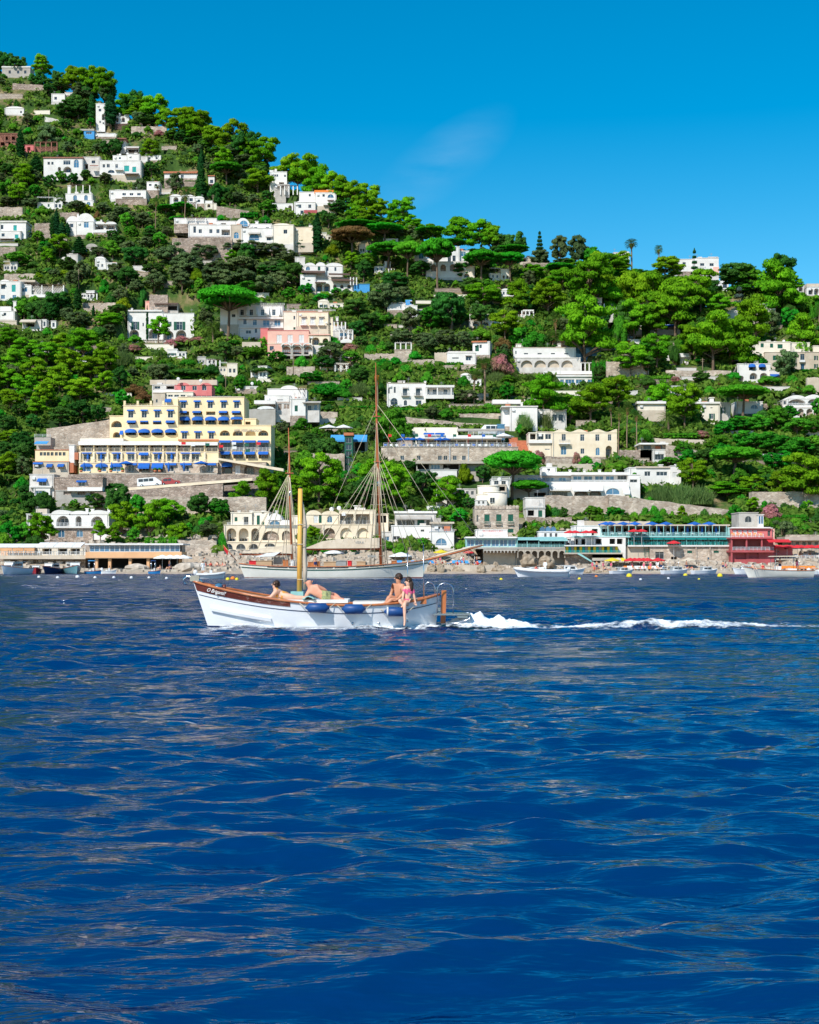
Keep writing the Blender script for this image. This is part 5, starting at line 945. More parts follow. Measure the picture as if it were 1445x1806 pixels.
def round_towers():
    b = Bld('tower_house','cream house of round towers under the central umbrella pine','house',13,405,608,270,Y=286).mark('the house of round towers')
    for (c,w,t0,t1,y,mt) in ((482,76,142,200,2.0,'ivory'),(525,85,190,272,0,'ivory'),(455,60,205,275,.5,'ivory')):
        q = MB(); r = b.X(c + w) - b.X(c); q.tube([(b.X(c),r + y,b.Zc(t1) - 2),(b.X(c),r + y,b.Zc(t0))],r,24); q.tube([(b.X(c),r + y,b.Zc(t0) + .002),(b.X(c),r + y,b.Zc(t0) + .2)],r * 1.03,24); q.build('tower',mt,b.root)
    b.put('w',b.X(502),-.06,b.Zc(262),b.X(520) - b.X(486),b.Zc(224) - b.Zc(262)); b._reg(405,608,140,272,0,8); b.block(385,465,245,278,'white',f=1,d=5,wins=row('d',[410,440],14,250,268)); b.block(545,600,140,185,'beige',f=-4,d=5,wins=[('o',552,590,148,178)])
    b.block(495,620,100,140,'white',f=-6,d=5,wins=row('d',[530,580],30,110,135)); b.rail(500,620,80,100,f=-5.6,mat='frame'); b.dish(560,92,4)
round_towers()
def stone_restaurant():
    b = Bld('house','rough stone house with scalloped top and closed green shutters','house',13,380,690,490,Y=272).mark('the stone house with green shutters')
    b.block(380,685,290,495,'palestone',d=8,cap=.1,wins=row('g',[465,547,628],36,340,388) + [('g',608,648,440,466),('B',394,406,344,392)])
    for i in range(13):
        x0 = lerp(380,685,i / 13); c,w = b.X(x0 + 11.7),b.X(x0 + 10.5) - b.X(x0)
        MB().prism([(c - w,b.Zc(304)),(c + w,b.Zc(304)),(c + w,b.Zc(282)),(c,b.Zc(276)),(c - w,b.Zc(282))],-.12,.0).build('scallop','palestone',b.root)
    for x in (465,547,628): b.rail(x - 20,x + 20,386,408,f=.25,step=.25,mat='green',bars=2); b.slab(x - 22,x + 22,408,412,'palestone',f=.4,d=.4,name='sill')
    # the restaurant in front of it
    r = Bld('restaurant','turquoise glazed seafront restaurant over scalloped arches','restaurant',13,320,1005,690,Y=258).mark('the turquoise seafront restaurant')
    r.block(390,606,448,494,'white',f=-6,d=6,cap=.1); lettering('RISTORANTE CIRO',r.root,r.X(518),6 - .02,r.Zc(451),.52,'rose',w=r.X(588) - r.X(446))
    r.block(320,672,500,572,'turquoise',f=-.3,d=7,cap=.1,sink=.1,capmat='white',wins=[('k',x,x + 52,514,562) for x in range(326,660,57)]); r.box(318,670,494,504,'white',f=.6,d=7,name='roof')
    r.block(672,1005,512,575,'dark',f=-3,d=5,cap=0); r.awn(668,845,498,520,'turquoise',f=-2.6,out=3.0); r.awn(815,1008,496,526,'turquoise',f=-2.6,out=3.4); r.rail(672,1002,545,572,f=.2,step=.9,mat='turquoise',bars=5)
    for x in (672,740,820,905,1000): r.box(x,x + 4,515,572,'turquoise',f=.2,d=.12,name='pillar')
    r.block(440,672,572,700,'beige',f=-2.0,d=7,cap=0,sink=1); r.slab(300,1005,566,577,'greywall',f=.6,d=9,name='floor'); r.block(672,1005,577,700,'greywall',f=-2.4,d=6,cap=0,sink=1)
    for i in range(10):       # corbel arches carrying the floor
        x = 440 + i * 24; c,w = r.X(x + 12),(r.X(x + 24) - r.X(x)) / 2; MB().prism([(c - w,r.Zc(606)),(c - w * .8,r.Zc(606)),*[(c - w * .8 * math.cos(math.pi * q / 6),r.Zc(600) + w * .8 * math.sin(math.pi * q / 6)) for q in range(7)],(c + w * .8,r.Zc(606)),(c + w,r.Zc(606)),(c + w,r.Zc(577)),(c - w,r.Zc(577))],-.5,1.9).build('corbel_arch','greywall',r.root)
    for i in range(7):
        x = 675 + i * 47; c,w = r.X(x + 23),(r.X(x + 46) - r.X(x)) / 2; MB().prism([(c - w,r.Zc(640)),(c - w * .82,r.Zc(640)),*[(c - w * .82 * math.cos(math.pi * q / 6),r.Zc(610) + w * .82 * math.sin(math.pi * q / 6)) for q in range(7)],(c + w * .82,r.Zc(640)),(c + w,r.Zc(640)),(c + w,r.Zc(577)),(c - w,r.Zc(577))],-.5,2.2).build('corbel_arch','concrete',r.root)
    for i in range(9): table_set(r.bx + r.X(690 + i * 35),r.Y + 1.2,r.bz + r.Zc(566),'turquoise table with chairs on the turquoise restaurant deck, %s from left' % ORD[i],'turquoise restaurant tables','turquoise')
stone_restaurant()
small('bath_hut_row','row of small pale blue gabled bathing huts beside the turquoise restaurant',13,[(820,1050,462,500,'whitecloth',0,4,row('d',[868,905,942],16,470,495))],500,Y=266,cat='huts',fn=lambda b: [b.vault(x - 18,x + 18,424,463,'skypane',d=4,n=4,name='gable') for x in (850,888,926)] and None)
small('house','grey house with green door in the shade of the small umbrella pine',13,[(735,865,300,360,'white2',0,6,[('g',818,846,312,358),('o',745,790,312,350)]),(730,865,228,302,'white2',-2,6)],380,Y=281,ref='the house in the pine shade',fn=lambda b: b.rail(735,862,285,302,f=.2))
def lido():
    b = Bld('lido','two-storey turquoise framed bathing lido with green parasols on a stone base','lido',14,-240,835,665,Y=260).mark('the turquoise lido')
    Zr = lambda y: b.Zc(y)
    b.block(-240,0,420,490,'white',f=-2,d=6,cap=.1,wins=row('o',[-100,-30],40,440,485)); b.block(-120,822,420,490,'polewood',f=-3,d=5,cap=0,wins=[('o',x,x + 34,436,486) for x in range(-110,800,50)])
    b.slab(-60,832,410,419,'beige',f=.4,d=7,name='roof'); b.slab(-240,835,488,499,'turquoise',f=.9,d=6,name='deck'); b.slab(130,835,552,562,'white',f=1.2,d=6,name='deck')
    for x in range(-60,835,48): b.box(x,x + 4,419,488,'turquoise',f=.4,d=.12,name='post')
    for x in range(130,835,100): b.box(x,x + 4,499,552,'turquoise',f=.6,d=.12,name='post')
    b.rail(-60,830,464,488,f=.7,step=.7,mat='turquoise',bars=4); b.rail(130,832,530,553,f=1.1,step=.7,mat='teal',bars=3); b.block(-120,130,499,556,'white',f=-1.5,d=4,cap=0,wins=row('o',[-60,50],70,505,550)); b.block(130,835,499,556,'greywall',f=-4,d=4,cap=0)
    b.block(280,835,562,668,'palestone',f=.8,d=8,cap=0,wins=[('d',316,376,598,648),('g',536,570,590,608),('g',718,754,590,606),('g',806,830,590,608),('o',425,465,632,660),('b',676,692,636,656)]); b.block(60,282,562,660,'beige',f=.2,d=7,cap=0)
    for x in (594,690): b.box(x,x + 8,562,666,'palestone',f=1.1,d=.3,name='buttress')
    for i,x in enumerate(range(140,780,75)): b.awn(x,x + 70,498,514,'teal',f=-.8,out=1.9)
    b.rail(240,270,560,630,f=.5,step=.4,mat='green',bars=6); b.box(815,836,430,560,'turquoise',f=.2,d=3,name='end_wall')
    z1 = b.bz + b.Zc(488) + .02
    for i,x in enumerate((10,100,180,298,395,592,692,-20)): parasol(b.bx + b.X(x),b.Y + .8,z1,1.4,2.6,'blue','blue parasol on the upper turquoise lido deck, %s from left' % ORD[[1,2,3,4,5,6,7,0][i]])
    for i,x in enumerate((345,445,545,645,742)): q = MB(); q.tube([(0,0,0),(0,0,1.1),(0,0,2.1)],[.05,.26,.05],6); tag(q.build('closed_parasol','blue',None,(b.bx + b.X(x),b.Y + .9,z1)),'closed blue parasol on the upper turquoise lido deck, %s from left' % ORD[i],'parasol','closed lido parasols')
    for i in range(14): lounger(b.bx + b.X(20 + i * 56),b.Y + .3,z1,1.57 + _hr.uniform(-.2,.2),'whitecloth','white lounger on the upper turquoise lido deck, %s from left' % ORD[i],'upper lido loungers')
    z2 = b.bz + b.Zc(552) + .02
    for i in range(13): table_set(b.bx + b.X(150 + i * 52),b.Y - .2,z2,'turquoise table with chairs on the lower lido deck, %s from left' % ORD[i],'lower lido tables','turquoise')
    for i,x in enumerate((430,158,210)):
        parasol(b.bx + b.X(x if i == 0 else x),b.Y - 2.0,(b.bz + b.Zc(668)) if i == 0 else z2,1.3 if i == 0 else 1.1,3.9 if i == 0 else 2.9,'redcloth',['red parasol against the stone lido wall','red parasol left of the green lido parasols, first','red parasol left of the green lido parasols, second'][i])
lido()
def striped_cabins():
    b = Bld('cabin_row','row of yellow and green striped beach cabins on a turquoise deck','cabins',13,1000,1400,650,Y=257).mark('the striped beach cabins')
    for i in range(19):
        x = 1008 + i * 19; b.box(x,x + 17,562,604,['yellowpaint','teal','greyframe','yellowpaint','green'][i % 5],f=-1,d=1.5,name='cabin')
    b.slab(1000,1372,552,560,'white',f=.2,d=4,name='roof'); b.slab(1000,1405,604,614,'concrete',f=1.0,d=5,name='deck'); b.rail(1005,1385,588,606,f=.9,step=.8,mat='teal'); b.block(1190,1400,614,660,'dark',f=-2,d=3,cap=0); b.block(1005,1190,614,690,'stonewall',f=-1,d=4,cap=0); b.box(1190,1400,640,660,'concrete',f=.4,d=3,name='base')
    mb = MB(); mb.prism([(b.X(1080),b.Zc(612)),(b.X(1200),b.Zc(682)),(b.X(1215),b.Zc(682)),(b.X(1095),b.Zc(606))],-1.3,-1.1); mb.build('stair_rail','turquoise',b.root); b.block(1000,1200,500,552,'white',f=-3,d=4,cap=.1,wins=row('o',[1030,1080,1130],28,510,548)); b.block(1200,1420,498,552,'white',f=-2,d=4,cap=.1,wins=row('o',[1235,1330,1380],40,508,545))
    for i,x in enumerate((1040,1075,1150,1190)): parasol(b.bx + b.X(x),b.Y + .6,b.bz + b.Zc(552),1.1,2.7,'redcloth','red parasol above the striped beach cabins, %s from left' % ORD[i])
striped_cabins()
def red_lido():
    b = Bld('lido','dark red three-storey bathing lido with railed decks','lido',14,838,1135,680,Y=256).mark('the dark red lido')
    b.block(840,1120,438,500,'rose',f=-2.5,d=6,cap=.15,capmat='white',wins=row('W',[864,900,935,970,1005],24,448,478) + [('d',1090,1108,452,490)]); b.slab(838,1130,498,508,'red',f=.6,d=6,name='deck'); b.rail(842,1060,474,498,f=.5,step=.7,mat='whitecloth')
    b.block(840,1130,508,590,'red',f=-1,d=6,cap=0,wins=[('o',848,945,515,562),('o',955,1052,515,562)],loggia=3); b.slab(838,1135,588,602,'red',f=.5,d=5,name='deck')
    for x in (838,940,1045): b.box(x,x + 10,508,590,'red',f=.3,d=.3,name='pillar')
    b.rail(850,1130,564,588,f=.4,step=.7,mat='rail',bars=4); b.block(850,1135,602,685,'red',f=-.6,d=6,cap=0,wins=[('o',870,942,608,650),('o',962,1028,606,644)]); b.box(838,848,602,685,'red',f=.4,d=.3,name='pillar')
    b.block(892,1025,332,428,'greywall',f=-6,d=6,wins=[('B',934,980,352,395)]); b.block(1025,1062,345,415,'white2',f=-5,d=5,wins=row('b',[1035,1052],12,352,405)); b.block(1115,1138,440,520,'pink',f=-3,d=5,cap=0)
    b.awn(1080,1235,512,534,'redcloth',f=.2,out=1.6); b.slab(840,1110,428,436,'white',f=-2,d=5,name='roof')
    for i in range(6): lounger(b.bx + b.X(862 + i * 38),b.Y + .6,b.bz + b.Zc(498),1.57,'orange','orange lounger on the red lido top deck, %s from left' % ORD[i],'red lido loungers')
red_lido()
def right_beach_house():
    b = Bld('beach_club','low beige beach club with red parasols right of the red lido','beach club',14,1135,1460,655,Y=258).mark('the low beige beach club')
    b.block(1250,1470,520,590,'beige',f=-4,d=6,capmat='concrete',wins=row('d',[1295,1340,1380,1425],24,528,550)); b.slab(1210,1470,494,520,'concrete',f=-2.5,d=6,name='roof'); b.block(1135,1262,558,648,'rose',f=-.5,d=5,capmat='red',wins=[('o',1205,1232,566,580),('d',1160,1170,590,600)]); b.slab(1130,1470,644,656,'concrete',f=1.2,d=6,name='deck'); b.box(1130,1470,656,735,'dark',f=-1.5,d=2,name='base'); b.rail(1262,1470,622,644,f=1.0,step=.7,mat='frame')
    b.box(1240,1470,480,496,'palestone',f=-5,d=3)
    z = b.bz + b.Zc(644)
    for i in range(9): parasol(b.bx + b.X(1150 + i * 36),b.Y - .2 + (i % 2),z,1.35,2.5,'redcloth','red parasol on the low beige beach club deck, %s from left' % ORD[i])
    for i in range(9): lounger(b.bx + b.X(1155 + i * 34),b.Y + .1,z,1.57,'orange' if i % 2 else 'whitecloth','lounger on the low beige beach club deck, %s from left' % ORD[i],'beach club loungers')
right_beach_house()
def quay(name,label,zr,x0,x1,yt,yb,Y,d,mat='concrete'):
    a,b_,s = ZR[zr]; X0,X1 = Xp(a + x0 / s,Y),Xp(a + x1 / s,Y); zt = Zp(b_ + yt / s,Y); mb = MB(); n = 14; rr = random.Random(int(x0 + Y)); top = [(lerp(X0,X1,i / n),Y + rr.uniform(-.4,.4)) for i in range(n + 1)]
    mb.prismz(top + [(X1,Y + d),(X0,Y + d)],-1.5,zt); tag(mb.build(name,mat),label,'quay',kind='structure'); return zt
Z_R = quay('quay','concrete bathing platform in front of the lidos',14,-30,1470,728,740,249,10); Z_L = quay('quay','concrete ledge under the stilt restaurant',7,0,1160,738,748,250,7); Z_M = quay('beach','pebble beach behind the schooner',7,1100,1445,720,745,251,14,'paving')
Z_N = quay('beach','stony beach below the white modern villa',13,-700,520,690,740,250,9,'paving')
def rocks():
    rr = random.Random(21); mats = ('rock','palerock'); n = 0
    spots = [(7,800,955,700,745,'palerock',1),(7,1120,1290,690,745,'palerock',1),(7,1300,1440,720,748,'rock',1)]
    for i in range(16): x = 20 + i * 34; spots.append((13,x,x + rr.uniform(40,80),rr.uniform(672,705),738,mats[rr.random() < .35],0))
    spots += [(13,690,810,605,690,'rock',1),(13,820,935,625,700,'rock',1),(13,495,560,668,738,'rock',1)]
    for i in range(13): x = 620 + i * 64; spots.append((13,x,x + rr.uniform(40,70),rr.uniform(712,728),742,'rock',0))
    for i in range(16): x = rr.uniform(400,640); spots.append((8,x - 30,x + 30,rr.uniform(510,570),610,'palerock',0))
    for k,(zr,x0,x1,yt,yb,mt,big) in enumerate(spots):
        a,b_,s = ZR[zr]; Y = 251 + rr.uniform(0,4) - (2.5 if yb > 735 and not big else 0) + (12 if zr == 8 else 0); w = (x1 - x0) / s * Y / F / 2; h = (yb - yt) / s * Y / F; q = MB(); q.ell((0,0,0),(w,w * .8,h * .62),14,8)
        sd = rr.uniform(0,99); q.v = [tuple(Vector(p) * (1 + .42 * noise.noise(Vector(p) * (1.6 / max(.6,w)) + Vector((sd,0,0))) + .2 * noise.noise(Vector(p) * (4 / max(.6,w)) + Vector((0,sd,0))))) for p in q.v]; q.sm = [False] * len(q.sm)
        lab = ('large pale boulder' if mt == 'palerock' else 'large brown rock') if big else 'brown shore rock'
        tag(q.build('rock',mt,None,(Xp(a + (x0 + x1) / 2 / s,Y),Y,Zp(b_ + yb / s,Y) + h * .35)),lab,'rock','shore rocks')
        o = COL.objects[-1]; ROCKS.append((o,a + (x0 + x1) / 2 / s,lab))
ROCKS = []
rocks()
ROCKS.sort(key=lambda r: r[1])
_rc = {}
for o,px,lab in ROCKS:
    _rc[lab] = _rc.get(lab,0) + 1; o['label'] = '%s at the water edge, %s of its kind from left' % (lab,ORD[_rc[lab] - 1])
# ---------------------------------------------------------------- plants: prototypes
def leaf_mesh(name,mat,clumps,per,leaf,seed,asp=1.0,core=0.8,up=0.35,jit=0.5,tuft=False):
    """leaf-sized faces spread over clumps (cx,cy,cz,rx,ry,rz,tone) with a dim core inside each"""
    r = np.random.RandomState(seed); V,Nn,T,Fc = [],[],[],[]; off = 0
    for (cx,cy,cz,rx,ry,rz,tone) in clumps:
        n = per; d = r.normal(size=(n,3)); d /= np.linalg.norm(d,axis=1)[:,None]
        d[:,2] = np.where(d[:,2] < -0.35,-d[:,2] * 0.6,d[:,2]); d /= np.linalg.norm(d,axis=1)[:,None]
        rr = r.uniform(0.78,1.08,(n,1)); R3 = np.array([rx,ry,rz]); c = np.array([cx,cy,cz]) + d * rr * R3
        nrm = d / R3; nrm /= np.linalg.norm(nrm,axis=1)[:,None]
        o = nrm + r.normal(0,jit,(n,3)); o /= np.linalg.norm(o,axis=1)[:,None]
        a = np.cross(o,r.normal(size=(n,3))); a /= np.linalg.norm(a,axis=1)[:,None]; b = np.cross(o,a)
        sz = leaf * r.uniform(0.55,1.35,(n,1))
        P = np.stack([c - a * sz * asp,c - b * sz * 0.55,c + a * sz * asp,c + b * sz * 0.55],1)
        vn = nrm * 0.75 + o * 0.3 + np.array([0,0,up]); vn /= np.linalg.norm(vn,axis=1)[:,None]
        V.append(P.reshape(-1,3)); Nn.append(np.repeat(vn,4,0)); T.append(np.repeat(np.clip(tone + r.normal(0,0.13,n),0,1),4))
        Fc.append((np.arange(n * 4).reshape(n,4) + off)); off += n * 4
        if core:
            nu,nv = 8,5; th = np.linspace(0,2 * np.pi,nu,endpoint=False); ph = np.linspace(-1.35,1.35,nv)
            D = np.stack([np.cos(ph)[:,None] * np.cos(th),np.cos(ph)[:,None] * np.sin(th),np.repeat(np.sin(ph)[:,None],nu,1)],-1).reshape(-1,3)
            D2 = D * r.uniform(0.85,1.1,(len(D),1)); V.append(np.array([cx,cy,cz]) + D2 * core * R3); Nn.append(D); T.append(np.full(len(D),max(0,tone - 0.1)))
            q = [(j * nu + i,j * nu + (i + 1) % nu,(j + 1) * nu + (i + 1) % nu,(j + 1) * nu + i) for j in range(nv - 1) for i in range(nu)]
            Fc.append(np.array(q) + off); off += len(D)
    V = np.concatenate(V); Nn = np.concatenate(Nn); T = np.concatenate(T); Fc = np.concatenate(Fc)
    me = bpy.data.meshes.new(name); me.vertices.add(len(V)); me.vertices.foreach_set('co',V.ravel().astype(np.float32))
    me.loops.add(Fc.size); me.loops.foreach_set('vertex_index',Fc.ravel().astype(np.int32))
    me.polygons.add(len(Fc)); me.polygons.foreach_set('loop_start',np.arange(0,Fc.size,4,dtype=np.int32)); me.polygons.foreach_set('loop_total',np.full(len(Fc),4,np.int32))
    me.polygons.foreach_set('use_smooth',np.ones(len(Fc),bool)); me.update()
    at = me.attributes.new('tone','FLOAT','POINT'); at.data.foreach_set('value',T.astype(np.float32))
    me.normals_split_custom_set_from_vertices(Nn.tolist()); me.materials.append(M[mat])
    return me
PROTO = {}
def limb(mb,a,b,r0,r1,rr,n=4,bend=0.06):
    a,b = Vector(a),Vector(b); Ln = (b - a).length; pts = []
    off = Vector((rr.uniform(-1,1),rr.uniform(-1,1),rr.uniform(-.3,.3))) * Ln * bend
    for i in range(n + 1): t = i / n; pts.append(a.lerp(b,t) + off * math.sin(math.pi * t))
    mb.tube(pts,[lerp(r0,r1,i / n) for i in range(n + 1)],6)
def proto(kind,name,seed,**k):
    rr = random.Random(seed); U = rr.uniform; cl = []; tr = MB(); H = 10.0; lm = k.get('mat'); per = k.get('per',110); leaf = k.get('leaf',0.34); ft = {}
    if kind == 'aleppo':          # tall, open, tiers of bright tufts
        W = k.get('w',3.2); top = Vector((U(-.6,.6),U(-.5,.5),H * .84)); limb(tr,(0,0,-1),top,.34,.1,rr,6,.05)
        lobes = []
        for j in range(k.get('lobes',8)): t = (j + U(.2,.8)) / k.get('lobes',8); wr = W * U(.35,.8) * math.sin(math.pi * (.25 + .62 * t)) ** .5; a = j * 2.4 + U(-.6,.6); lobes.append((math.cos(a) * wr,math.sin(a) * wr,lerp(3.4,9.2,t),U(1.1,2.1) * (1.15 - .4 * t),t))
        for i in range(k.get('n',26)):
            lx,ly,z,lr,t = lobes[i % len(lobes)]; a,q = U(0,6.28),math.sqrt(U(0,1)); x,y = lx + math.cos(a) * lr * q,ly + math.sin(a) * lr * q; z += (1 - q * q) * lr * .35 - .2; s = U(.6,1.1)
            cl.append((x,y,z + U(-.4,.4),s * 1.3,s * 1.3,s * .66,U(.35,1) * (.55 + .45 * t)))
            if i % 2: limb(tr,(top.x * z / H * .9,top.y * z / H * .9,max(2.2,z - 1.6)),(x * .85,y * .85,z - .25),.11,.035,rr,3,.1)
    elif kind == 'umbrella':      # stone pine: bare leaning trunk, flat-bottomed dome
        W = k.get('w',4.6); lean = U(-.9,.9); fork = Vector((lean * .6,U(-.3,.3),H * .55)); limb(tr,(0,0,-1),fork,.36,.24,rr,5,.05); c = Vector((lean,0,0))
        for i in range(k.get('n',34)):
            q = math.sqrt((i + .5) / k.get('n',34)); a = i * 2.4 + U(-.2,.2); x,y = c.x + math.cos(a) * W * q * .88,math.sin(a) * W * q * .88
            z = H * .70 + 2.35 * math.sqrt(max(0,1 - q * q * .93)) - .15 + U(-.15,.15); s = U(.95,1.3)
            cl.append((x,y,z,s * 1.2,s * 1.2,s * .6,U(.45,.95)))
            if i % 2: limb(tr,fork,(x,y,z - .45),.17,.05,rr,4,.09)
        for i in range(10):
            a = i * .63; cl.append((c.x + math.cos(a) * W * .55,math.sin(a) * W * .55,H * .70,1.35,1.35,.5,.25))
    elif kind == 'round':         # oak, carob, olive: rounded, many small clumps, from low down
        W = k.get('w',4.2); z0 = k.get('z0',2.0); limb(tr,(0,0,-1),(U(-.3,.3),U(-.3,.3),5.5),.38,.16,rr,4,.06); n = k.get('n',34)
        hole = [Vector((rr.gauss(0,1),rr.gauss(0,1),rr.gauss(.3,.6))).normalized() for _ in range(3)]
        for i in range(n):
            d = Vector((rr.gauss(0,1),rr.gauss(0,1),rr.gauss(.1,1))).normalized(); q = U(.55,1) ** .5 * (.66 if any(d.dot(h_) > .8 for h_ in hole) else U(.88,1.14)); s = U(.85,1.6) * k.get('cs',1)
            zc = (z0 + H) / 2; x,y,z = d.x * W * q * .84,d.y * W * q * .84,zc + d.z * (H - z0) / 2 * q * .86
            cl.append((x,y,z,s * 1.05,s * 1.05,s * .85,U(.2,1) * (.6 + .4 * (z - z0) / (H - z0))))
            if i % 3 == 0: limb(tr,(0,0,3.2),(x * .8,y * .8,z * .95),.14,.04,rr,3,.08)
    elif kind == 'column':        # cypress
        limb(tr,(0,0,-1),(0,0,8.6),.2,.05,rr,4,.01); n = 24
        for i in range(n):
            t = (i + .5) / n; w = k.get('w',1.05) * (math.sin(math.pi * min(1,(t * .9 + .10))) ** .6) * (1.1 - .25 * t); a = i * 2.4
            cl.append((math.cos(a) * w * .35,math.sin(a) * w * .35,.6 + 9.1 * t,w * .75,w * .75,.75,U(.2,.9)))
    elif kind == 'tier':          # cedar or Norfolk pine: level tiers of branches on a straight stem
        limb(tr,(0,0,-1),(0,0,9.7),.24,.03,rr,5,.01); nt = k.get('tiers',9)
        for j in range(nt):
            z = lerp(k.get('z0',2.2),9.4,j / (nt - 1)); w = k.get('w',2.6) * (1 - .86 * j / (nt - 1)) ** .8; nb = 6
            for i in range(nb):
                a = i * 6.283 / nb + j * .5; e = (math.cos(a) * w,math.sin(a) * w,z + k.get('droop',.15)); limb(tr,(0,0,z),e,.06,.02,rr,2,.05)
                cl.append((e[0] * .62,e[1] * .62,z + .1,max(.24,w * .42),max(.24,w * .42),.22 if k.get('thin') else .42,U(.2,.9)))
        cl.append((0,0,9.7,.2,.2,.45,.7))
    elif kind == 'bush':
        n = k.get('n',16); W = k.get('w',6.0); limb(tr,(0,0,-.6),(0,0,4),.3,.15,rr,3,.03)
        for i in range(n):
            q = math.sqrt((i + .5) / n); a = i * 2.4 + U(-.3,.3); s = U(1.7,2.8)
            cl.append((math.cos(a) * W * q * .8,math.sin(a) * W * q * .8,lerp(7.6,2.2,q ** 1.5) + U(-.9,.9),s * 1.1,s * 1.1,s * .95,U(.2,1)))
    elif kind == 'hedge':
        tr.box(-.15,.15,-.15,.15,-1,4)
        for i in range(26):
            cl.append((lerp(-10,10,(i % 13) / 12) + U(-.3,.3),U(-.6,.6),(2.6 if i < 13 else 6.6) + U(-.4,.4),1.4,1.7,3.0,U(.3,.9)))
    if kind == 'palm':
        fan = k.get('fan'); pts = [(math.sin(i * .5) * k.get('lean',.25),0,lerp(-1,H * k.get('th',.84),i / 8)) for i in range(9)]
        tr.tube(pts,[lerp(k.get('r',.24),k.get('r',.24) * .75,i / 8) for i in range(9)],8); top = Vector(pts[-1]); FL = k.get('fl',2.4); v,f,T,Nn = [],[],[],[]
        for i in range(k.get('n',40)):
            a = i * 2.4 + U(-.2,.2); el = lerp(1.35,-.75 if not fan else -.5,(i / k.get('n',40)) ** .8); tone = U(.2,1); prev = top; Lf = FL * U(.85,1.1)
            dirh = Vector((math.cos(a),math.sin(a),0)); side = Vector((-math.sin(a),math.cos(a),0)); seg = 6; mid = []
            for j in range(seg + 1): mid.append(prev.copy()); e2 = el - j / seg * (1.25 if not fan else .7); prev = prev + (dirh * math.cos(e2) + Vector((0,0,math.sin(e2)))) * Lf / seg
            for j in range(seg):
                wd = (FL * .13) * math.sin(math.pi * (j + .9) / (seg + 1.2)) if not fan else FL * .10 * (j + .3)
                for sd in (-1,1):
                    for q in range(3):
                        p0 = mid[j].lerp(mid[j + 1],q / 3); p1 = mid[j].lerp(mid[j + 1],q / 3 + .2); tip = p0 + side * sd * wd + (mid[j + 1] - mid[j]) * .9 - Vector((0,0,wd * .35))
                        o = len(v); v += [p0,p1,tip + (p1 - p0) * .4,tip]; f.append((o,o + 1,o + 2,o + 3)); T += [tone] * 4
        me = bpy.data.meshes.new('fronds'); me.from_pydata([tuple(p) for p in v],[],f); at = me.attributes.new('tone','FLOAT','POINT'); at.data.foreach_set('value',T); me.materials.append(M[lm or 'leaf_palm'])
        parts = [('trunk',tr.mesh('trunk','palmbark')),('crown',me)]
        if fan or k.get('fruit'):
            sk = MB()
            for i in range(40 if fan else 14):
                a = i * 2.4; l = U(.8,1.9) * FL * .55; q = U(.25,.5) * FL * (.7 if fan else .6)
                sk.tube([top + Vector((0,0,-.1)),top + Vector((math.cos(a) * q,math.sin(a) * q,-.25 * l)),top + Vector((math.cos(a) * q * .8,math.sin(a) * q * .8,-l))],[.05,.16,.03],4)
            parts.append(('dry_skirt' if fan else 'fruit_stalks',sk.mesh('skirt','skirt' if fan else 'orange')))
        PROTO.setdefault(name,[]).append((parts,H,FL * 2)); return
    if kind == 'reed':
        v,f,T = [],[],[]
        for i in range(900):
            a,q = U(0,6.28),math.sqrt(U(0,1)); x,y = math.cos(a) * q * 5,math.sin(a) * q * 5; h = U(6,10.5) * (1 - .45 * q * q); b = U(0,6.28); ln = U(.6,2.6); w = .10; tone = U(0,1); pp = []
            for j in range(4): t = j / 3; pp.append((x + math.cos(b) * ln * t * t,y + math.sin(b) * ln * t * t,h * (t - .12 * t * t * (ln > 1.8))))
            for j in range(3):
                o = len(v); w0,w1 = w * (1.3 - j * .3),w * (1.0 - j * .3); sx,sy = -math.sin(b + 1),math.cos(b + 1)
                v += [(pp[j][0] - sx * w0,pp[j][1] - sy * w0,pp[j][2]),(pp[j][0] + sx * w0,pp[j][1] + sy * w0,pp[j][2]),(pp[j + 1][0] + sx * w1,pp[j + 1][1] + sy * w1,pp[j + 1][2]),(pp[j + 1][0] - sx * w1,pp[j + 1][1] - sy * w1,pp[j + 1][2])]
                f.append((o,o + 1,o + 2,o + 3)); T += [tone] * 4
        me = bpy.data.meshes.new('reeds'); me.from_pydata(v,[],f); at = me.attributes.new('tone','FLOAT','POINT'); at.data.foreach_set('value',T); me.materials.append(M[lm])
        PROTO.setdefault(name,[]).append(([('blades',me)],H,10.0)); return
    cm = leaf_mesh('crown',lm,cl,per,leaf,seed,k.get('asp',1.0),k.get('core',.78),k.get('up',.6),k.get('jit',.5))
    wid = 2 * max(max(abs(c[0]) + c[3] * .9 for c in cl),.5); top_ = max(c[2] + c[5] for c in cl)
    parts = [('trunk' if kind not in ('bush','hedge') else 'stem',tr.mesh('trunk','bark')),('crown' if kind not in ('bush','hedge') else 'foliage',cm)]
    PROTO.setdefault(name,[]).append((parts,top_,wid))
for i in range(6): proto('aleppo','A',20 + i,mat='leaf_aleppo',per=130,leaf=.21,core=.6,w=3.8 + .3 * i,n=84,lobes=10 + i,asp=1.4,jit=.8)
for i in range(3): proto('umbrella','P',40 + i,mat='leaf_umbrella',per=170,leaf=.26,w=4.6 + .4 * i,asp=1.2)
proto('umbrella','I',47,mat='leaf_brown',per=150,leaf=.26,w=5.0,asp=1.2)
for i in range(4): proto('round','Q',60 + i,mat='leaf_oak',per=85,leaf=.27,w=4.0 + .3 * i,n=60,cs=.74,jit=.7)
for i in range(4): proto('round','O',70 + i,mat='leaf_olive',per=110,leaf=.24,w=4.6,z0=1.2,n=62,cs=.72,jit=.9,asp=1.5,core=.72)
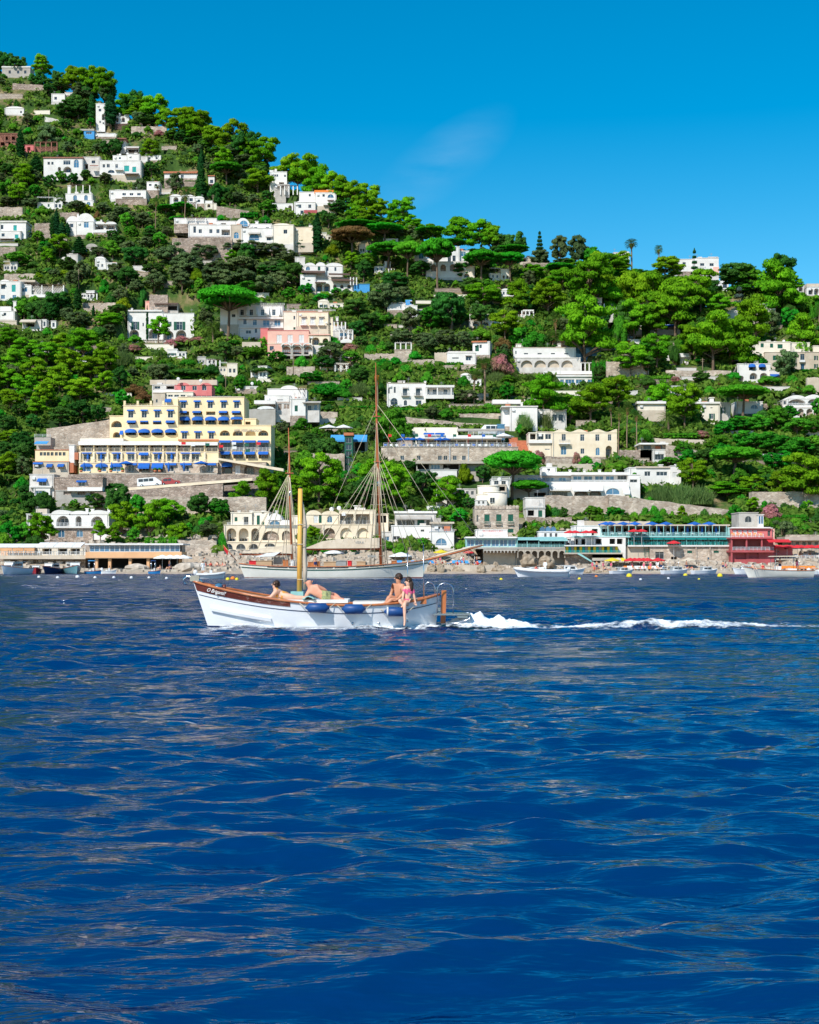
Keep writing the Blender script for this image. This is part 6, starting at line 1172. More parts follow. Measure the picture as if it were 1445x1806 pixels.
for i in range(3): proto('round','T',80 + i,mat='leaf_broad',per=85,leaf=.32,w=4.2,z0=1.4,n=58,cs=.75,jit=.7)
for i in range(2): proto('column','C',90 + i,mat='leaf_cypress',per=110,leaf=.22)
proto('tier','K',95,mat='leaf_cypress',per=50,leaf=.26,w=2.9,z0=1.4)
proto('tier','N',96,mat='leaf_cypress',per=40,leaf=.18,w=2.0,z0=2.0,tiers=10,thin=True,droop=.4,core=.6)
proto('tier','E',97,mat='leaf_blue',per=70,leaf=.26,w=4.2,z0=1.0,tiers=7,droop=-.3)
for i in range(3): proto('bush','B',100 + i,mat='leaf_broad',per=100,leaf=.55,w=6.2)
for i in range(2): proto('bush','D',110 + i,mat='leaf_oak',per=100,leaf=.5,w=6.2)
for i in range(2): proto('bush','Y',120 + i,mat='leaf_lime',per=100,leaf=.5,w=5.2)
proto('bush','R',130,mat='flower_pink',per=140,leaf=.45,w=5.6)
proto('bush','U',131,mat='leaf_brown',per=100,leaf=.5,w=5.6)
proto('hedge','H',140,mat='leaf_broad',per=170,leaf=.4,core=.9)
proto('palm','F',150,fan=True,fl=1.5,n=34,r=.2)
proto('palm','J',152,fl=4.2,n=46,th=.62,r=.42)
proto('palm','V',153,fl=2.3,n=44,r=.2,fruit=True)
proto('reed','G',160,mat='leaf_reed')
KINDS = {'W': ('house','lesser pale house','house'),'X': ('garden_wall','pale terrace wall','wall'),'Z': ('garden_wall','rough stone terrace wall','wall'),'A': ('pine_tree','bright green pine','tree'),'P': ('umbrella_pine','flat green umbrella pine','tree'),'I': ('umbrella_pine','brown withered umbrella pine','tree'),
         'Q': ('oak_tree','dark green oak','tree'),'O': ('olive_tree','grey green olive tree','tree'),'T': ('broadleaf_tree','leafy mid green tree','tree'),
         'C': ('cypress_tree','slender dark cypress','tree'),'K': ('cedar_tree','dark tiered conifer','tree'),'N': ('norfolk_pine','thin tiered pine','tree'),'E': ('blue_cedar','blue grey cedar','tree'),
         'B': ('green_shrub','round green shrub','shrub'),'D': ('dark_shrub','dense dark shrub','shrub'),'Y': ('lime_shrub','yellow green shrub','shrub'),'R': ('oleander','pink flowering oleander','shrub'),
         'U': ('dry_shrub','brownish dry shrub','shrub'),'H': ('hedge','long clipped green hedge','hedge'),'F': ('fan_palm','brown-skirted fan palm','palm'),'J': ('date_palm','broad feathery palm','palm'),
         'V': ('date_palm','orange-fruited palm','palm'),'G': ('reed_clump','pale green reed clump','reeds')}
GROUPS = {'wall': 'terrace walls','tree': 'trees on the hillside','shrub': 'shrubs on the terraces','palm': 'palms','hedge': 'hedges','reeds': 'reed clumps'}
for mt,nm in (('white2','X'),('ivory','X'),('stonewall','Z'),('palestone','Z')):
    w_ = MB(); w_.box(-5,5,-.3,.3,-6,9.4); c_ = MB(); c_.box(-5.1,5.1,-.4,.4,9.4,10); PROTO.setdefault(nm,[]).append(([('masonry',w_.mesh('masonry',mt)),('coping',c_.mesh('coping',mt))],10.0,10.0))
PLANTS = []    # root, kind, px, py base, px height
_pr = random.Random(5)
def plant(kind,px,py,hpx,wpx=None,Y=None,z=None):
    rg = float(np.interp(px,_RID[:,0],_RID[:,1])) + 3
    if py < rg: hpx += rg - py; py = rg
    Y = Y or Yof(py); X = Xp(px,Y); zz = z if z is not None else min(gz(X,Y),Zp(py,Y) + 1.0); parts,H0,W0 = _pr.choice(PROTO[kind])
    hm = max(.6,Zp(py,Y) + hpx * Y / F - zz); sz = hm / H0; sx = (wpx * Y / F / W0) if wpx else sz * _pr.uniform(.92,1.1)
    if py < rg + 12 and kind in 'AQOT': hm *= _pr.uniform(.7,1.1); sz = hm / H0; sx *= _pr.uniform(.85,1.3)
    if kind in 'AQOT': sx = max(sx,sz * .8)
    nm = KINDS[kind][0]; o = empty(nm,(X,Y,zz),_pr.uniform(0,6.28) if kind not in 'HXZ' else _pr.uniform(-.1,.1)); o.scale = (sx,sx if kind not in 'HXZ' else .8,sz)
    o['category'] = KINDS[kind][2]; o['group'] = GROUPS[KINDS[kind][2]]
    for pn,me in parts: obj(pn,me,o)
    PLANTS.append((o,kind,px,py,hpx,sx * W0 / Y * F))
    return o
def PL(zr,txt):
    """'kind x ybase height [width]' in a zoom's pixels, separated by commas"""
    a,b,s = ZR[zr]
    for e in txt.replace('\n',' ').split(','):
        q = e.split()
        if len(q) < 4: continue
        x,y,h = (float(v) for v in q[1:4]); w = float(q[4]) / s if len(q) > 4 else None
        plant(q[0],a + x / s,b + y / s,h / s,w)
# ---------------------------------------------------------------- plants one can pick out in the photograph
PL(1,'''A 292 305 205 145,A 520 335 130 150,A 628 300 80 110,A 735 365 115 135,A 880 435 115 165,A 985 485 95 145,A 1095 475 85 135,A 1165 545 95 125,A 1270 545 75 120,A 1340 595 105 135,A 1425 645 85 125,Q 40 235 140 130,Q 120 235 120 130,Q 410 320 100 120,Q 620 370 90 130,C 650 605 185 62,C 785 645 225 92,Q 950 600 195 150,C 145 898 222 66,K 258 992 130 150,Q 470 620 150 200,Q 550 605 180 190,Q 765 440 110 110,O 760 445 95 90,A 1060 865 120 155,Q 800 865 125 190,O 700 845 70 120,O 480 850 90 100,B 1050 705 55 70,R 1130 730 50 90,O 1000 1100 80 110,O 1240 1070 90 110,C 1425 960 130 50,Q 1070 1010 110 120,T 1230 760 90 140,F 1118 1150 85 50,F 1320 1150 80 50,Q 350 430 70 120''')
PL(2,'''A 170 130 125 160,A 310 200 155 200,A 440 175 105 105,A 550 205 100 105,A 400 250 110 150,A 680 320 140 160,A 830 340 105 155,A 905 385 115 155,A 965 360 95 145,A 1040 450 135 165,A 1140 490 125 155,A 1060 560 120 180,A 1230 570 110 150,A 1310 590 105 135,A 1400 590 120 140,A 1190 440 70 110,P 405 515 165 225,A 625 580 185 255,C 225 375 122 70,C 675 445 122 66,C 220 580 210 80,Q 545 270 120 130,O 560 340 90 200,O 440 320 90 180,T 690 720 105 150,Q 340 620 120 120,O 480 640 80 130,O 590 650 80 110,H 560 740 40 130,C 1040 1005 300 84,K 930 985 225 125,A 1310 810 175 155,I 1290 1050 240 320,Y 1150 1010 90 110,P 1330 880 110 330,A 1420 700 120 150,F 108 880 350 60,Q 1180 720 110 150,Q 1120 820 120 120,T 1390 1120 130 180,O 90 1000 100 180,O 250 1060 130 200,O 420 1010 100 210,O 560 1010 110 220,O 720 1030 110 220,O 820 1080 120 180,O 120 1130 130 220,O 330 1160 130 230,O 520 1150 130 240,O 700 1160 130 240,Q 770 1130 90 150,O 60 1200 130 200,O 840 1180 100 150,Y 190 1200 110 90''')
PL(3,'''C 400 470 195 50,C 372 470 150 45,C 440 475 110 60,C 478 470 100 45,K 560 610 140 130,A 420 600 150 160,Q 340 640 120 150,T 130 690 110 200,Q 480 730 110 160,O 580 790 140 140,O 700 640 100 150,Q 840 560 100 150,O 1040 560 90 140,Q 950 690 150 200,O 830 780 120 190,Q 900 850 160 230,O 1090 850 140 180,O 1220 690 180 240,O 1330 760 180 220,Q 1090 760 100 170,O 1290 850 130 170,O 960 880 110 120,Y 460 765 55 95,Y 275 775 55 75,Q 400 1010 150 250,C 550 1000 170 62,O 560 1120 120 185,T 170 1050 140 130,Y 875 990 90 110,C 662 1050 95 26,Q 830 1030 80 150,A 780 1130 120 200,O 740 310 90 110,O 870 330 70 120,O 800 370 75 110,O 940 370 80 100,O 1010 420 110 130,O 1065 430 90 90,U 690 350 65 50,O 1100 280 40 100,F 1105 460 280 50,P 1180 340 90 160,P 1290 330 100 150,P 1270 410 80 150,O 240 270 70 110,B 300 320 70 120,O 550 300 80 140,Y 620 290 50 60,O 430 260 70 100,O 200 260 60 120,B 640 490 48 68,O 60 250 60 150,T 340 590 90 130,C 1043 1015 60 20''')
PL(4,'''P 165 670 410 430,J 60 680 200 150,T 320 330 110 180,Q 640 290 200 200,O 560 300 150 200,O 430 330 150 220,O 300 290 160 220,O 150 300 160 230,O 60 270 140 180,Q 480 220 120 230,T 720 330 90 120,T 600 360 90 110,T 820 390 80 120,T 930 330 60 90,Q 1080 500 150 200,Q 1180 600 150 190,T 1240 560 110 150,O 1250 430 150 180,O 1400 370 110 130,O 1390 680 110 160,Q 1090 620 120 140,B 900 690 80 150,O 890 800 150 230,Q 870 860 110 180,R 1040 720 55 130,T 350 790 100 200,T 510 810 90 160,B 690 830 80 110,T 1040 810 90 140,B 1180 730 60 90,B 1290 870 80 110,T 760 960 100 180,B 880 1060 120 280,B 970 1070 90 170,B 590 960 60 120,T 255 1000 110 95,B 75 1035 100 140,V 1228 1180 350 135,D 50 890 80 130,D 420 900 70 190,T 210 720 80 110,G 1100 1040 110 140,B 1110 900 80 130,H 350 960 36 120,H 780 1105 30 300,H 1100 1140 34 300,B 1350 820 60 120,T 430 690 75 65,G 590 1230 100 110''')
PL(5,'''A 1125 175 190 170,B 960 170 50 110,R 1290 180 50 130,A 60 240 170 170,A 190 330 190 230,A 430 260 150 190,A 590 300 230 250,A 740 420 240 200,A 330 380 210 240,A 120 420 200 230,A 500 450 230 250,A 640 480 210 230,A 250 500 220 240,A 60 540 190 200,A 420 560 240 230,A 740 580 200 180,A 180 640 230 240,A 330 660 200 200,A 580 610 190 220,A 80 690 190 200,A 260 720 160 180,Q 860 530 190 130,Q 580 730 150 200,Q 690 740 130 150,Q 430 760 130 180,T 860 660 150 130,Q 60 830 140 180,Q 240 800 120 120,Q 160 960 160 200,A 60 910 120 160,Q 190 1010 160 150,O 160 1150 170 150,A 60 1150 200 160,Q 30 1000 130 120,Q 330 1000 60 60,D 700 150 90 180,J 1140 310 100 110,G 880 330 110 130,B 1000 340 50 90,B 1200 350 55 100,B 1330 350 55 130,D 1330 420 60 300,D 1150 430 70 160,H 1260 440 30 330,B 450 885 40 80,U 960 560 90 150,U 1020 600 80 120,R 950 250 60 110,R 1210 200 50 100,R 1400 190 55 110''')
PL(6,'''T 325 765 80 72,Q 320 860 130 200,Q 180 890 90 130,H 745 718 62 128,B 835 705 48 46,B 930 672 18 40,B 995 672 18 40,B 648 812 26 22,B 835 812 32 20,Y 1212 200 34 60,B 960 145 95 130,T 1150 110 100 90,Q 1400 590 100 90''')
PL(7,'''A 272 530 155 115,U 218 512 70 62,A 780 485 180 165,A 640 560 135 120,A 725 555 105 90,A 965 500 210 170,A 1075 455 170 240,A 1135 535 95 155,Q 750 395 190 190,Q 612 375 125 125,Q 250 390 150 180,Q 170 300 110 110,T 870 440 180 130,Q 1270 425 180 160,Q 1190 330 110 120,Q 1390 420 140 150,O 1330 530 105 125,T 60 545 110 150,T 150 520 85 90,B 30 560 60 130,D 220 560 40 160,U 400 330 60 70,B 910 460 80 90,T 1000 440 90 120,H 1030 555 26 220,B 1230 445 50 90''')
PL(8,'''A 150 345 190 145,A 300 335 250 165,A 590 325 330 270,A 480 330 210 200,A 700 315 180 160,A 660 200 130 120,Q 440 300 150 130,Q 860 330 200 180,A 890 300 270 240,A 1030 325 280 190,Q 1200 290 190 200,A 1345 345 215 145,J 1140 335 110 180,T 1375 405 110 120,A 570 515 95 115,Q 790 330 160 140,T 20 390 120 130,B 40 500 50 60,T 1430 330 120 100,Q 1120 110 70 120,B 1070 590 70 90,B 1420 560 60 60,T 520 100 120 130''')
PL(9,'''A 45 135 125 120,A 170 240 210 170,A 240 235 115 155,A 370 265 115 155,A 535 265 175 185,A 680 335 190 205,A 750 295 105 125,Q 790 405 140 170,Q 905 335 105 150,K 1055 335 90 75,O 1185 375 125 130,O 1300 355 95 80,O 1060 390 85 130,T 1400 400 80 120,P 60 320 120 260,P 90 520 200 280,P 215 570 260 190,P 405 630 340 250,P 690 580 210 250,P 870 560 180 190,P 885 430 95 210,P 360 300 80 220,P 500 380 80 200,A 700 750 180 240,A 920 750 210 210,A 1100 810 260 230,A 1370 770 380 240,A 1340 1010 350 270,A 840 955 215 195,Q 480 895 270 280,Q 680 865 160 190,Q 960 755 150 170,O 70 765 190 210,O 230 895 170 165,T 360 880 160 180,F 1158 975 245 76,F 1138 985 125 82,F 1195 985 125 82,U 820 1005 85 110,Q 560 540 100 130,Q 300 560 130 170,A 1010 560 110 180,P 1180 560 110 190,A 1200 640 160 200,Q 620 660 120 180,O 460 1000 130 150,O 570 1000 120 130,O 320 1000 110 180,Q 1090 980 80 120,T 980 960 110 130,B 680 940 80 160,Q 130 640 140 200,T 720 660 110 130,A 1430 560 190 150''')
PL(10,'''F 250 172 105 80,F 425 165 60 55,A 470 345 215 205,A 260 430 155 210,A 100 340 160 220,A 180 260 90 150,A 390 460 170 160,A 265 605 145 115,A 400 590 110 105,A 530 600 300 145,A 690 560 300 215,A 40 480 180 180,A 120 450 150 190,N 650 290 155 80,Q 900 340 140 215,T 970 410 160 180,A 1170 510 300 270,Q 1210 310 115 115,A 1290 410 120 145,E 935 500 120 150,A 820 590 160 205,A 1010 735 310 195,A 1330 725 170 165,A 770 910 385 290,A 650 810 190 165,A 880 870 290 160,A 240 960 230 235,A 410 930 255 235,O 1240 965 185 145,Q 40 640 150 160,Q 600 470 120 130,Q 200 580 120 120,T 1040 865 60 100,T 610 770 80 140,D 320 470 60 130,B 170 620 60 120,T 1260 600 90 120,O 1130 600 70 110,B 550 760 60 110,H 60 900 50 130,B 1130 1010 60 150,B 1270 1010 65 90,Q 350 950 130 130,D 1080 700 50 110,H 1340 930 24 180,T 760 740 90 100,T 1340 480 60 180,J 1440 610 150 60''')
PL(11,'''A 1080 570 310 320,A 1380 570 260 280,A 1250 560 180 180,P 890 1085 345 370,P 985 1090 165 230,A 472 1085 190 165,V 15 460 265 105,F 640 445 225 105,F 705 435 305 115,J 900 330 110 130,J 1000 330 100 130,T 860 340 80 120,R 800 280 160 140,R 860 270 90 80,G 960 620 130 100,G 780 320 90 130,O 590 445 95 145,T 110 650 180 225,G 60 640 90 90,H 440 442 46 240,H 625 512 42 385,H 300 490 34 250,H 850 400 50 180,H 480 198 24 180,H 220 500 34 200,B 735 480 44 120,B 930 640 70 70,B 200 250 60 90,B 60 220 70 110,B 570 330 70 90,R 1052 790 56 85,B 1350 800 30 100,R 1290 785 40 60,O 330 130 130 150,B 260 165 60 100,Q 1430 250 60 60,G 1090 580 110 110,T 300 870 50 130,Q 690 950 120 110,Y 580 950 130 110,T 1420 860 50 70''')
PL(12,'''P 955 510 190 325,A 160 510 250 250,A 60 480 180 180,A 590 610 300 225,A 430 460 150 170,F 170 745 300 62,F 222 735 325 62,F 282 745 280 62,F 118 610 170 58,J 482 630 165 165,T 1190 620 160 200,T 1060 640 130 200,T 930 640 120 180,T 830 660 110 150,T 1300 660 130 220,T 1420 640 120 150,T 1000 740 130 220,T 1150 760 140 220,T 1300 800 150 240,T 1420 780 140 200,T 1180 870 130 200,T 800 760 120 170,Q 720 860 140 150,P 910 950 235 340,A 860 1060 125 290,A 1010 1050 160 160,A 1350 1090 340 360,A 1200 1070 200 120,Q 1120 1005 120 130,G 440 1090 150 180,G 560 1095 160 190,G 680 1095 145 180,B 260 1095 60 150,T 570 800 120 130,T 620 850 120 140,T 480 840 60 170,B 330 690 90 120,H 560 665 38 220,D 1080 530 50 100,T 960 600 80 150,R 530 315 50 80,B 900 300 60 110,Q 700 330 100 140,H 400 300 40 200,D 350 320 60 120,T 1440 500 100 90,B 120 870 50 80,U 800 350 45 60,B 1100 330 70 100,T 270 1010 130 110,R 700 650 40 100,B 50 880 50 70,T 1260 540 90 130''')
PL(13,'''T 1180 385 105 130,T 1345 385 100 140,D 1095 385 60 90,T 270 420 120 140,Q 340 330 110 110,D 940 340 50 120,B 890 330 60 90,T 1435 300 90 60,O 350 480 90 100''')
PL(14,'''R 1110 395 130 160,O 1200 505 125 185,T 870 420 150 120,B 330 412 75 110,B 430 365 50 60,B 520 412 60 90,B 620 412 50 90,B 720 412 48 100,B 790 412 48 70,T 50 385 95 120,B 170 385 65 80,T 280 300 80 100,T 150 300 75 130,T 700 412 45 80,Y 820 400 60 60,B 1350 470 60 110,J 1410 480 75 90,H 1270 400 60 170,A 990 330 110 120''')
# ---------------------------------------------------------------- lesser trees and shrubs that fill the slope between them
def lesser_houses():
    rr = random.Random(41); n = 0
    for it in range(3000):
        px = rr.uniform(5,1440); py = rr.uniform(float(np.interp(px,_RID[:,0],_RID[:,1])) + 35,700); w,h = rr.uniform(24,48),rr.uniform(10,20)
        if n >= 26 or any(a - w * .5 - 4 < px < b + w * .5 + 4 and py - h - 8 < q + 4 and py + 3 > t - 4 for a,b,t,q,_y in RECTS): continue
        n += 1; m = rr.choice(('white','white','white2','ivory')); x0,x1,t = px - w / 2,px + w / 2,py - h; b = Bld('house','x','house',0,x0,x1,py,yaw=rr.uniform(-12,12)); c = lerp(x0,x1,rr.uniform(.35,.65)); st = h * rr.uniform(.25,.5)
        b.block(x0,c,t + (st if n % 2 else 0),py,m,d=5,wins=row(rr.choice('wdgs'),[lerp(x0,c,.3),lerp(x0,c,.7)],3.2,t + st + 2,min(py - 1,t + st + 7))); b.block(c,x1,t + (0 if n % 2 else st),py,m,f=rr.uniform(.3,1.2),d=5,wins=row(rr.choice('wdLL'),[lerp(c,x1,.3),lerp(c,x1,.7)],4,t + st + 2,min(py - .5,t + st + 9)))
        if n % 3 == 0: b.vault(x0,c,t + (st if n % 2 else 0) - 4,t + (st if n % 2 else 0) + .5,m,d=5)
        elif n % 3 == 1: b.perg(c,x1 + 6,py - 7,py,n=4)
        else: b.rail(x0,c,t - 2.5,t,mat='frame')
        PLANTS.append((b.root,'W',px,py,h,w))
lesser_houses()
def terraces():
    rr = random.Random(12); n = 0
    for it in range(2500):
        px = rr.uniform(0,1445); py = rr.uniform(float(np.interp(px,_RID[:,0],_RID[:,1])) + 25,830); w,h = rr.uniform(22,75),rr.uniform(4,9)
        if n >= 75 or any(a - w * .5 < px < b + w * .5 and py - h < q + 3 and py > t - 3 for a,b,t,q,_y in RECTS): continue
        plant('X' if rr.random() < .45 else 'Z',px,py,h,w); RECTS.append((px - w / 2,px + w / 2,py - h,py,Yof(py))); n += 1
terraces()
def autofill():
    rr = random.Random(77); n = 0; cells = {}
    for p in PLANTS: cells.setdefault((int(p[2] // 30),int(p[3] // 30)),[]).append(p)
    for it in range(16000):
        if n >= 720: break
        px = rr.uniform(-60,1505); rg = float(np.interp(px,_RID[:,0],_RID[:,1])); py = rr.uniform(rg + 2,985); Y = Yof(py)
        k = rr.choices('OQTBDA',(4 if px < 800 and py < 640 else 1.5,3.4,3.4,4,4,2.5 if py < rg + 60 or px > 850 else 1))[0]
        hm = {'O': rr.uniform(3.5,6),'Q': rr.uniform(4,7),'T': rr.uniform(3.2,6),'B': rr.uniform(1.5,3),'D': rr.uniform(1.5,3),'A': rr.uniform(6,10)}[k]
        if py > 880: hm = min(hm,2.2)
        wm = hm * {'O': 1.0,'Q': .95,'T': .95,'B': 1.35,'D': 1.35,'A': .75}[k]; hp,wp = hm * F / Y,wm * F / Y
        if any(a - wp * .42 < px < b + wp * .42 and py - hp < q - 2 - .22 * (q - t) and py > t + 1 for a,b,t,q,_y in RECTS): continue
        if any(x0 - 1 < Xp(px,Y) < x1 + 1 and y0 - .5 < Y < y1 + 1 for x0,x1,y0,y1,_z in FOOT): continue
        c = (int(px // 30),int(py // 30))
        if any(abs(p[2] - px) < (p[5] + wp) * .24 and abs(p[3] - py) < 9 for dx in (-1,0,1) for dy in (-1,0,1) for p in cells.get((c[0] + dx,c[1] + dy),())): continue
        plant(k,px,py,hp,wp * rr.uniform(.85,1.15)); cells.setdefault(c,[]).append(PLANTS[-1]); n += 1
for i in range(200):       # undergrowth along the skyline
    px = -40 + i * 7.8 + _pr.uniform(-5,5); k = _pr.choice('QQQOTAQ' if px < 1000 else 'AQTQ'); py = float(np.interp(px,_RID[:,0],_RID[:,1])) + _pr.uniform(4,12)
    if not any(a - 10 < px < b + 10 and py - 18 < q and py > t for a,b,t,q,_y in RECTS): plant(k,px,py,_pr.uniform(10,28),_pr.uniform(20,44))
autofill()
def label_plants():
    made = {}
    for o,k,px,py,hp,wp in PLANTS:
        best = min(MARKS,key=lambda m: (m[1] - px) ** 2 + ((m[2] - py) * 1.3) ** 2); dx,dy = px - best[1],py - best[2]
        if abs(dx) > best[3] * .5 + 4: rel = 'right of' if dx > 0 else 'left of'
        else: rel = 'below' if dy > 4 else 'above'
        if abs(dx) > best[3] * .5 + 4 and abs(dy) > abs(dx) * .7: rel = ('down ' if dy > 0 else 'up ') + ('to the right of' if dx > 0 else 'to the left of')
        hm = hp * Yof(py) / F; size = '' if k in 'WXZ' else 'tall ' if hm > 9.5 else ('small ' if hm < 3.2 else '')
        base = KINDS[k][1]; base = base if 'tall' in base else size + base
        made.setdefault('%s %s %s' % (base,rel,best[0]),[]).append((px,o))
    for lab,L_ in made.items():
        L_.sort(key=lambda t: t[0])
        for i,(px,o) in enumerate(L_):
            lb = lab if len(L_) == 1 else lab + ', ' + ('leftmost' if i == 0 else 'rightmost' if i == len(L_) - 1 else ORD[i] + ' from left')
            o['label'] = lb if len(lb.split()) <= 16 else lb.replace(' to the ',' ').replace('the ','')
label_plants()
def ground_cover():
    """low scrub nobody could count: one mesh of leaf-sized faces over the slope"""
    rr = np.random.RandomState(4); n = 44000; px = rr.uniform(-120,1565,n); rg = np.interp(px,_RID[:,0],_RID[:,1]); py = rg + 4 + (966 - rg) * rr.uniform(0,1,n); Y = np.interp(py,_TAB[:,0],_TAB[:,1]); X = (px - CX) / F * Y
    keep = np.ones(n,bool)
    for a,b,t,q,_y in RECTS: keep &= ~((px > a - 3) & (px < b + 3) & (py > t) & (py < q + 5))
    for x0,x1,y0,y1,_z in FOOT: keep &= ~((X > x0 - .5) & (X < x1 + .5) & (Y > y0 - .8) & (Y < y1 + .5))
    patch = np.sin(X * .19 + 2) * np.sin(Y * .23) + .5 * np.sin(X * .07 - Y * .05); keep &= patch > -1.1
    X,Y = X[keep],Y[keep]; z = carve(X,Y,hill_z(X,Y)); cl = []
    for x,y,zz,s in zip(X,Y,z,rr.uniform(.7,1.6,len(X))): cl.append((x,y,zz + s * .25,s * 1.15,s * 1.15,s * .75,rr.uniform(0,1)))
    me = leaf_mesh('ground_cover','leaf_scrub',cl,8,.72,9,core=0); o = obj('ground_cover',me); tag(o,'low scrub and ivy covering the slope between the houses','ground cover',kind='stuff')
ground_cover()
def rubble():
    rr = np.random.RandomState(6); n = 4200; Y = rr.uniform(250,276,n); X = rr.uniform(-78,78,n); z = carve(X,Y,hill_z(X,Y)); V,Fc = [],[]
    cb = np.array([(x,y,q) for q in (-1,1) for y in (-1,1) for x in (-1,1)],float); fc = ((0,2,3,1),(4,5,7,6),(0,1,5,4),(2,6,7,3),(0,4,6,2),(1,3,7,5))
    for x,y,zz in zip(X,Y,z):
        if zz > 9: continue
        s = rr.uniform(.15,.6) ** 1.2; a = rr.uniform(0,3.1); P = cb * rr.uniform(.6,1.1,(8,3)) * s * np.array([1.2,1,.7]); c,q = math.cos(a),math.sin(a); o = len(V)
        V += [(x + p[0] * c - p[1] * q,y + p[0] * q + p[1] * c,zz + .1 + p[2]) for p in P]; Fc += [tuple(i + o for i in f) for f in fc]
    me = bpy.data.meshes.new('rubble'); me.from_pydata(V,[],Fc); me.materials.append(M['palerock']); tag(obj('rubble',me),'loose stones scattered along the rocky shore','stones',kind='stuff')
rubble()
build_hill()
# ---------------------------------------------------------------- people
pm('skin_tan',(.62,.30,.18),(.52,.23,.13),6,.55,spec=.4); pm('skin_fair',(.76,.45,.32),(.68,.37,.25),6,.55,spec=.4); pm('skin_red',(.70,.33,.22),(.62,.26,.16),6,.55,spec=.4)
pm('hair',(.05,.025,.014),(.03,.014,.008),20,.6,stretch=(1,1,.2)); pm('bikini_orange',(.80,.36,.05),None,9,.8); pm('shorts',(.14,.20,.12),(.46,.44,.18),14,.85); pm('navycloth',(.02,.04,.16),None,3,.85); pm('shadeglass',(.01,.01,.01),None,3,.15)
def person(label,J,skin,parent=None,loc=(0,0,0),clothes=(),hair=None,glasses=False,sub=2,fingers=True,face=None,k=1.0):
    """one continuous skinned body from joint positions; J: name -> (x,y,z). Clothes are shells lifted off the body"""
    ch = [('pelvis','waist',.125,.105),('waist','chest',.105,.135),('chest','neck',.135,.058),('neck','chin',.058,.072),('chin','crown',.072,.085)]
    for s in 'lr':
        ch += [('chest',s + 'sho',.135,.066),(s + 'sho',s + 'elb',.062,.042),(s + 'elb',s + 'wri',.042,.029),(s + 'wri',s + 'pal',.03,.036),('pelvis',s + 'hip',.125,.098),(s + 'hip',s + 'kne',.095,.056),(s + 'kne',s + 'ank',.056,.036),(s + 'ank',s + 'toe',.042,.028)]
    names = list(J); rad_ = {}
    for a,b,ra,rb in ch: rad_.setdefault(a,ra); rad_[b] = rb if b not in rad_ else rad_[b]
    V = [Vector(J[n]) for n in names]; E = [(names.index(a),names.index(b)) for a,b,*_ in ch]; R_ = [rad_[n] * k for n in names]
    def mid(a,b,t,r):       # extra bulge for calf, thigh, forearm
        i,j = names.index(a),names.index(b); E.remove((i,j)); V.append(V[i].lerp(V[j],t)); R_.append(r * k); E.extend([(i,len(V) - 1),(len(V) - 1,j)])
    for s in 'lr': mid(s + 'kne',s + 'ank',.3,.060); mid(s + 'hip',s + 'kne',.35,.088); mid(s + 'elb',s + 'wri',.3,.043)
    me = bpy.data.meshes.new('body'); me.from_pydata([tuple(v) for v in V],E,[]); o = bpy.data.objects.new('person',me); COL.objects.link(o)
    md = o.modifiers.new('skin','SKIN'); md.use_smooth_shade = True
    for i,sv in enumerate(me.skin_vertices[0].data): sv.radius = (R_[i],R_[i]); sv.use_root = (i == names.index('pelvis'))
    sb = o.modifiers.new('sub','SUBSURF'); sb.levels = sub; sb.render_levels = sub
    bpy.context.view_layer.update(); dg = bpy.context.evaluated_depsgraph_get(); bm_ = bpy.data.meshes.new_from_object(o.evaluated_get(dg)); bpy.data.objects.remove(o)
    vs = [v.co.copy() for v in bm_.vertices]; fs = [tuple(p.vertices) for p in bm_.polygons]; nr = [v.normal.copy() for v in bm_.vertices]
    mb = MB(); mb.add(vs,fs,0,True)
    fw = Vector(face) if face else Vector((-1,-.3,0)); fw.normalize(); hc = Vector(J['chin']).lerp(Vector(J['crown']),.55); up = (Vector(J['crown']) - Vector(J['chin'])).normalized(); sd = fw.cross(up).normalized()
    if fingers:
        mb.add([hc + fw * .085 * k + up * .02,hc + fw * .085 * k - up * .03 + sd * .018,hc + fw * .085 * k - up * .03 - sd * .018,hc + fw * .118 * k - up * .026],[(0,1,3),(0,3,2),(1,2,3)])
        for e in (-1,1): mb.ell(hc + sd * e * .083 * k,(.018,.018,.03),6,4)
        for s in 'lr':
            w,p = Vector(J[s + 'wri']),Vector(J[s + 'pal']); d = (p - w).normalized(); q = d.cross(Vector((0,0,1))); q = q.normalized() if q.length > .1 else Vector((1,0,0)); nn = d.cross(q)
            for i,ln in enumerate((.068,.078,.072,.056)): b0 = p + q * (i - 1.5) * .019; mb.tube([b0,b0 + d * ln * .55,b0 + d * ln - nn * .018],[.0095,.009,.007],5)
            b0 = w.lerp(p,.55) + q * .03; mb.tube([b0,b0 + q * .025 + d * .02,b0 + q * .032 + d * .055],[.011,.010,.008],5)
    root = mb.build('person',skin,parent,loc); tag(root,label,'person')
    for nm,mat,pred,off in clothes:
        sel = [f for f in fs if pred(sum((vs[i] for i in f),Vector()) / len(f))]; used = sorted({i for f in sel for i in f}); ix = {i: n for n,i in enumerate(used)}
        if sel: MB().add([vs[i] + nr[i] * off for i in used],[tuple(ix[i] for i in f) for f in sel],0,True).build(nm,mat,root)
    if hair == 'short': q = MB(); q.ell(hc + up * .025 - fw * .018,(.102 * k,.102 * k,.10 * k),12,8,jit=.06,rnd=_hr); q.v = [p for p in q.v]; q.build('hair','hair',root)
    elif hair == 'long':
        q = MB(); q.ell(hc + up * .025 - fw * .02,(.105 * k,.105 * k,.105 * k),12,8,jit=.06,rnd=_hr); b0 = hc - fw * .06; q.tube([b0,b0 - fw * .06 - up * .14,b0 - fw * .07 - up * .30,b0 - fw * .04 - up * .42],[.075,.075,.06,.02],8); q.build('hair','hair',root)
    elif hair == 'curly':
        q = MB()
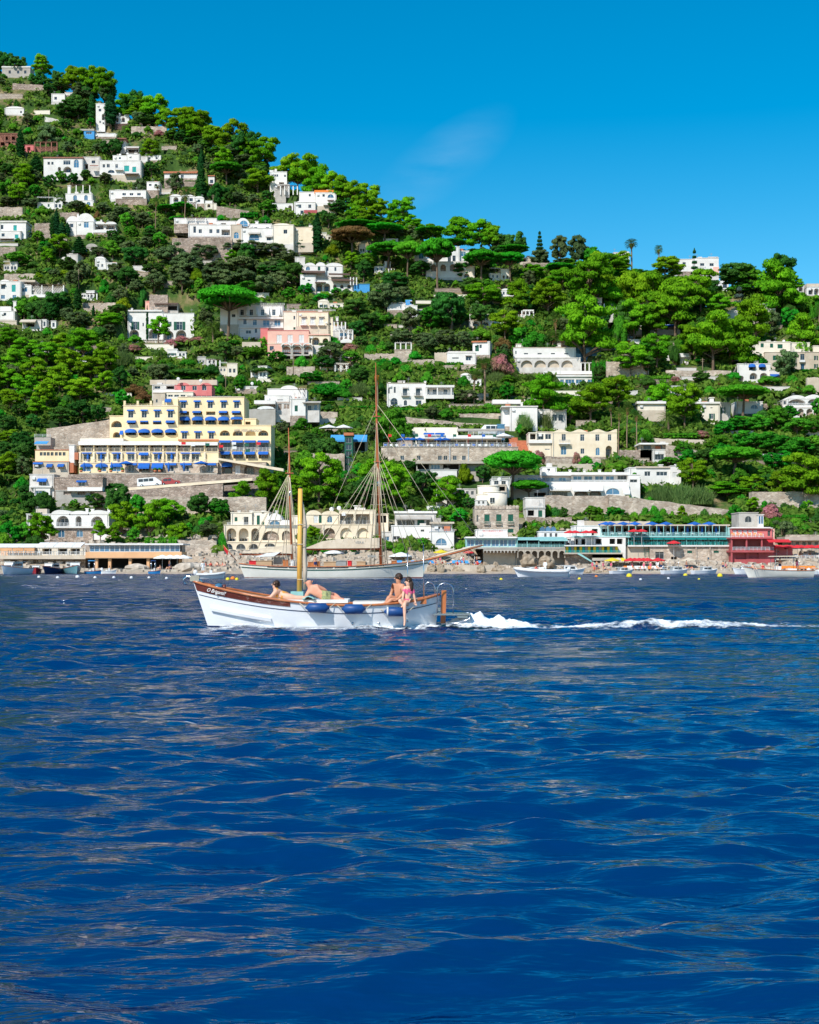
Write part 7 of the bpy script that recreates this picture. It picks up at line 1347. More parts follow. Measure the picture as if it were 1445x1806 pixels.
        for i in range(46): d = Vector((_hr.gauss(0,1),_hr.gauss(0,1),_hr.gauss(.25,1))).normalized(); q.ell(hc - fw * .03 + d * .085,(.042,.042,.042),6,4)
        q.build('hair','hair',root)
    if glasses: q = MB(); c = hc + fw * .088 + up * .022; [q.ell(c + sd * e * .033,(.03,.03,.02),8,4) for e in (-1,1)]; q.tube([c + sd * .06,c + sd * .085 - fw * .09],.006,4); q.tube([c - sd * .06,c - sd * .085 - fw * .09],.006,4); q.build('sunglasses','shadeglass',root)
    return root
# ---------------------------------------------------------------- hulls
pm('hullwhite',(.80,.81,.82),(.74,.75,.77),.8,.22,spec=.5,coat=.5); pm('hullcream',(.80,.77,.68),(.72,.69,.60),.8,.3,spec=.5,coat=.3); pm('hullnavy',(.015,.03,.09),None,1,.2,coat=.5); pm('hullteal',(.16,.34,.37),None,1,.25,coat=.4); pm('hullred',(.42,.03,.03),None,1,.25,coat=.4); pm('hullblue',(.03,.24,.55),None,1,.25,coat=.4)
pm('mahogany',(.16,.035,.018),(.085,.018,.010),3,.25,coat=.6,stretch=(.15,1,1)); pm('varnish',(.52,.18,.06),(.36,.10,.03),3,.3,coat=.5,stretch=(1,1,.12)); pm('mastwood',(.84,.47,.10),(.72,.38,.07),3,.4,coat=.3,stretch=(1,1,.12)); pm('mastred',(.50,.15,.06),(.38,.10,.04),3,.4,stretch=(1,1,.12)); pm('deckwood',(.50,.34,.20),(.40,.26,.15),4,.6,stretch=(.2,1,1))
pm('fenderblue',(.012,.07,.24),(.010,.055,.19),3,.45); pm('rope',(.66,.56,.40),None,8,.9); pm('antifoul',(.22,.05,.04),None,2,.7); pm('gel',(.80,.80,.79),None,2,.3,coat=.3)
def foam_mat():
    m,t,p,L = _nt('foam'); N = t.nodes.new; p.inputs['Base Color'].default_value = (.80,.84,.87,1); p.inputs['Roughness'].default_value = .7; p.inputs['Subsurface Weight'].default_value = 0
    a = N('ShaderNodeAttribute'); a.attribute_name = 'cover'; tc = N('ShaderNodeTexCoord'); n = N('ShaderNodeTexNoise'); n.inputs['Scale'].default_value = 5; n.inputs['Detail'].default_value = 5; n.inputs['Roughness'].default_value = .7; L(tc.outputs['Object'],n.inputs['Vector'])
    s = N('ShaderNodeMath'); s.operation = 'MULTIPLY_ADD'; s.inputs[1].default_value = 1.5; L(n.outputs['Fac'],s.inputs[0]); L(a.outputs['Fac'],s.inputs[2]); r = N('ShaderNodeMapRange'); r.inputs['From Min'].default_value = 1.0; r.inputs['From Max'].default_value = 1.6; L(s.outputs[0],r.inputs['Value']); L(r.outputs['Result'],p.inputs['Alpha']); M['foam'] = m
foam_mat()
class Hull:
    """lofted hull: x along, y beam, z up; xs/zs/hb are tables over the sheer from one end to the other"""
    def __init__(s,tab,zk,fx,flare=.45,n=40): s.t = np.array(tab,float); s.zk = zk; s.fx = fx; s.fl = flare; s.n = n
    def sheer(s,u): return [float(np.interp(u,np.linspace(0,1,len(s.t)),s.t[:,i])) for i in range(3)]     # x, half-beam, z (cubic-ish by dense table)
    def pt(s,u,q,side=-1,out=0.0):
        x,hb,z = s.sheer(u); x0 = s.fx[0] + (s.fx[1] - s.fx[0]) * u; zz = lerp(s.zk,z,q); xx = lerp(x0,x,q); return (xx,side * (hb * max(q,.0001) ** s.fl + out),zz)
    def q_of(s,u,z): _,_,zs = s.sheer(u); return (z - s.zk) / (zs - s.zk)
    def shell(s,m=9):
        mb = MB()
        for side in (-1,1):
            vs = [s.pt(i / s.n,j / m,side) for i in range(s.n + 1) for j in range(m + 1)]; w = m + 1
            mb.add(vs,[(i * w + j,(i + 1) * w + j,(i + 1) * w + j + 1,i * w + j + 1)[::side * -1] for i in range(s.n) for j in range(m)],0,True)
        for u in (0,1):
            a = [s.pt(u,j / m,-1) for j in range(m + 1)] + [s.pt(u,j / m,1) for j in range(m,-1,-1)]; mb.add(a,[tuple(range(len(a)))])
        return mb
    def strip(s,u0,u1,q0,q1,out=.02,sides=(-1,1),n=30):
        mb = MB()
        for sd in sides:
            vs = []
            for i in range(n + 1): u = lerp(u0,u1,i / n); a,b = q0(u),q1(u); vs += [s.pt(u,a,sd,0),s.pt(u,a,sd,out),s.pt(u,b,sd,out),s.pt(u,b,sd,0)]
            mb.add(vs,[(i * 4 + k,i * 4 + 4 + k,i * 4 + 5 + k,i * 4 + 1 + k) for i in range(n) for k in range(3)] + [(0,1,2,3),(n * 4,n * 4 + 3,n * 4 + 2,n * 4 + 1)],0,False)
        return mb
    def deck(s,dz,inset=.04,u0=0.0,u1=1.0,n=30):
        vs = []
        for i in range(n + 1): u = lerp(u0,u1,i / n); x,hb,z = s.sheer(u); h = max(.005,hb - inset); vs += [(x,-h,z + dz),(x,h,z + dz)]
        return MB().add(vs,[(2 * i,2 * i + 2,2 * i + 3,2 * i + 1) for i in range(n)])
    def rail(s,r,out=.01,dz=0.0,u0=0.0,u1=1.0,n=40):
        mb = MB()
        for sd in (-1,1): mb.tube([tuple(Vector(s.pt(lerp(u0,u1,i / n),1,sd,out)) + Vector((0,0,dz))) for i in range(n + 1)],r,6)
        return mb
def dense(tab,n=60):
    """smooth a coarse sheer table"""
    t = np.array(tab,float); u = np.linspace(0,1,len(t)); q = np.linspace(0,1,n); out = []
    for c in range(t.shape[1]):
        y = np.interp(q,u,t[:,c]); 
        for _ in range(6): y[1:-1] = (y[:-2] + 2 * y[1:-1] + y[2:]) / 4
        out.append(y)
    return np.stack(out,1)
# ---------------------------------------------------------------- the wooden launch in the foreground
GY,GS = 44.0,57.0
def gx(px): return (px - 557) / GS
def gzz(py): return (1106 - py) / GS
def launch():
    root = empty('launch',(Xp(557,GY),GY,0)); tag(root,'white wooden launch with mahogany bow strake and yellow mast, people sunbathing aboard','boat')
    tab = [(gx(px),hb,gzz(py)) for px,hb,py in ((341,.03,1025),(372,.42,1033),(405,.74,1040),(440,.98,1047),(480,1.12,1054),(520,1.20,1059),(560,1.24,1063),(600,1.25,1065.5),(640,1.23,1066),(680,1.16,1064),(712,1.02,1061),(738,.80,1057.5),(758,.52,1053),(775,.06,1048))]
    h = Hull(dense(tab),-.5,(gx(377),gx(766)),.22); h.shell().build('hull','hullwhite',root); us = lambda px: float(np.interp(gx(px),h.t[:,0],np.linspace(0,1,len(h.t))))
    u5 = us(517); h.strip(0.004,u5,lambda u: h.q_of(u,h.sheer(u)[2] - lerp(.28,.17,u / u5)),lambda u: .985,.018).build('bow_strake','mahogany',root)
    h.strip(0.01,.995,lambda u: h.q_of(u,h.sheer(u)[2] - lerp(.40,.25,min(1,u * 2.2)) - .012),lambda u: h.q_of(u,h.sheer(u)[2] - lerp(.40,.25,min(1,u * 2.2)) + .012),.012).build('line_stripe','hullnavy',root)
    h.strip(.045,.30,lambda u: h.q_of(u,lerp(.57,.26,(u - .045) / .255) - .05),lambda u: h.q_of(u,lerp(.57,.26,(u - .045) / .255) + .05),.10,n=20).build('spray_rail','hullwhite',root)
    h.strip(.0,1.0,lambda u: .02,lambda u: h.q_of(u,.05),.006).build('waterline_band','hullnavy',root)
    h.rail(.04,.015,.0).build('rub_rail','varnish',root); h.deck(-.03,.03).build('deck','deckwood',root)
    # cushions and coaming
    c = MB(); c.box(gx(478),gx(616),-.85,.85,gzz(1062),gzz(1056.5)); c.build('sunpad','whitecloth',root); c = MB(); c.box(gx(690),gx(752),-.7,.7,gzz(1064),gzz(1056)); c.build('stern_bench','varnish',root)
    MB().box(gx(624),gx(688),-.62,.62,gzz(1066),gzz(1060)).build('engine_box','gel',root)
    # mast with furled lateen yard
    m = MB(); m.tube([(gx(528),0,gzz(1062)),(gx(530),0,gzz(862))],[.082,.07],12); m.tube([(gx(530),0,gzz(862)),(gx(530),0,gzz(858))],[.05,.02],8,1); m.build('mast',['mastwood','dark'],root)
    y = MB(); y.tube([(gx(537),.06,gzz(1040)),(gx(538),.06,gzz(1005)),(gx(536.5),.06,gzz(960)),(gx(538),.06,gzz(925)),(gx(536),.06,gzz(905)),(gx(533),.06,gzz(885))],[.05,.075,.06,.065,.045,.03],8); y.build('furled_sail','beige',root)
    for py in (1022,960,925): MB().tube([(gx(525),-.09,gzz(py)),(gx(541),-.07,gzz(py))],.012,5).build('lashing','rope',root)
    MB().box(gx(514),gx(536),-.25,.25,gzz(1056),gzz(1043)).build('mast_box','turquoise',root)
    # fenders with their lines
    for i,(px,py) in enumerate(((565,1069.5),(627,1071.5),(699,1076.5))):
        u = us(px); yh = -h.pt(u,h.q_of(u,gzz(py)),1)[1] - .15; f = MB(); f.tube([(gx(px) + dx,yh,gzz(py)) for dx in (-.36,-.31,-.25,.25,.31,.36)],[.03,.06,.145,.145,.06,.03],14); fo = f.build('fender','fenderblue',root)
        if i == 2: MB().tube([(gx(px) - .27,yh,gzz(py)),(gx(px) - .22,yh,gzz(py))],[.147,.15],14).build('white_band','whitecloth',fo)
        for dx in (-.36,.36): MB().tube([(gx(px) + dx,yh,gzz(py)),(gx(px) + dx * 1.5,yh + .1,gzz(py) + .14)],.012,5).build('rope','rope',fo)
    for px,py in ((635,1097),(685,1097),(733,1093)):
        u = us(px); p = h.pt(u,h.q_of(u,gzz(py)),-1,.004); MB().tube([(p[0],p[1],p[2]),(p[0],p[1] - .015,p[2])],[.045,.04],10).build('outlet','steel',root)
    # stern: rudder, platform, handrails, flagstaff
    r = MB(); r.prism([(gx(777),gzz(1100)),(gx(786),gzz(1100)),(gx(787.5),gzz(1041)),(gx(779),gzz(1041))],-.06,.06); r.build('rudder','varnish',root); MB().box(gx(771),gx(777),-.02,.02,gzz(1078),gzz(1072)).build('pintle','steel',root)
    p = MB(); p.box(gx(765),gx(829),-.55,.55,gzz(1084),gzz(1081)); p.tube([(gx(829),-.5,gzz(1083)),(gx(826),-.5,gzz(1091)),(gx(806),-.5,gzz(1098)),(gx(778),-.4,gzz(1100))],.025,6); p.box(gx(806),gx(824),-.45,.45,gzz(1089),gzz(1085)); p.build('swim_platform','steel',root)
    def hoop(pts): q = MB(); q.tube(pts,.02,6); q.build('handrail','steel',root)
    arc = lambda xa,xb,yt,yb,yy: [(gx(xa),yy,gzz(yb))] + [(gx((xa + xb) / 2 + (xb - xa) / 2 * math.cos(math.pi * (1 - i / 8))),yy,gzz(yt + 12) + 12 / GS * math.sin(math.pi * i / 8)) for i in range(9)] + [(gx(xb),yy,gzz(yb - 0))]
    hoop(arc(748,768,1027,1058,.35)); hoop(arc(771,799,1028,1081,-.3)); q = MB(); q.tube([(gx(748),0,gzz(1060)),(gx(747),0,gzz(960))],[.022,.012],6); q.build('flagstaff','steel',root); q = MB(); q.tube([(gx(719),.5,gzz(975)),(gx(719),.5,gzz(1056))],.012,5); q.build('aerial','steel',root)
    # bow: roller, bollard, hatch
    q = MB(); q.tube([(gx(356),0,gzz(1027)),(gx(343),0,gzz(1019)),(gx(331),0,gzz(1017)),(gx(325),0,gzz(1021)),(gx(325),0,gzz(1029)),(gx(332),0,gzz(1031))],[.05,.07,.07,.05,.04,.03],8); q.box(gx(336),gx(352),-.1,.1,gzz(1025),gzz(1015)); q.build('anchor_roller','steel',root)
    MB().tube([(gx(396),0,gzz(1042)),(gx(396),0,gzz(1031))],.055,10).build('bollard','mahogany',root); q = MB(); q.ell((gx(386),0,gzz(1036)),(.14,.2,.13),12,5,z0=0.0); q.build('hatch_dome','skypane',root); MB().box(gx(367),gx(372),-.05,.05,gzz(1034),gzz(1030)).build('cleat','orange',root)
    # painted name on the strake
    u = us(383); p = h.pt(u,.93,-1,.03); a = h.pt(us(365),.9,-1); b = h.pt(us(402),.9,-1); o = lettering('O Brigantì?',root,p[0],p[1],h.pt(u,1,-1)[2] - .135,.115,'whitecloth',shear=.4,w=gx(404) - gx(363))
    d = Vector(b) - Vector(a); o.rotation_euler = Matrix(((d.normalized().x,0,0),(0,1,0),(0,0,1))).to_euler(); ex = d.normalized(); ey = Vector((0,0,1)); ez = ex.cross(ey).normalized(); ey = ez.cross(ex); o.rotation_euler = Matrix((ex,ey,ez)).transposed().to_euler(); o.location = Vector(o.location) - Vector((0,.03,0))
    return h
H0 = launch()
OX = Xp(557,GY)
def G(px,y,py): return (gx(px),y,gzz(py))
def crew():
    L0 = (OX,GY,0); hip = lambda c,z0,z1: z0 < c.z < z1
    # seated couple on the stern quarter
    J = dict(pelvis=G(706,-.72,1058),waist=G(705,-.74,1050),chest=G(704,-.76,1038),neck=G(704,-.77,1029.5),chin=G(703,-.79,1024),crown=G(703.5,-.78,1014),lsho=G(697,-.62,1032),lelb=G(691,-.55,1046),lwri=G(686,-.66,1058),lpal=G(684,-.70,1061),
             rsho=G(711,-.90,1032.5),relb=G(712,-.98,1046),rwri=G(703,-1.05,1055),rpal=G(699,-1.08,1057),lhip=G(704,-.66,1059),lkne=G(688,-.95,1051),lank=G(682,-1.02,1061),ltoe=G(677,-1.06,1064),rhip=G(708,-.80,1059.5),rkne=G(692,-1.02,1056),rank=G(684,-1.08,1062),rtoe=G(679,-1.13,1064.5))
    person('man in sunglasses and pale shorts sitting on the launch stern',J,'skin_tan',None,L0,[('shorts','turquoise',lambda c: (c - Vector(J['pelvis'])).length < .19 and c.z < gzz(1053),.014)],'short',True,face=(-1,-.35,-.05),k=1.22)
    K = dict(pelvis=G(716.5,-.98,1059),waist=G(718,-.97,1051),chest=G(720.5,-.95,1041),neck=G(721.5,-.93,1033.5),chin=G(719.5,-.96,1029),crown=G(720.5,-.93,1020),lsho=G(714.5,-.98,1036),lelb=G(712,-1.06,1046),lwri=G(711,-1.12,1056),lpal=G(711,-1.15,1060),
             rsho=G(727,-.90,1036),relb=G(730,-.92,1048),rwri=G(732.5,-.96,1059),rpal=G(733,-.99,1063),lhip=G(714.5,-1.02,1060),lkne=G(705,-1.2,1057),lank=G(712,-1.24,1066),ltoe=G(708,-1.30,1069),rhip=G(718.5,-1.02,1060.5),rkne=G(714,-1.30,1063),rank=G(714.5,-1.36,1092),rtoe=G(713.5,-1.44,1101))
    pk = Vector(K['chest']); person('woman in pink bikini sitting on the launch gunwale, one leg hanging over',K,'skin_fair',None,L0,[('bikini_top','pinkcloth',lambda c: abs(c.z - gzz(1041.5)) < .065 and (c - pk).length < .19,.012),('bikini_bottom','pinkcloth',lambda c: (c - Vector(K['pelvis'])).length < .165 and c.z < gzz(1055),.012)],'long',face=(-1,-.25,-.25),k=1.02)
    # prone woman on the sunpad, head to the bow
    W = dict(pelvis=G(504,-.5,1049.5),waist=G(497,-.48,1047),chest=G(490.5,-.45,1042.5),neck=G(488,-.44,1037),chin=G(487.5,-.45,1034),crown=G(489.5,-.43,1026.5),lsho=G(489.5,-.27,1042),lelb=G(481,-.2,1053),lwri=G(473,-.28,1053.5),lpal=G(470,-.30,1054),rsho=G(491,-.64,1042.5),relb=G(481,-.74,1053),rwri=G(473,-.62,1053.5),rpal=G(470,-.58,1054),
             lhip=G(508,-.40,1051),lkne=G(525,-.36,1053.5),lank=G(543,-.34,1053.5),ltoe=G(548,-.33,1055),rhip=G(508,-.60,1051),rkne=G(525,-.62,1053.5),rank=G(543,-.62,1053.5),rtoe=G(548,-.63,1055))
    person('woman with curly brown hair in orange bikini lying on the launch foredeck',W,'skin_fair',None,L0,[('bikini_bottom','bikini_orange',lambda c: (c - Vector(W['pelvis'])).length < .155,.010),('bikini_strap','bikini_orange',lambda c: abs(c.x - gx(491.8)) < .028 and c.z < gzz(1036) and abs(c.y + .46) < .2,.010)],'curly',face=(-1,.2,0),k=1.2)
    # bald man leaning on his elbow, back to us
    D = dict(pelvis=G(575,-.45,1052),waist=G(567,-.42,1047),chest=G(557,-.40,1041),neck=G(550,-.38,1034.5),chin=G(547.5,-.38,1031.5),crown=G(545.5,-.37,1022.5),lsho=G(562,-.42,1034.5),lelb=G(574,-.35,1040),lwri=G(580,-.22,1047),lpal=G(582,-.2,1050),rsho=G(547,-.40,1042),relb=G(541,-.46,1053),rwri=G(548,-.25,1055),rpal=G(552,-.2,1055.5),
             lhip=G(577,-.43,1049.5),lkne=G(590,-.12,1049),lank=G(602,-.45,1056),ltoe=G(609,-.47,1056.5),rhip=G(577,-.48,1054),rkne=G(592,-.38,1054.5),rank=G(604,-.6,1057),rtoe=G(610,-.62,1058))
    person('bald man in patterned shorts reclining on the launch, back to us',D,'skin_red',None,L0,[('shorts','shorts',lambda c: gx(570) < c.x < gx(584.5) and c.z < gzz(1042) and (c - Vector(D['pelvis'])).length < .34 and c.y < 0.2 and not (c - Vector(D['lelb'])).length < .1 and not (c - Vector(D['lwri'])).length < .1,.016)],None,face=(-.3,1,.1),k=1.42)
    t = MB(); n = 9; vs = [(gx(538 + i * 2.6),-.95 + j * .12,gzz(1053.5 + .9 * math.sin(i * 1.3) + j * .1) + (.05 if 1 < i < 7 else 0)) for i in range(n) for j in range(6)]; t.add(vs,[(i * 6 + j,i * 6 + 6 + j,i * 6 + 7 + j,i * 6 + 1 + j) for i in range(n - 1) for j in range(5)],0,True); o = t.build('beach_towel','turquoise',None,L0); sol = o.modifiers.new('s','SOLIDIFY'); sol.thickness = .03; tag(o,'crumpled turquoise towel beside the bald man on the launch','towel')
crew()
# ---------------------------------------------------------------- bow wave and wake
def wake():
    """lacy sheets of foam lying on the waves: a height field whose thin places are left open"""
    V,Fc,T = [],[],[]; nz = lambda x,y,f: noise.fractal(Vector((x * f,y * f * 1.7,3.1)),.9,2.1,4)
    def sheet(nx,ny,pos,cover,lift):
        P = [[pos(i / nx,j / ny) for j in range(ny + 1)] for i in range(nx + 1)]; A = np.array(P).reshape(-1,2); z = sea_disp(A[:,0],A[:,1],np.full(len(A),.16))[2].reshape(nx + 1,ny + 1); ix = {}
        def vid(i,j):
            if (i,j) not in ix: x,y = P[i][j]; ix[i,j] = len(V); T.append(cover(i / nx,j / ny) + .5 * nz(x,y,1.3)); V.append((x,y,z[i][j] + .025 + lift(i / nx,j / ny) * (.75 + .45 * nz(x,y,2.2)) + .03 * nz(x,y,6)))
            return ix[i,j]
        for i in range(nx):
            for j in range(ny):
                x,y = P[i][j]
                if cover((i + .5) / nx,(j + .5) / ny) + .5 * nz(x,y,1.3) > .1: Fc.append((vid(i,j),vid(i + 1,j),vid(i + 1,j + 1),vid(i,j + 1)))
    L_ = 17.0; x0 = OX + gx(786); g = lambda d,c,w: math.exp(-((d - c) / w) ** 2)
    def cov(u,v): d = u * L_; w = .42 + .028 * d; return (.5 * math.exp(-d / 4) + .22 + .75 * g(d,.9,1.3) + .36 * g(d,7.6,1.7) + .15 * g(d,4.2,.8)) * math.exp(-((v - .5) * 3.2 / w) ** 2) * 1.35
    sheet(520,70,lambda u,v: (x0 + u * L_,GY + (v - .5) * 3.2 + .35 * math.sin(u * 9) * u),cov,lambda u,v: (.50 * g(u * L_,.85,.62) + .27 * g(u * L_,2.0,.7) + .2 * g(u * L_,7.6,1.4) + .04) * math.exp(-((v - .5) * 3.2 / .42) ** 2))
    for sd,q in ((-1,.62),(1,.4)):
        def hp(u,v,sd=sd): w = lerp(.04,1.0,u); p = H0.pt(w,H0.q_of(w,.02),sd,.0); return (OX + p[0] + v * .25,GY + p[1] + sd * (v * (.35 + .5 * u) - .04))
        sheet(240,16,hp,lambda u,v,q=q: (q + .25 * g(u,.95,.1) + .15 * g(u,.12,.12)) * (1.15 - 1.15 * v),lambda u,v: .10 * g(u,.06,.07) * (1 - v) + .02)
    sheet(200,40,lambda u,v: (OX + gx(372) + u * 5.5,GY - .5 - u * 1.0 - v * 1.5),lambda u,v: .34 - .25 * v,lambda u,v: .0)
    me = bpy.data.meshes.new('wake_foam'); me.from_pydata(V,[],Fc); me.polygons.foreach_set('use_smooth',[True] * len(Fc)); at = me.attributes.new('cover','FLOAT','POINT'); at.data.foreach_set('value',T); me.materials.append(M['foam']); tag(obj('wake_foam',me),'white foam of the launch bow wave and wake','foam',kind='stuff')
wake()
# ---------------------------------------------------------------- the schooner
SY,SS = 179.0,14.01
def schooner():
    root = empty('schooner',(Xp(590,SY),SY,0)); tag(root,'cream two-masted schooner lying at anchor, sails covered','ship'); X = lambda px: (px - 590) / SS; Z = lambda py: (1020.5 - py) / SS
    Zx = lambda zx: X(380 + zx / 3.284); Zy = lambda zy: Z(800 + zy / 3.284)
    tab = [(X(px),hb,Z(py)) for px,hb,py in ((424,1.0,995),(440,1.55,996.5),(470,2.1,998.5),(510,2.45,1000),(560,2.6,1000.5),(610,2.6,1000),(655,2.4,998),(695,1.9,995),(725,1.2,992),(745,.55,989.5),(758,.06,987.5))]
    h = Hull(dense(tab),-1.2,(X(440),X(738)),.2); h.shell().build('hull','hullcream',root); ws = lambda a,b: h.strip(0.0,1.0,lambda u: h.q_of(u,a),lambda u: h.q_of(u,b),.02)
    h.strip(0,1,lambda u: .02,lambda u: h.q_of(u,.16),.015).build('boot_top','antifoul',root); h.strip(.01,.995,lambda u: h.q_of(u,h.sheer(u)[2] - .46),lambda u: h.q_of(u,h.sheer(u)[2] - .36),.03).build('green_line','green',root); h.strip(.01,.995,lambda u: h.q_of(u,h.sheer(u)[2] - .30),lambda u: h.q_of(u,h.sheer(u)[2] - .24),.05).build('rubbing_strake','hullcream',root)
    for a,b in ((305,425),(432,480),(510,590),(596,690),(700,780),(825,900),(905,985)):
        un = lambda zx: float(np.interp(Zx(zx),h.t[:,0],np.linspace(0,1,len(h.t)))); h.strip(un(a),un(b),lambda u: h.q_of(u,h.sheer(u)[2] - .20),lambda u: h.q_of(u,h.sheer(u)[2] - .08),.012,sides=(-1,),n=6).build('freeing_port','dark',root)
    h.rail(.07,.02,.03).build('cap_rail','varnish',root); h.deck(-.35,.05).build('deck','deckwood',root)
    def mast(nm,pts,rs,bands):
        m = MB(); m.tube(pts,rs,10); mo = m.build('mast','mastred',root)
        for z in bands: 
            a,b = Vector(pts[0]),Vector(pts[-1]); t = (z - a.z) / (b.z - a.z); p = a.lerp(b,t); MB().tube([p - Vector((0,0,.35)),p + Vector((0,0,.35))],.2,10).build('mast_band','steel',mo)
        return mo
    mast('main',[(X(672),0,Z(1000)),(X(668),0,Z(850)),(X(666),0,Z(800)),(X(664.5),0,Z(735)),(X(663.5),0,Z(690)),(X(663),0,Z(640))],[.19,.18,.17,.13,.08,.035],[Z(853)]); mast('mizzen',[(X(515.5),0,Z(1000)),(X(512),0,Z(870)),(X(510.5),0,Z(800)),(X(509),0,Z(755))],[.17,.15,.1,.04],[Z(870)])
    q = MB(); q.tube([(X(735),0,Z(994)),(X(757),0,Z(987)),(X(805),0,Z(975)),(X(853),0,Z(962))],[.15,.15,.12,.06],8); q.build('bowsprit','varnish',root); q = MB(); q.tube([(X(762),0,Z(983)),(X(790),0,Z(976)),(X(830),0,Z(965.5)),(X(850),0,Z(961))],[.06,.13,.1,.04],8); q.build('furled_jib','canvas',root)
    def cover(prof,y,nm='sail_cover',mat='canvas'): m = MB(); m.prism(prof,-y,y); return m.build(nm,mat,root)
    cover([(Zx(515),Zy(552)),(Zx(952),Zy(549)),(Zx(952),Zy(490)),(Zx(860),Zy(492)),(Zx(700),Zy(498)),(Zx(620),Zy(510)),(Zx(560),Zy(534))],.35); q = MB(); q.tube([(Zx(512),0,Zy(556)),(Zx(955),0,Zy(553))],.13,8); q.build('boom','mastred',root)
    cover([(Zx(150),Zy(580)),(Zx(340),Zy(572)),(Zx(446),Zy(582)),(Zx(446),Zy(528)),(Zx(330),Zy(542)),(Zx(230),Zy(556))],.3); q = MB(); q.tube([(Zx(140),0,Zy(585)),(Zx(446),0,Zy(586))],.11,8); q.build('boom','mastred',root); cover([(Zx(225),Zy(602)),(Zx(345),Zy(596)),(Zx(382),Zy(572)),(Zx(300),Zy(580))],1.1,'deck_awning','whitecloth')
    lettering('VERA',root,Zx(836),-.37,Zy(518),.34,'greyframe',w=Zx(862) - Zx(809))
    # deck furniture that is fixed down
    for x0,x1,yt,yb,mt in ((200,240,625,640,'redcloth'),(240,330,624,640,'deckwood'),(540,575,632,650,'varnish'),(575,608,628,650,'varnish'),(630,700,630,645,'deckwood'),(768,790,625,645,'redcloth'),(700,760,624,640,'greyframe'),(1020,1050,625,640,'varnish'),(440,460,620,642,'whitecloth'),(395,425,620,640,'varnish'),(820,870,628,640,'deckwood')):
        q = MB(); q.box(Zx(x0),Zx(x1),-.9,.9,Z(1003),Zy(yt)); q.box(Zx(x0) - .06,Zx(x1) + .06,-.96,.96,Zy(yt),Zy(yt) + .07); q.build('deck_house',mt,root)
    q = MB()
    for i in range(9): x = Zx(345 + i * 7); q.prism([(x - .16,Zy(645)),(x + .17,Zy(640)),(x + .15,Zy(598 + 5 * (i % 3))),(x - .15,Zy(602))],-.05 + .03 * (i % 2),.05 + .03 * (i % 2))
    q.build('hanging_cloth','greywall',root); q = MB(); q.tube([(Zx(340),0,Zy(594)),(Zx(415),0,Zy(594))],.03,5); q.build('drying_line','rope',root)
    q = MB(); q.box(Zx(882),Zx(930),-.05,.05,Zy(602),Zy(590)); q.build('name_board','greyframe',root); q = MB(); q.tube([(Zx(125),0,Zy(625)),(Zx(45),0,Zy(530))],.05,6); fs = q.build('flagstaff','varnish',root); q = MB(); q.add([(Zx(48),0,Zy(535)),(Zx(75),.1,Zy(568)),(Zx(70),0,Zy(590)),(Zx(52),-.1,Zy(560))],[(0,1,2,3),(3,2,1,0)]); q.build('ensign','redcloth',fs)
    # standing and running rigging, each rope its own part
    R0 = []
    ln = lambda a,b,r=.028,mt='rope': MB().tube([a,b],r,4).build('rope',mt,root)
    P = lambda px,py,y=0.0: (X(px),y,Z(py))
    for sd in (-1,1):
        for px in (652,660,676,684): ln(P(666,815),P(px,999,sd * 2.35),.03)
        for px in (500,507,521,528): ln(P(511,835),P(px,1000,sd * 2.3),.03)
        for px in (565,585,605,625,645): ln(P(665.5,813,sd * .1),P(px,957,sd * .35),.022)
        for px in (440,455,470,485): ln(P(511,833,sd * .1),P(px,968,sd * .3),.022)
        for px in (655,680): ln(P(664.5,735),P(px,999,sd * 2.35),.022)
        ln(P(664,720),P(540,998,sd * 2.2),.022) if sd > 0 else None
    for a,b in (((664,712),(851,962)),((665,790),(758,986)),((664.5,740),(806,974)),((666,812),(722,991)),((666,812),(700,994)),((666,815),(606,960)),((511,833),(425,990)),((510,790),(500,998)),((664,800),(735,990)),((853,962),(750,1012)),((853,962),(757,1000))): ln(P(*a),P(*b),.026)
    mb = MB(); [mb.tube([P(655 + 3.4 * j,999 - 18 * i,-2.3 + i * .17),P(657 + 3.4 * j + 3,999 - 18 * i,-2.3 + i * .17)],.02,4) for i in range(10) for j in range(7)]; mb.build('ratlines','rope',root)
    for px,py in ((666,815),(664.5,735),(511,835)): MB().box(X(px) - .5,X(px) + .5,-.3,.3,Z(py) - .05,Z(py) + .05).build('crosstree','mastred',root)
    return Xp(590,SY),h
SX0,SH = schooner()
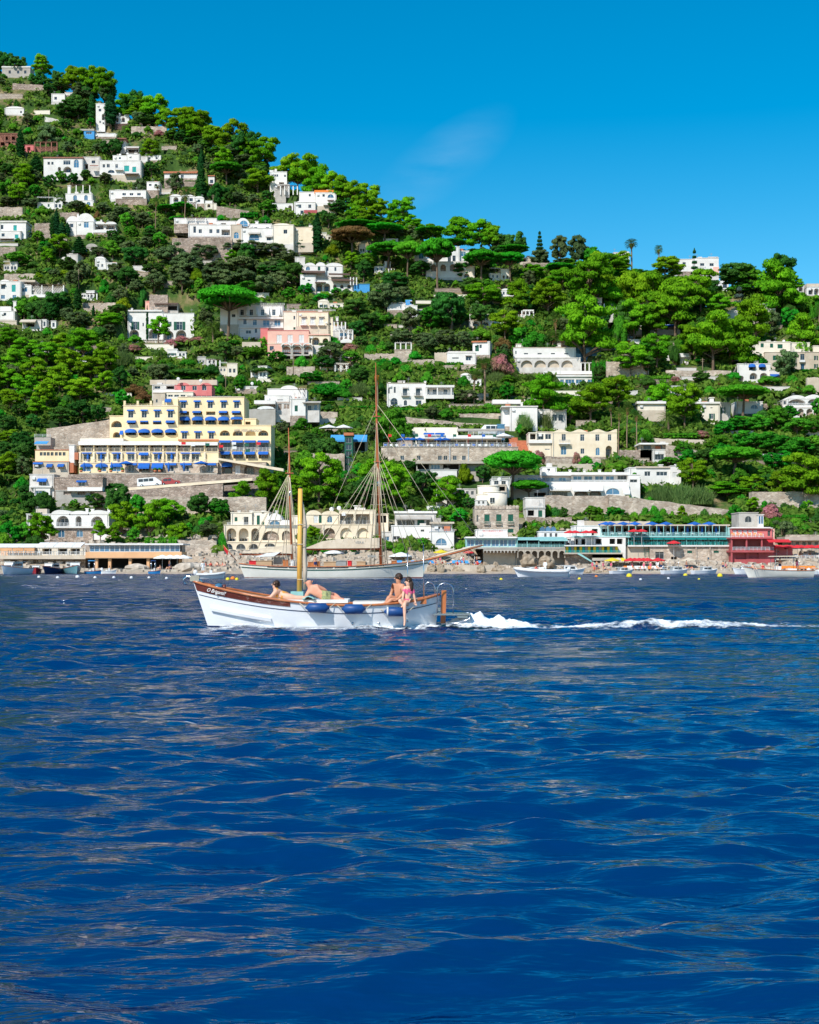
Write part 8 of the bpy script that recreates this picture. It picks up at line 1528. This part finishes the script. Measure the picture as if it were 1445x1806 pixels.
# ---------------------------------------------------------------- crowd prototypes
def standing(label,**k):
    J = dict(pelvis=(0,0,.95),waist=(0,0,1.10),chest=(0,0,1.32),neck=(0,0,1.48),chin=(0,-.02,1.55),crown=(0,0,1.70),lsho=(-.18,0,1.42),lelb=(-.25,.02,1.15),lwri=(-.24,-.08,.93),lpal=(-.23,-.1,.86),rsho=(.18,0,1.42),relb=(.26,.02,1.16),rwri=(.22,-.14,1.0),rpal=(.2,-.2,.96),lhip=(-.09,0,.9),lkne=(-.11,-.03,.5),lank=(-.12,.02,.09),ltoe=(-.13,-.14,.03),rhip=(.09,0,.9),rkne=(.12,-.05,.5),rank=(.13,.05,.09),rtoe=(.15,-.11,.03))
    return person(label,J,k.pop('skin','skin_tan'),sub=1,fingers=False,face=(0,-1,0),**k)
def sitting(label,**k):
    J = dict(pelvis=(0,.1,.14),waist=(0,.14,.30),chest=(0,.16,.50),neck=(0,.12,.66),chin=(0,.08,.72),crown=(0,.10,.86),lsho=(-.17,.15,.59),lelb=(-.26,.2,.34),lwri=(-.2,-.05,.28),lpal=(-.18,-.12,.3),rsho=(.17,.15,.59),relb=(.28,.3,.33),rwri=(.3,.4,.1),rpal=(.3,.45,.05),lhip=(-.09,.05,.13),lkne=(-.12,-.34,.42),lank=(-.12,-.56,.08),ltoe=(-.12,-.7,.04),rhip=(.09,.05,.13),rkne=(.14,-.38,.38),rank=(.14,-.62,.08),rtoe=(.15,-.76,.04))
    return person(label,J,k.pop('skin','skin_tan'),sub=1,fingers=False,face=(0,-1,0),**k)
def lying(label,**k):
    J = dict(pelvis=(0,0,.13),waist=(.16,0,.12),chest=(.40,0,.13),neck=(.56,0,.14),chin=(.63,0,.17),crown=(.77,0,.15),lsho=(.48,-.17,.12),lelb=(.25,-.27,.08),lwri=(.02,-.25,.07),lpal=(-.06,-.24,.07),rsho=(.48,.17,.12),relb=(.25,.27,.08),rwri=(.02,.25,.07),rpal=(-.06,.24,.07),lhip=(-.06,-.09,.12),lkne=(-.46,-.11,.22),lank=(-.84,-.12,.07),ltoe=(-.92,-.13,.14),rhip=(-.06,.09,.12),rkne=(-.47,.12,.10),rank=(-.88,.14,.07),rtoe=(-.95,.15,.15))
    return person(label,J,k.pop('skin','skin_tan'),sub=1,fingers=False,face=(0,0,1),**k)
tr = lambda z0,z1: (lambda c: z0 < c.z < z1)
PRO = [standing('a',skin='skin_tan',clothes=[('shorts','navycloth',lambda c: .62 < c.z < 1.0 and abs(c.x) < .2 and abs(c.y) < .13,.02)],hair='short'),standing('b',skin='skin_fair',clothes=[('swimsuit','pinkcloth',lambda c: .84 < c.z < 1.34 and abs(c.x) < .19,.015)],hair='long'),standing('c',skin='skin_tan',clothes=[('shirt','whitecloth',lambda c: 1.0 < c.z < 1.46 and abs(c.x) < .3,.025),('shorts','whitecloth',lambda c: .55 < c.z < 1.0 and abs(c.x) < .2 and abs(c.y) < .13,.02)],hair='short'),
       sitting('d',skin='skin_red',clothes=[('swimsuit','redcloth',lambda c: c.z < .56 and c.y > -.08 and abs(c.x) < .17,.015)],hair='short'),sitting('e',skin='skin_fair',clothes=[('shorts','navycloth',lambda c: (c - Vector((0,.05,.14))).length < .2,.02)],hair='long'),lying('f',skin='skin_red',clothes=[('shorts','teal',lambda c: -.25 < c.x < .08 and abs(c.y) < .2,.015)],hair='short'),lying('g',skin='skin_tan',clothes=[('swimsuit','bikini_orange',lambda c: -.1 < c.x < .42 and abs(c.y) < .16,.012)],hair='long')]
_used = set(); CROWD = []
def put_person(i,x,y,z,rz,label=None,grp='bathers on the shore',place=None,s=1.0):
    o = PRO[i] if i not in _used else copy_tree(PRO[i]); _used.add(i); o.location = (x,y,z); o.rotation_euler = (0,0,rz); o.scale = (s,s,s); o['group'] = grp
    if label: o['label'] = label
    else: CROWD.append((o,i,place,CX + x / y * F))
    return o
put_person(0,SX0 + (557.5 - 590) / SS,SY - 1.2,1.1,.4,'person in dark shorts standing on the schooner deck amidships','people aboard'); 
parasol(SX0 + (380 + 685 / 3.284 - 590) / SS,SY + .4,1.1,1.3,2.6,'whitecloth','white parasol open on the schooner deck')
# ---------------------------------------------------------------- smaller boats
def motorboat(name,label,px0,px1,pyw,hull,kind,flip=False,Y=None,top=None,rz=0):
    """bow to the right unless flipped; kind: cabin, open, rib, gozzo, end (seen bow-on)"""
    Y = Y or min(245.0,F * CH / max(4.0,pyw - HY)); L_ = (px1 - px0) / F * Y
    if kind == 'end': L_ *= 1.9
    root = empty(name,(Xp((px0 + px1) / 2,Y),Y,0),rz + (math.pi if flip else 0)); tag(root,label,'boat','moored boats'); B = L_ * (.19 if kind != 'end' else .21); fb = max(.5,L_ * (.15 if kind == 'end' else .13 if kind == 'cabin' else .11)); h2 = L_ / 2
    tab = [(-h2,B * .85,fb),(-h2 * .5,B,fb * .98),(0,B,fb * 1.02),(h2 * .45,B * .82,fb * 1.15),(h2 * .78,B * .45,fb * 1.32),(h2,.03,fb * 1.5)]; h = Hull(dense(tab,30),-.25,(-h2 * .97,h2 * .80),.25,22)
    if kind == 'rib':
        h.shell(6).build('hull',hull,root); t = MB()
        for sd in (-1,1): t.tube([tuple(Vector(h.pt(i / 16,1,sd,.05)) + Vector((0,0,.02))) for i in range(17)],[max(.12,fb * .30)] * 15 + [fb * .22,fb * .1],8)
        t.build('tube','gel',root)
    else:
        h.shell(6).build('hull',hull,root); h.rail(.045,.01,.01,n=20).build('rub_rail','varnish' if kind in ('gozzo','end') else 'gel',root); h.strip(0,1,lambda u: .02,lambda u: h.q_of(u,.06),.01,n=12).build('waterline_band','antifoul' if hull != 'hullred' else 'hullnavy',root)
    h.deck(-.08,.05,n=16).build('deck','deckwood' if kind in ('gozzo','end') else 'gel',root); z = fb
    if kind in ('cabin','end'):
        a,b = (-h2 * .25,h2 * .42); ch = L_ * .13; q = MB(); q.add([(a,-B * .7,z),(b + ch * .7,-B * .5,z),(b,-B * .55,z + ch),(a,-B * .66,z + ch * 1.1),(a,B * .7,z),(b + ch * .7,B * .5,z),(b,B * .55,z + ch),(a,B * .66,z + ch * 1.1)],[(0,1,2,3),(7,6,5,4),(1,5,6,2),(3,2,6,7),(0,3,7,4)]); q.build('cabin','gel',root)
        for sd in (-1,1):
            for k in range(2): x0,x1 = lerp(a,b,.1 + .45 * k),lerp(a,b,.48 + .45 * k); MB().box(x0,x1,sd * B * .66 - .03,sd * B * .66 + .03,z + ch * .45,z + ch * .85).build('window','pane',root)
        q = MB(); q.add([(b + ch * .62,-B * .44,z + ch * .15),(b + ch * .62,B * .44,z + ch * .15),(b + .03,B * .48,z + ch * .92),(b + .03,-B * .48,z + ch * .92)],[(0,1,2,3)]); q.build('windscreen','pane',root); q = MB(); q.box(a - L_ * .12,b - .05,-B * .68,B * .68,z + ch * 1.1,z + ch * 1.1 + .06); q.build('roof','gel',root)
    elif kind in ('open','rib','gozzo'):
        q = MB(); q.box(-h2 * .1,h2 * .08,-.35,.35,z - .1,z + .55); q.build('console','gel',root); q = MB(); q.add([(h2 * .08,-.35,z + .5),(h2 * .08,.35,z + .5),(-.02,.35,z + .95),(-.02,-.35,z + .95)],[(0,1,2,3)]); q.build('windscreen','skypane',root); q = MB(); q.box(-h2 * .5,-h2 * .25,-B * .7,B * .7,z - .1,z + .25); q.build('seat','whitecloth',root)
        if kind != 'gozzo': q = MB(); q.ell((-h2 - .12,0,z + .25),(.28,.22,.36),10,6); q.box(-h2 - .22,-h2 - .05,-.08,.08,-.3,z + .1); q.build('outboard','gel',root)
    if top:
        for x in (-h2 * .55,h2 * .12):
            for sd in (-1,1): MB().tube([(x,sd * B * .75,z),(x,sd * B * .7,z + 1.75)],.03,5).build('awning_post','steel',root)
        q = MB(); q.prism([(-h2 * .62,z + 1.75),(h2 * .2,z + 1.75),(h2 * .14,z + 1.86),(-h2 * .5,z + 1.90)],-B * .8,B * .8); q.build('awning',top,root)
    return root
motorboat('motorboat','white cabin boat bow-on at the far left mooring',6,46,1013.5,'hullwhite','end',rz=rad(-110)); motorboat('fishing_boat','small red boat beside the white cabin boat',50,77,1010,'hullred','end',rz=rad(-75)); motorboat('fishing_boat','navy blue wooden boat with cream cabin, third from left',76,110,1010,'hullnavy','end',rz=rad(-105)); motorboat('fishing_boat','grey green cabin boat in front of the stilt restaurant',111,148,1010.5,'hullteal','end',rz=rad(-65))
motorboat('rowing_boat','bright blue small boat with canopy below the stilt restaurant',150,181,1009,'hullblue','gozzo',top='skyblue'); motorboat('rowing_boat','pale low boat right of the bright blue boat',181,206,1008.5,'gel','open'); motorboat('rowing_boat','blue small boat beside the pale boulder',262,284,1008.5,'hullblue','gozzo',top='fenderblue')
DN = motorboat('dinghy','grey inflatable dinghy with a man in white behind the launch bow',347,398,1020.5,'gel','rib',rz=.12); RB = motorboat('inflatable_boat','long white inflatable boat with two people passing the rocks',906,1002,1018,'hullwhite','rib',flip=True)
motorboat('motorboat','navy hulled wooden motorboat with white cabin behind the inflatable',916,966,1009,'hullnavy','cabin',Y=226); motorboat('motorboat','white and grey sports cruiser behind the inflatable',972,1032,1009,'hullwhite','cabin',Y=230)
motorboat('launch','white wooden launch with brown rail, leftmost by the lido',1075,1119,1010.5,'hullwhite','cabin',Y=241,rz=.35); motorboat('launch','white launch with canvas cover in front of the stone lido wall',1166,1216,1010.5,'hullwhite','cabin',Y=241,top='canvas',rz=.3); motorboat('launch','white launch with brown rail, right of the covered one',1219,1268,1010.5,'hullwhite','cabin',Y=241,rz=.3); motorboat('motorboat','white sleek cruiser below the dark red lido',1292,1352,1008.5,'hullwhite','cabin',flip=True,Y=238); TB = motorboat('passenger_boat','long white open passenger boat with grey sun awning at the right',1310,1432,1019.5,'hullcream','gozzo',flip=True,top='canvas'); motorboat('motorboat','white speedboat cut by the right edge',1428,1480,1009,'hullwhite','open',Y=232)
def aboard(b,spec):
    for i,dx,dy,z,rz,lab in spec: put_person(i,b.location.x + dx,b.location.y + dy,z,rz,lab,'people aboard')
aboard(DN,((2,-1.0,0,.45,.6,'man in white standing in the grey inflatable dinghy'),)); aboard(RB,((3,-.6,-.2,.75,.3,'person in red sitting in the long white inflatable, left'),(2,.6,.1,.55,-.5,'person in white standing at the long white inflatable wheel')))
aboard(TB,((4,-3.2,-.6,1.0,.2,'person sitting in the bow of the passenger boat'),(3,-2.0,-.6,1.0,-.2,'person in red sitting in the passenger boat, forward'),(0,.4,.2,.8,.3,'person in dark shorts standing at the passenger boat wheel'),(5,1.8,-.4,.95,.1,'person lying on the passenger boat seats'),(1,2.6,.2,.8,2.4,'woman in pink standing under the passenger boat awning')))
# buoys
def buoys():
    b = MB(); b.ell((0,0,.05),(.28,.28,.28),10,6); big = b.mesh('buoy','yellowpaint'); w = b.mesh('buoy','frame'); rd = b.mesh('buoy','orange'); k = 0
    for px,py,me,nm,s in [(69,1011,w,'white',.8),(102,1012,w,'white',.8),(137,1011,w,'white',1),(168,1012,w,'white',.8),(201,1012,w,'white',.8),(232,1012,w,'white',.8),(263,1012,w,'white',.7),(294,1013,w,'white',.7),(402,1015,big,'yellow',.9),(411,1014,rd,'orange',1.1),(418,1015,big,'yellow',.8),(1110,1009.5,big,'yellow',1.5),(1209,1008,big,'yellow',1.2),(1270,1009,big,'yellow',1.4),(1052,1010,rd,'orange',.8),(884,1015,big,'yellow',.7),(1022,1014,big,'yellow',.7),(1130,1015,w,'white',.6),(1179,1013,w,'white',.6),(1233,1015,big,'yellow',.6)]:
        Y = min(246,F * CH / max(8,py - HY + 8)); o = obj('buoy',me,None,(Xp(px,Y),Y,.02),0,(s,s,s)); BUOY.append((px,nm,o))
    for nm in ('white','yellow','orange'):
        L_ = sorted([q for q in BUOY if q[1] == nm]); [tag(q[2],'%s %s float from left on the water near the shore' % (ORD[i],nm),'buoy','mooring buoys') for i,q in enumerate(L_)]
BUOY = []
buoys()
# beach people, parasols, loungers
def beach_life():
    rr = random.Random(31); areas = [('the pebble beach behind the schooner stern',7,1290,1445,251.5,257,Z_M,15),('the stony beach right of the schooner',13,60,480,250.5,256.5,Z_N,30),('the lido bathing platform',14,100,400,249.5,254,Z_R,26),('the platform below the dark red lido',14,520,840,249.5,254,Z_R,14),('the platform by the striped cabins',13,1180,1330,249.5,253,Z_R,14),('the ledge under the stilt restaurant',7,980,1150,250.6,252,Z_L,6)]
    for place,zr,x0,x1,ya,yb,z,n in areas:
        a,b,s = ZR[zr]
        for i in range(n): Y = rr.uniform(ya,yb); px = a + rr.uniform(x0,x1) / s; put_person(rr.choices(range(7),(2,2,1,3,3,3,3))[0],Xp(px,Y),Y,z,rr.uniform(0,6.28),place=place,s=rr.uniform(.92,1.05))
    byp = {}
    for o,i,place,px in CROWD: byp.setdefault((['man in dark shorts standing','woman in pink standing','person in white standing','person in red sitting','person in dark shorts sitting','person in green shorts lying','person in orange lying'][i],place),[]).append((px,o))
    for (w,place),L_ in byp.items():
        L_.sort(key=lambda q: q[0])
        for j,(px,o) in enumerate(L_): o['label'] = '%s on %s' % (w,place) + ('' if len(L_) == 1 else ', %s from left' % ORD[j])
    a,b,s = ZR[13]
    lg = []
    for i in range(34): Y = rr.uniform(250.6,257); px = a + rr.uniform(-180,460) / s; lg.append((px,Y))
    for i,(px,Y) in enumerate(sorted(lg)): lounger(Xp(px,Y),Y,Z_N,rr.uniform(.8,2.2),'skyblue','blue lounger on the stony beach right of the schooner, %s from left' % ORD[i],'beach loungers')
    pz = [(Xp(380 + 1075 / 3.284,258),258,2.2,'whitecloth','large white parasol on the stony beach by the schooner bow',2.0),(Xp(a + 340 / s,252),252,1.0,'redcloth','small red parasol on the stony beach',2.2),(Xp(a + 150 / s,256),256,1.4,'yellowpaint','yellow parasol on the stony beach',2.4)]
    for x,y,r,mt,lab,h in pz: parasol(x,y,Z_N,r,h + .4,mt,lab)
    a,b,s = ZR[7]
    for i,x in enumerate((1035,1085,1130,1170)): parasol(Xp(a + x / s,252.5),252.5,Z_L,1.6,2.6,'whitecloth','white parasol on the ledge right of the stilt restaurant, %s from left' % ORD[i])
    a,b,s = ZR[14]
    for i,(x,mt) in enumerate(((145,'redcloth'),(175,'redcloth'),(205,'redcloth'),(235,'redcloth'),(262,'redcloth'),(300,'canvas'),(20,'yellowpaint'),(60,'canvas'),(545,'canvas'),(90,'yellowpaint'),(335,'redcloth'))): parasol(Xp(a + x / s,253 + (i % 2)),253 + (i % 2),Z_R,1.4,2.3,mt,{'redcloth': 'red','canvas': 'cream','yellowpaint': 'yellow'}[mt] + ' parasol on the lido bathing platform, ' + ['first red from left','second red from left','third red from left','fourth red from left','fifth red from left','second cream from left','first yellow from left','first cream from left','third cream from left','second yellow from left','sixth red from left'][i])
    for i in range(20): x = 110 + i * 14; lounger(Xp(a + x / s,250.2 + (i % 3) * .9),250.2 + (i % 3) * .9,Z_R,1.57 + rr.uniform(-.4,.4),'orange' if i % 4 == 0 else 'whitecloth',('orange' if i % 4 == 0 else 'white') + ' lounger on the lido bathing platform, %s from left' % ORD[i],'lido platform loungers')
    for i in range(12): x = 1150 + i * 24; lounger(Xp(a + x / s,251.0),251.0,Z_R,1.57,'orange','orange lounger in the row at the right-hand water edge, %s from left' % ORD[i],'right-hand loungers')
beach_life()
for i,o in enumerate(PRO):
    if i not in _used: bpy.data.objects.remove(o)
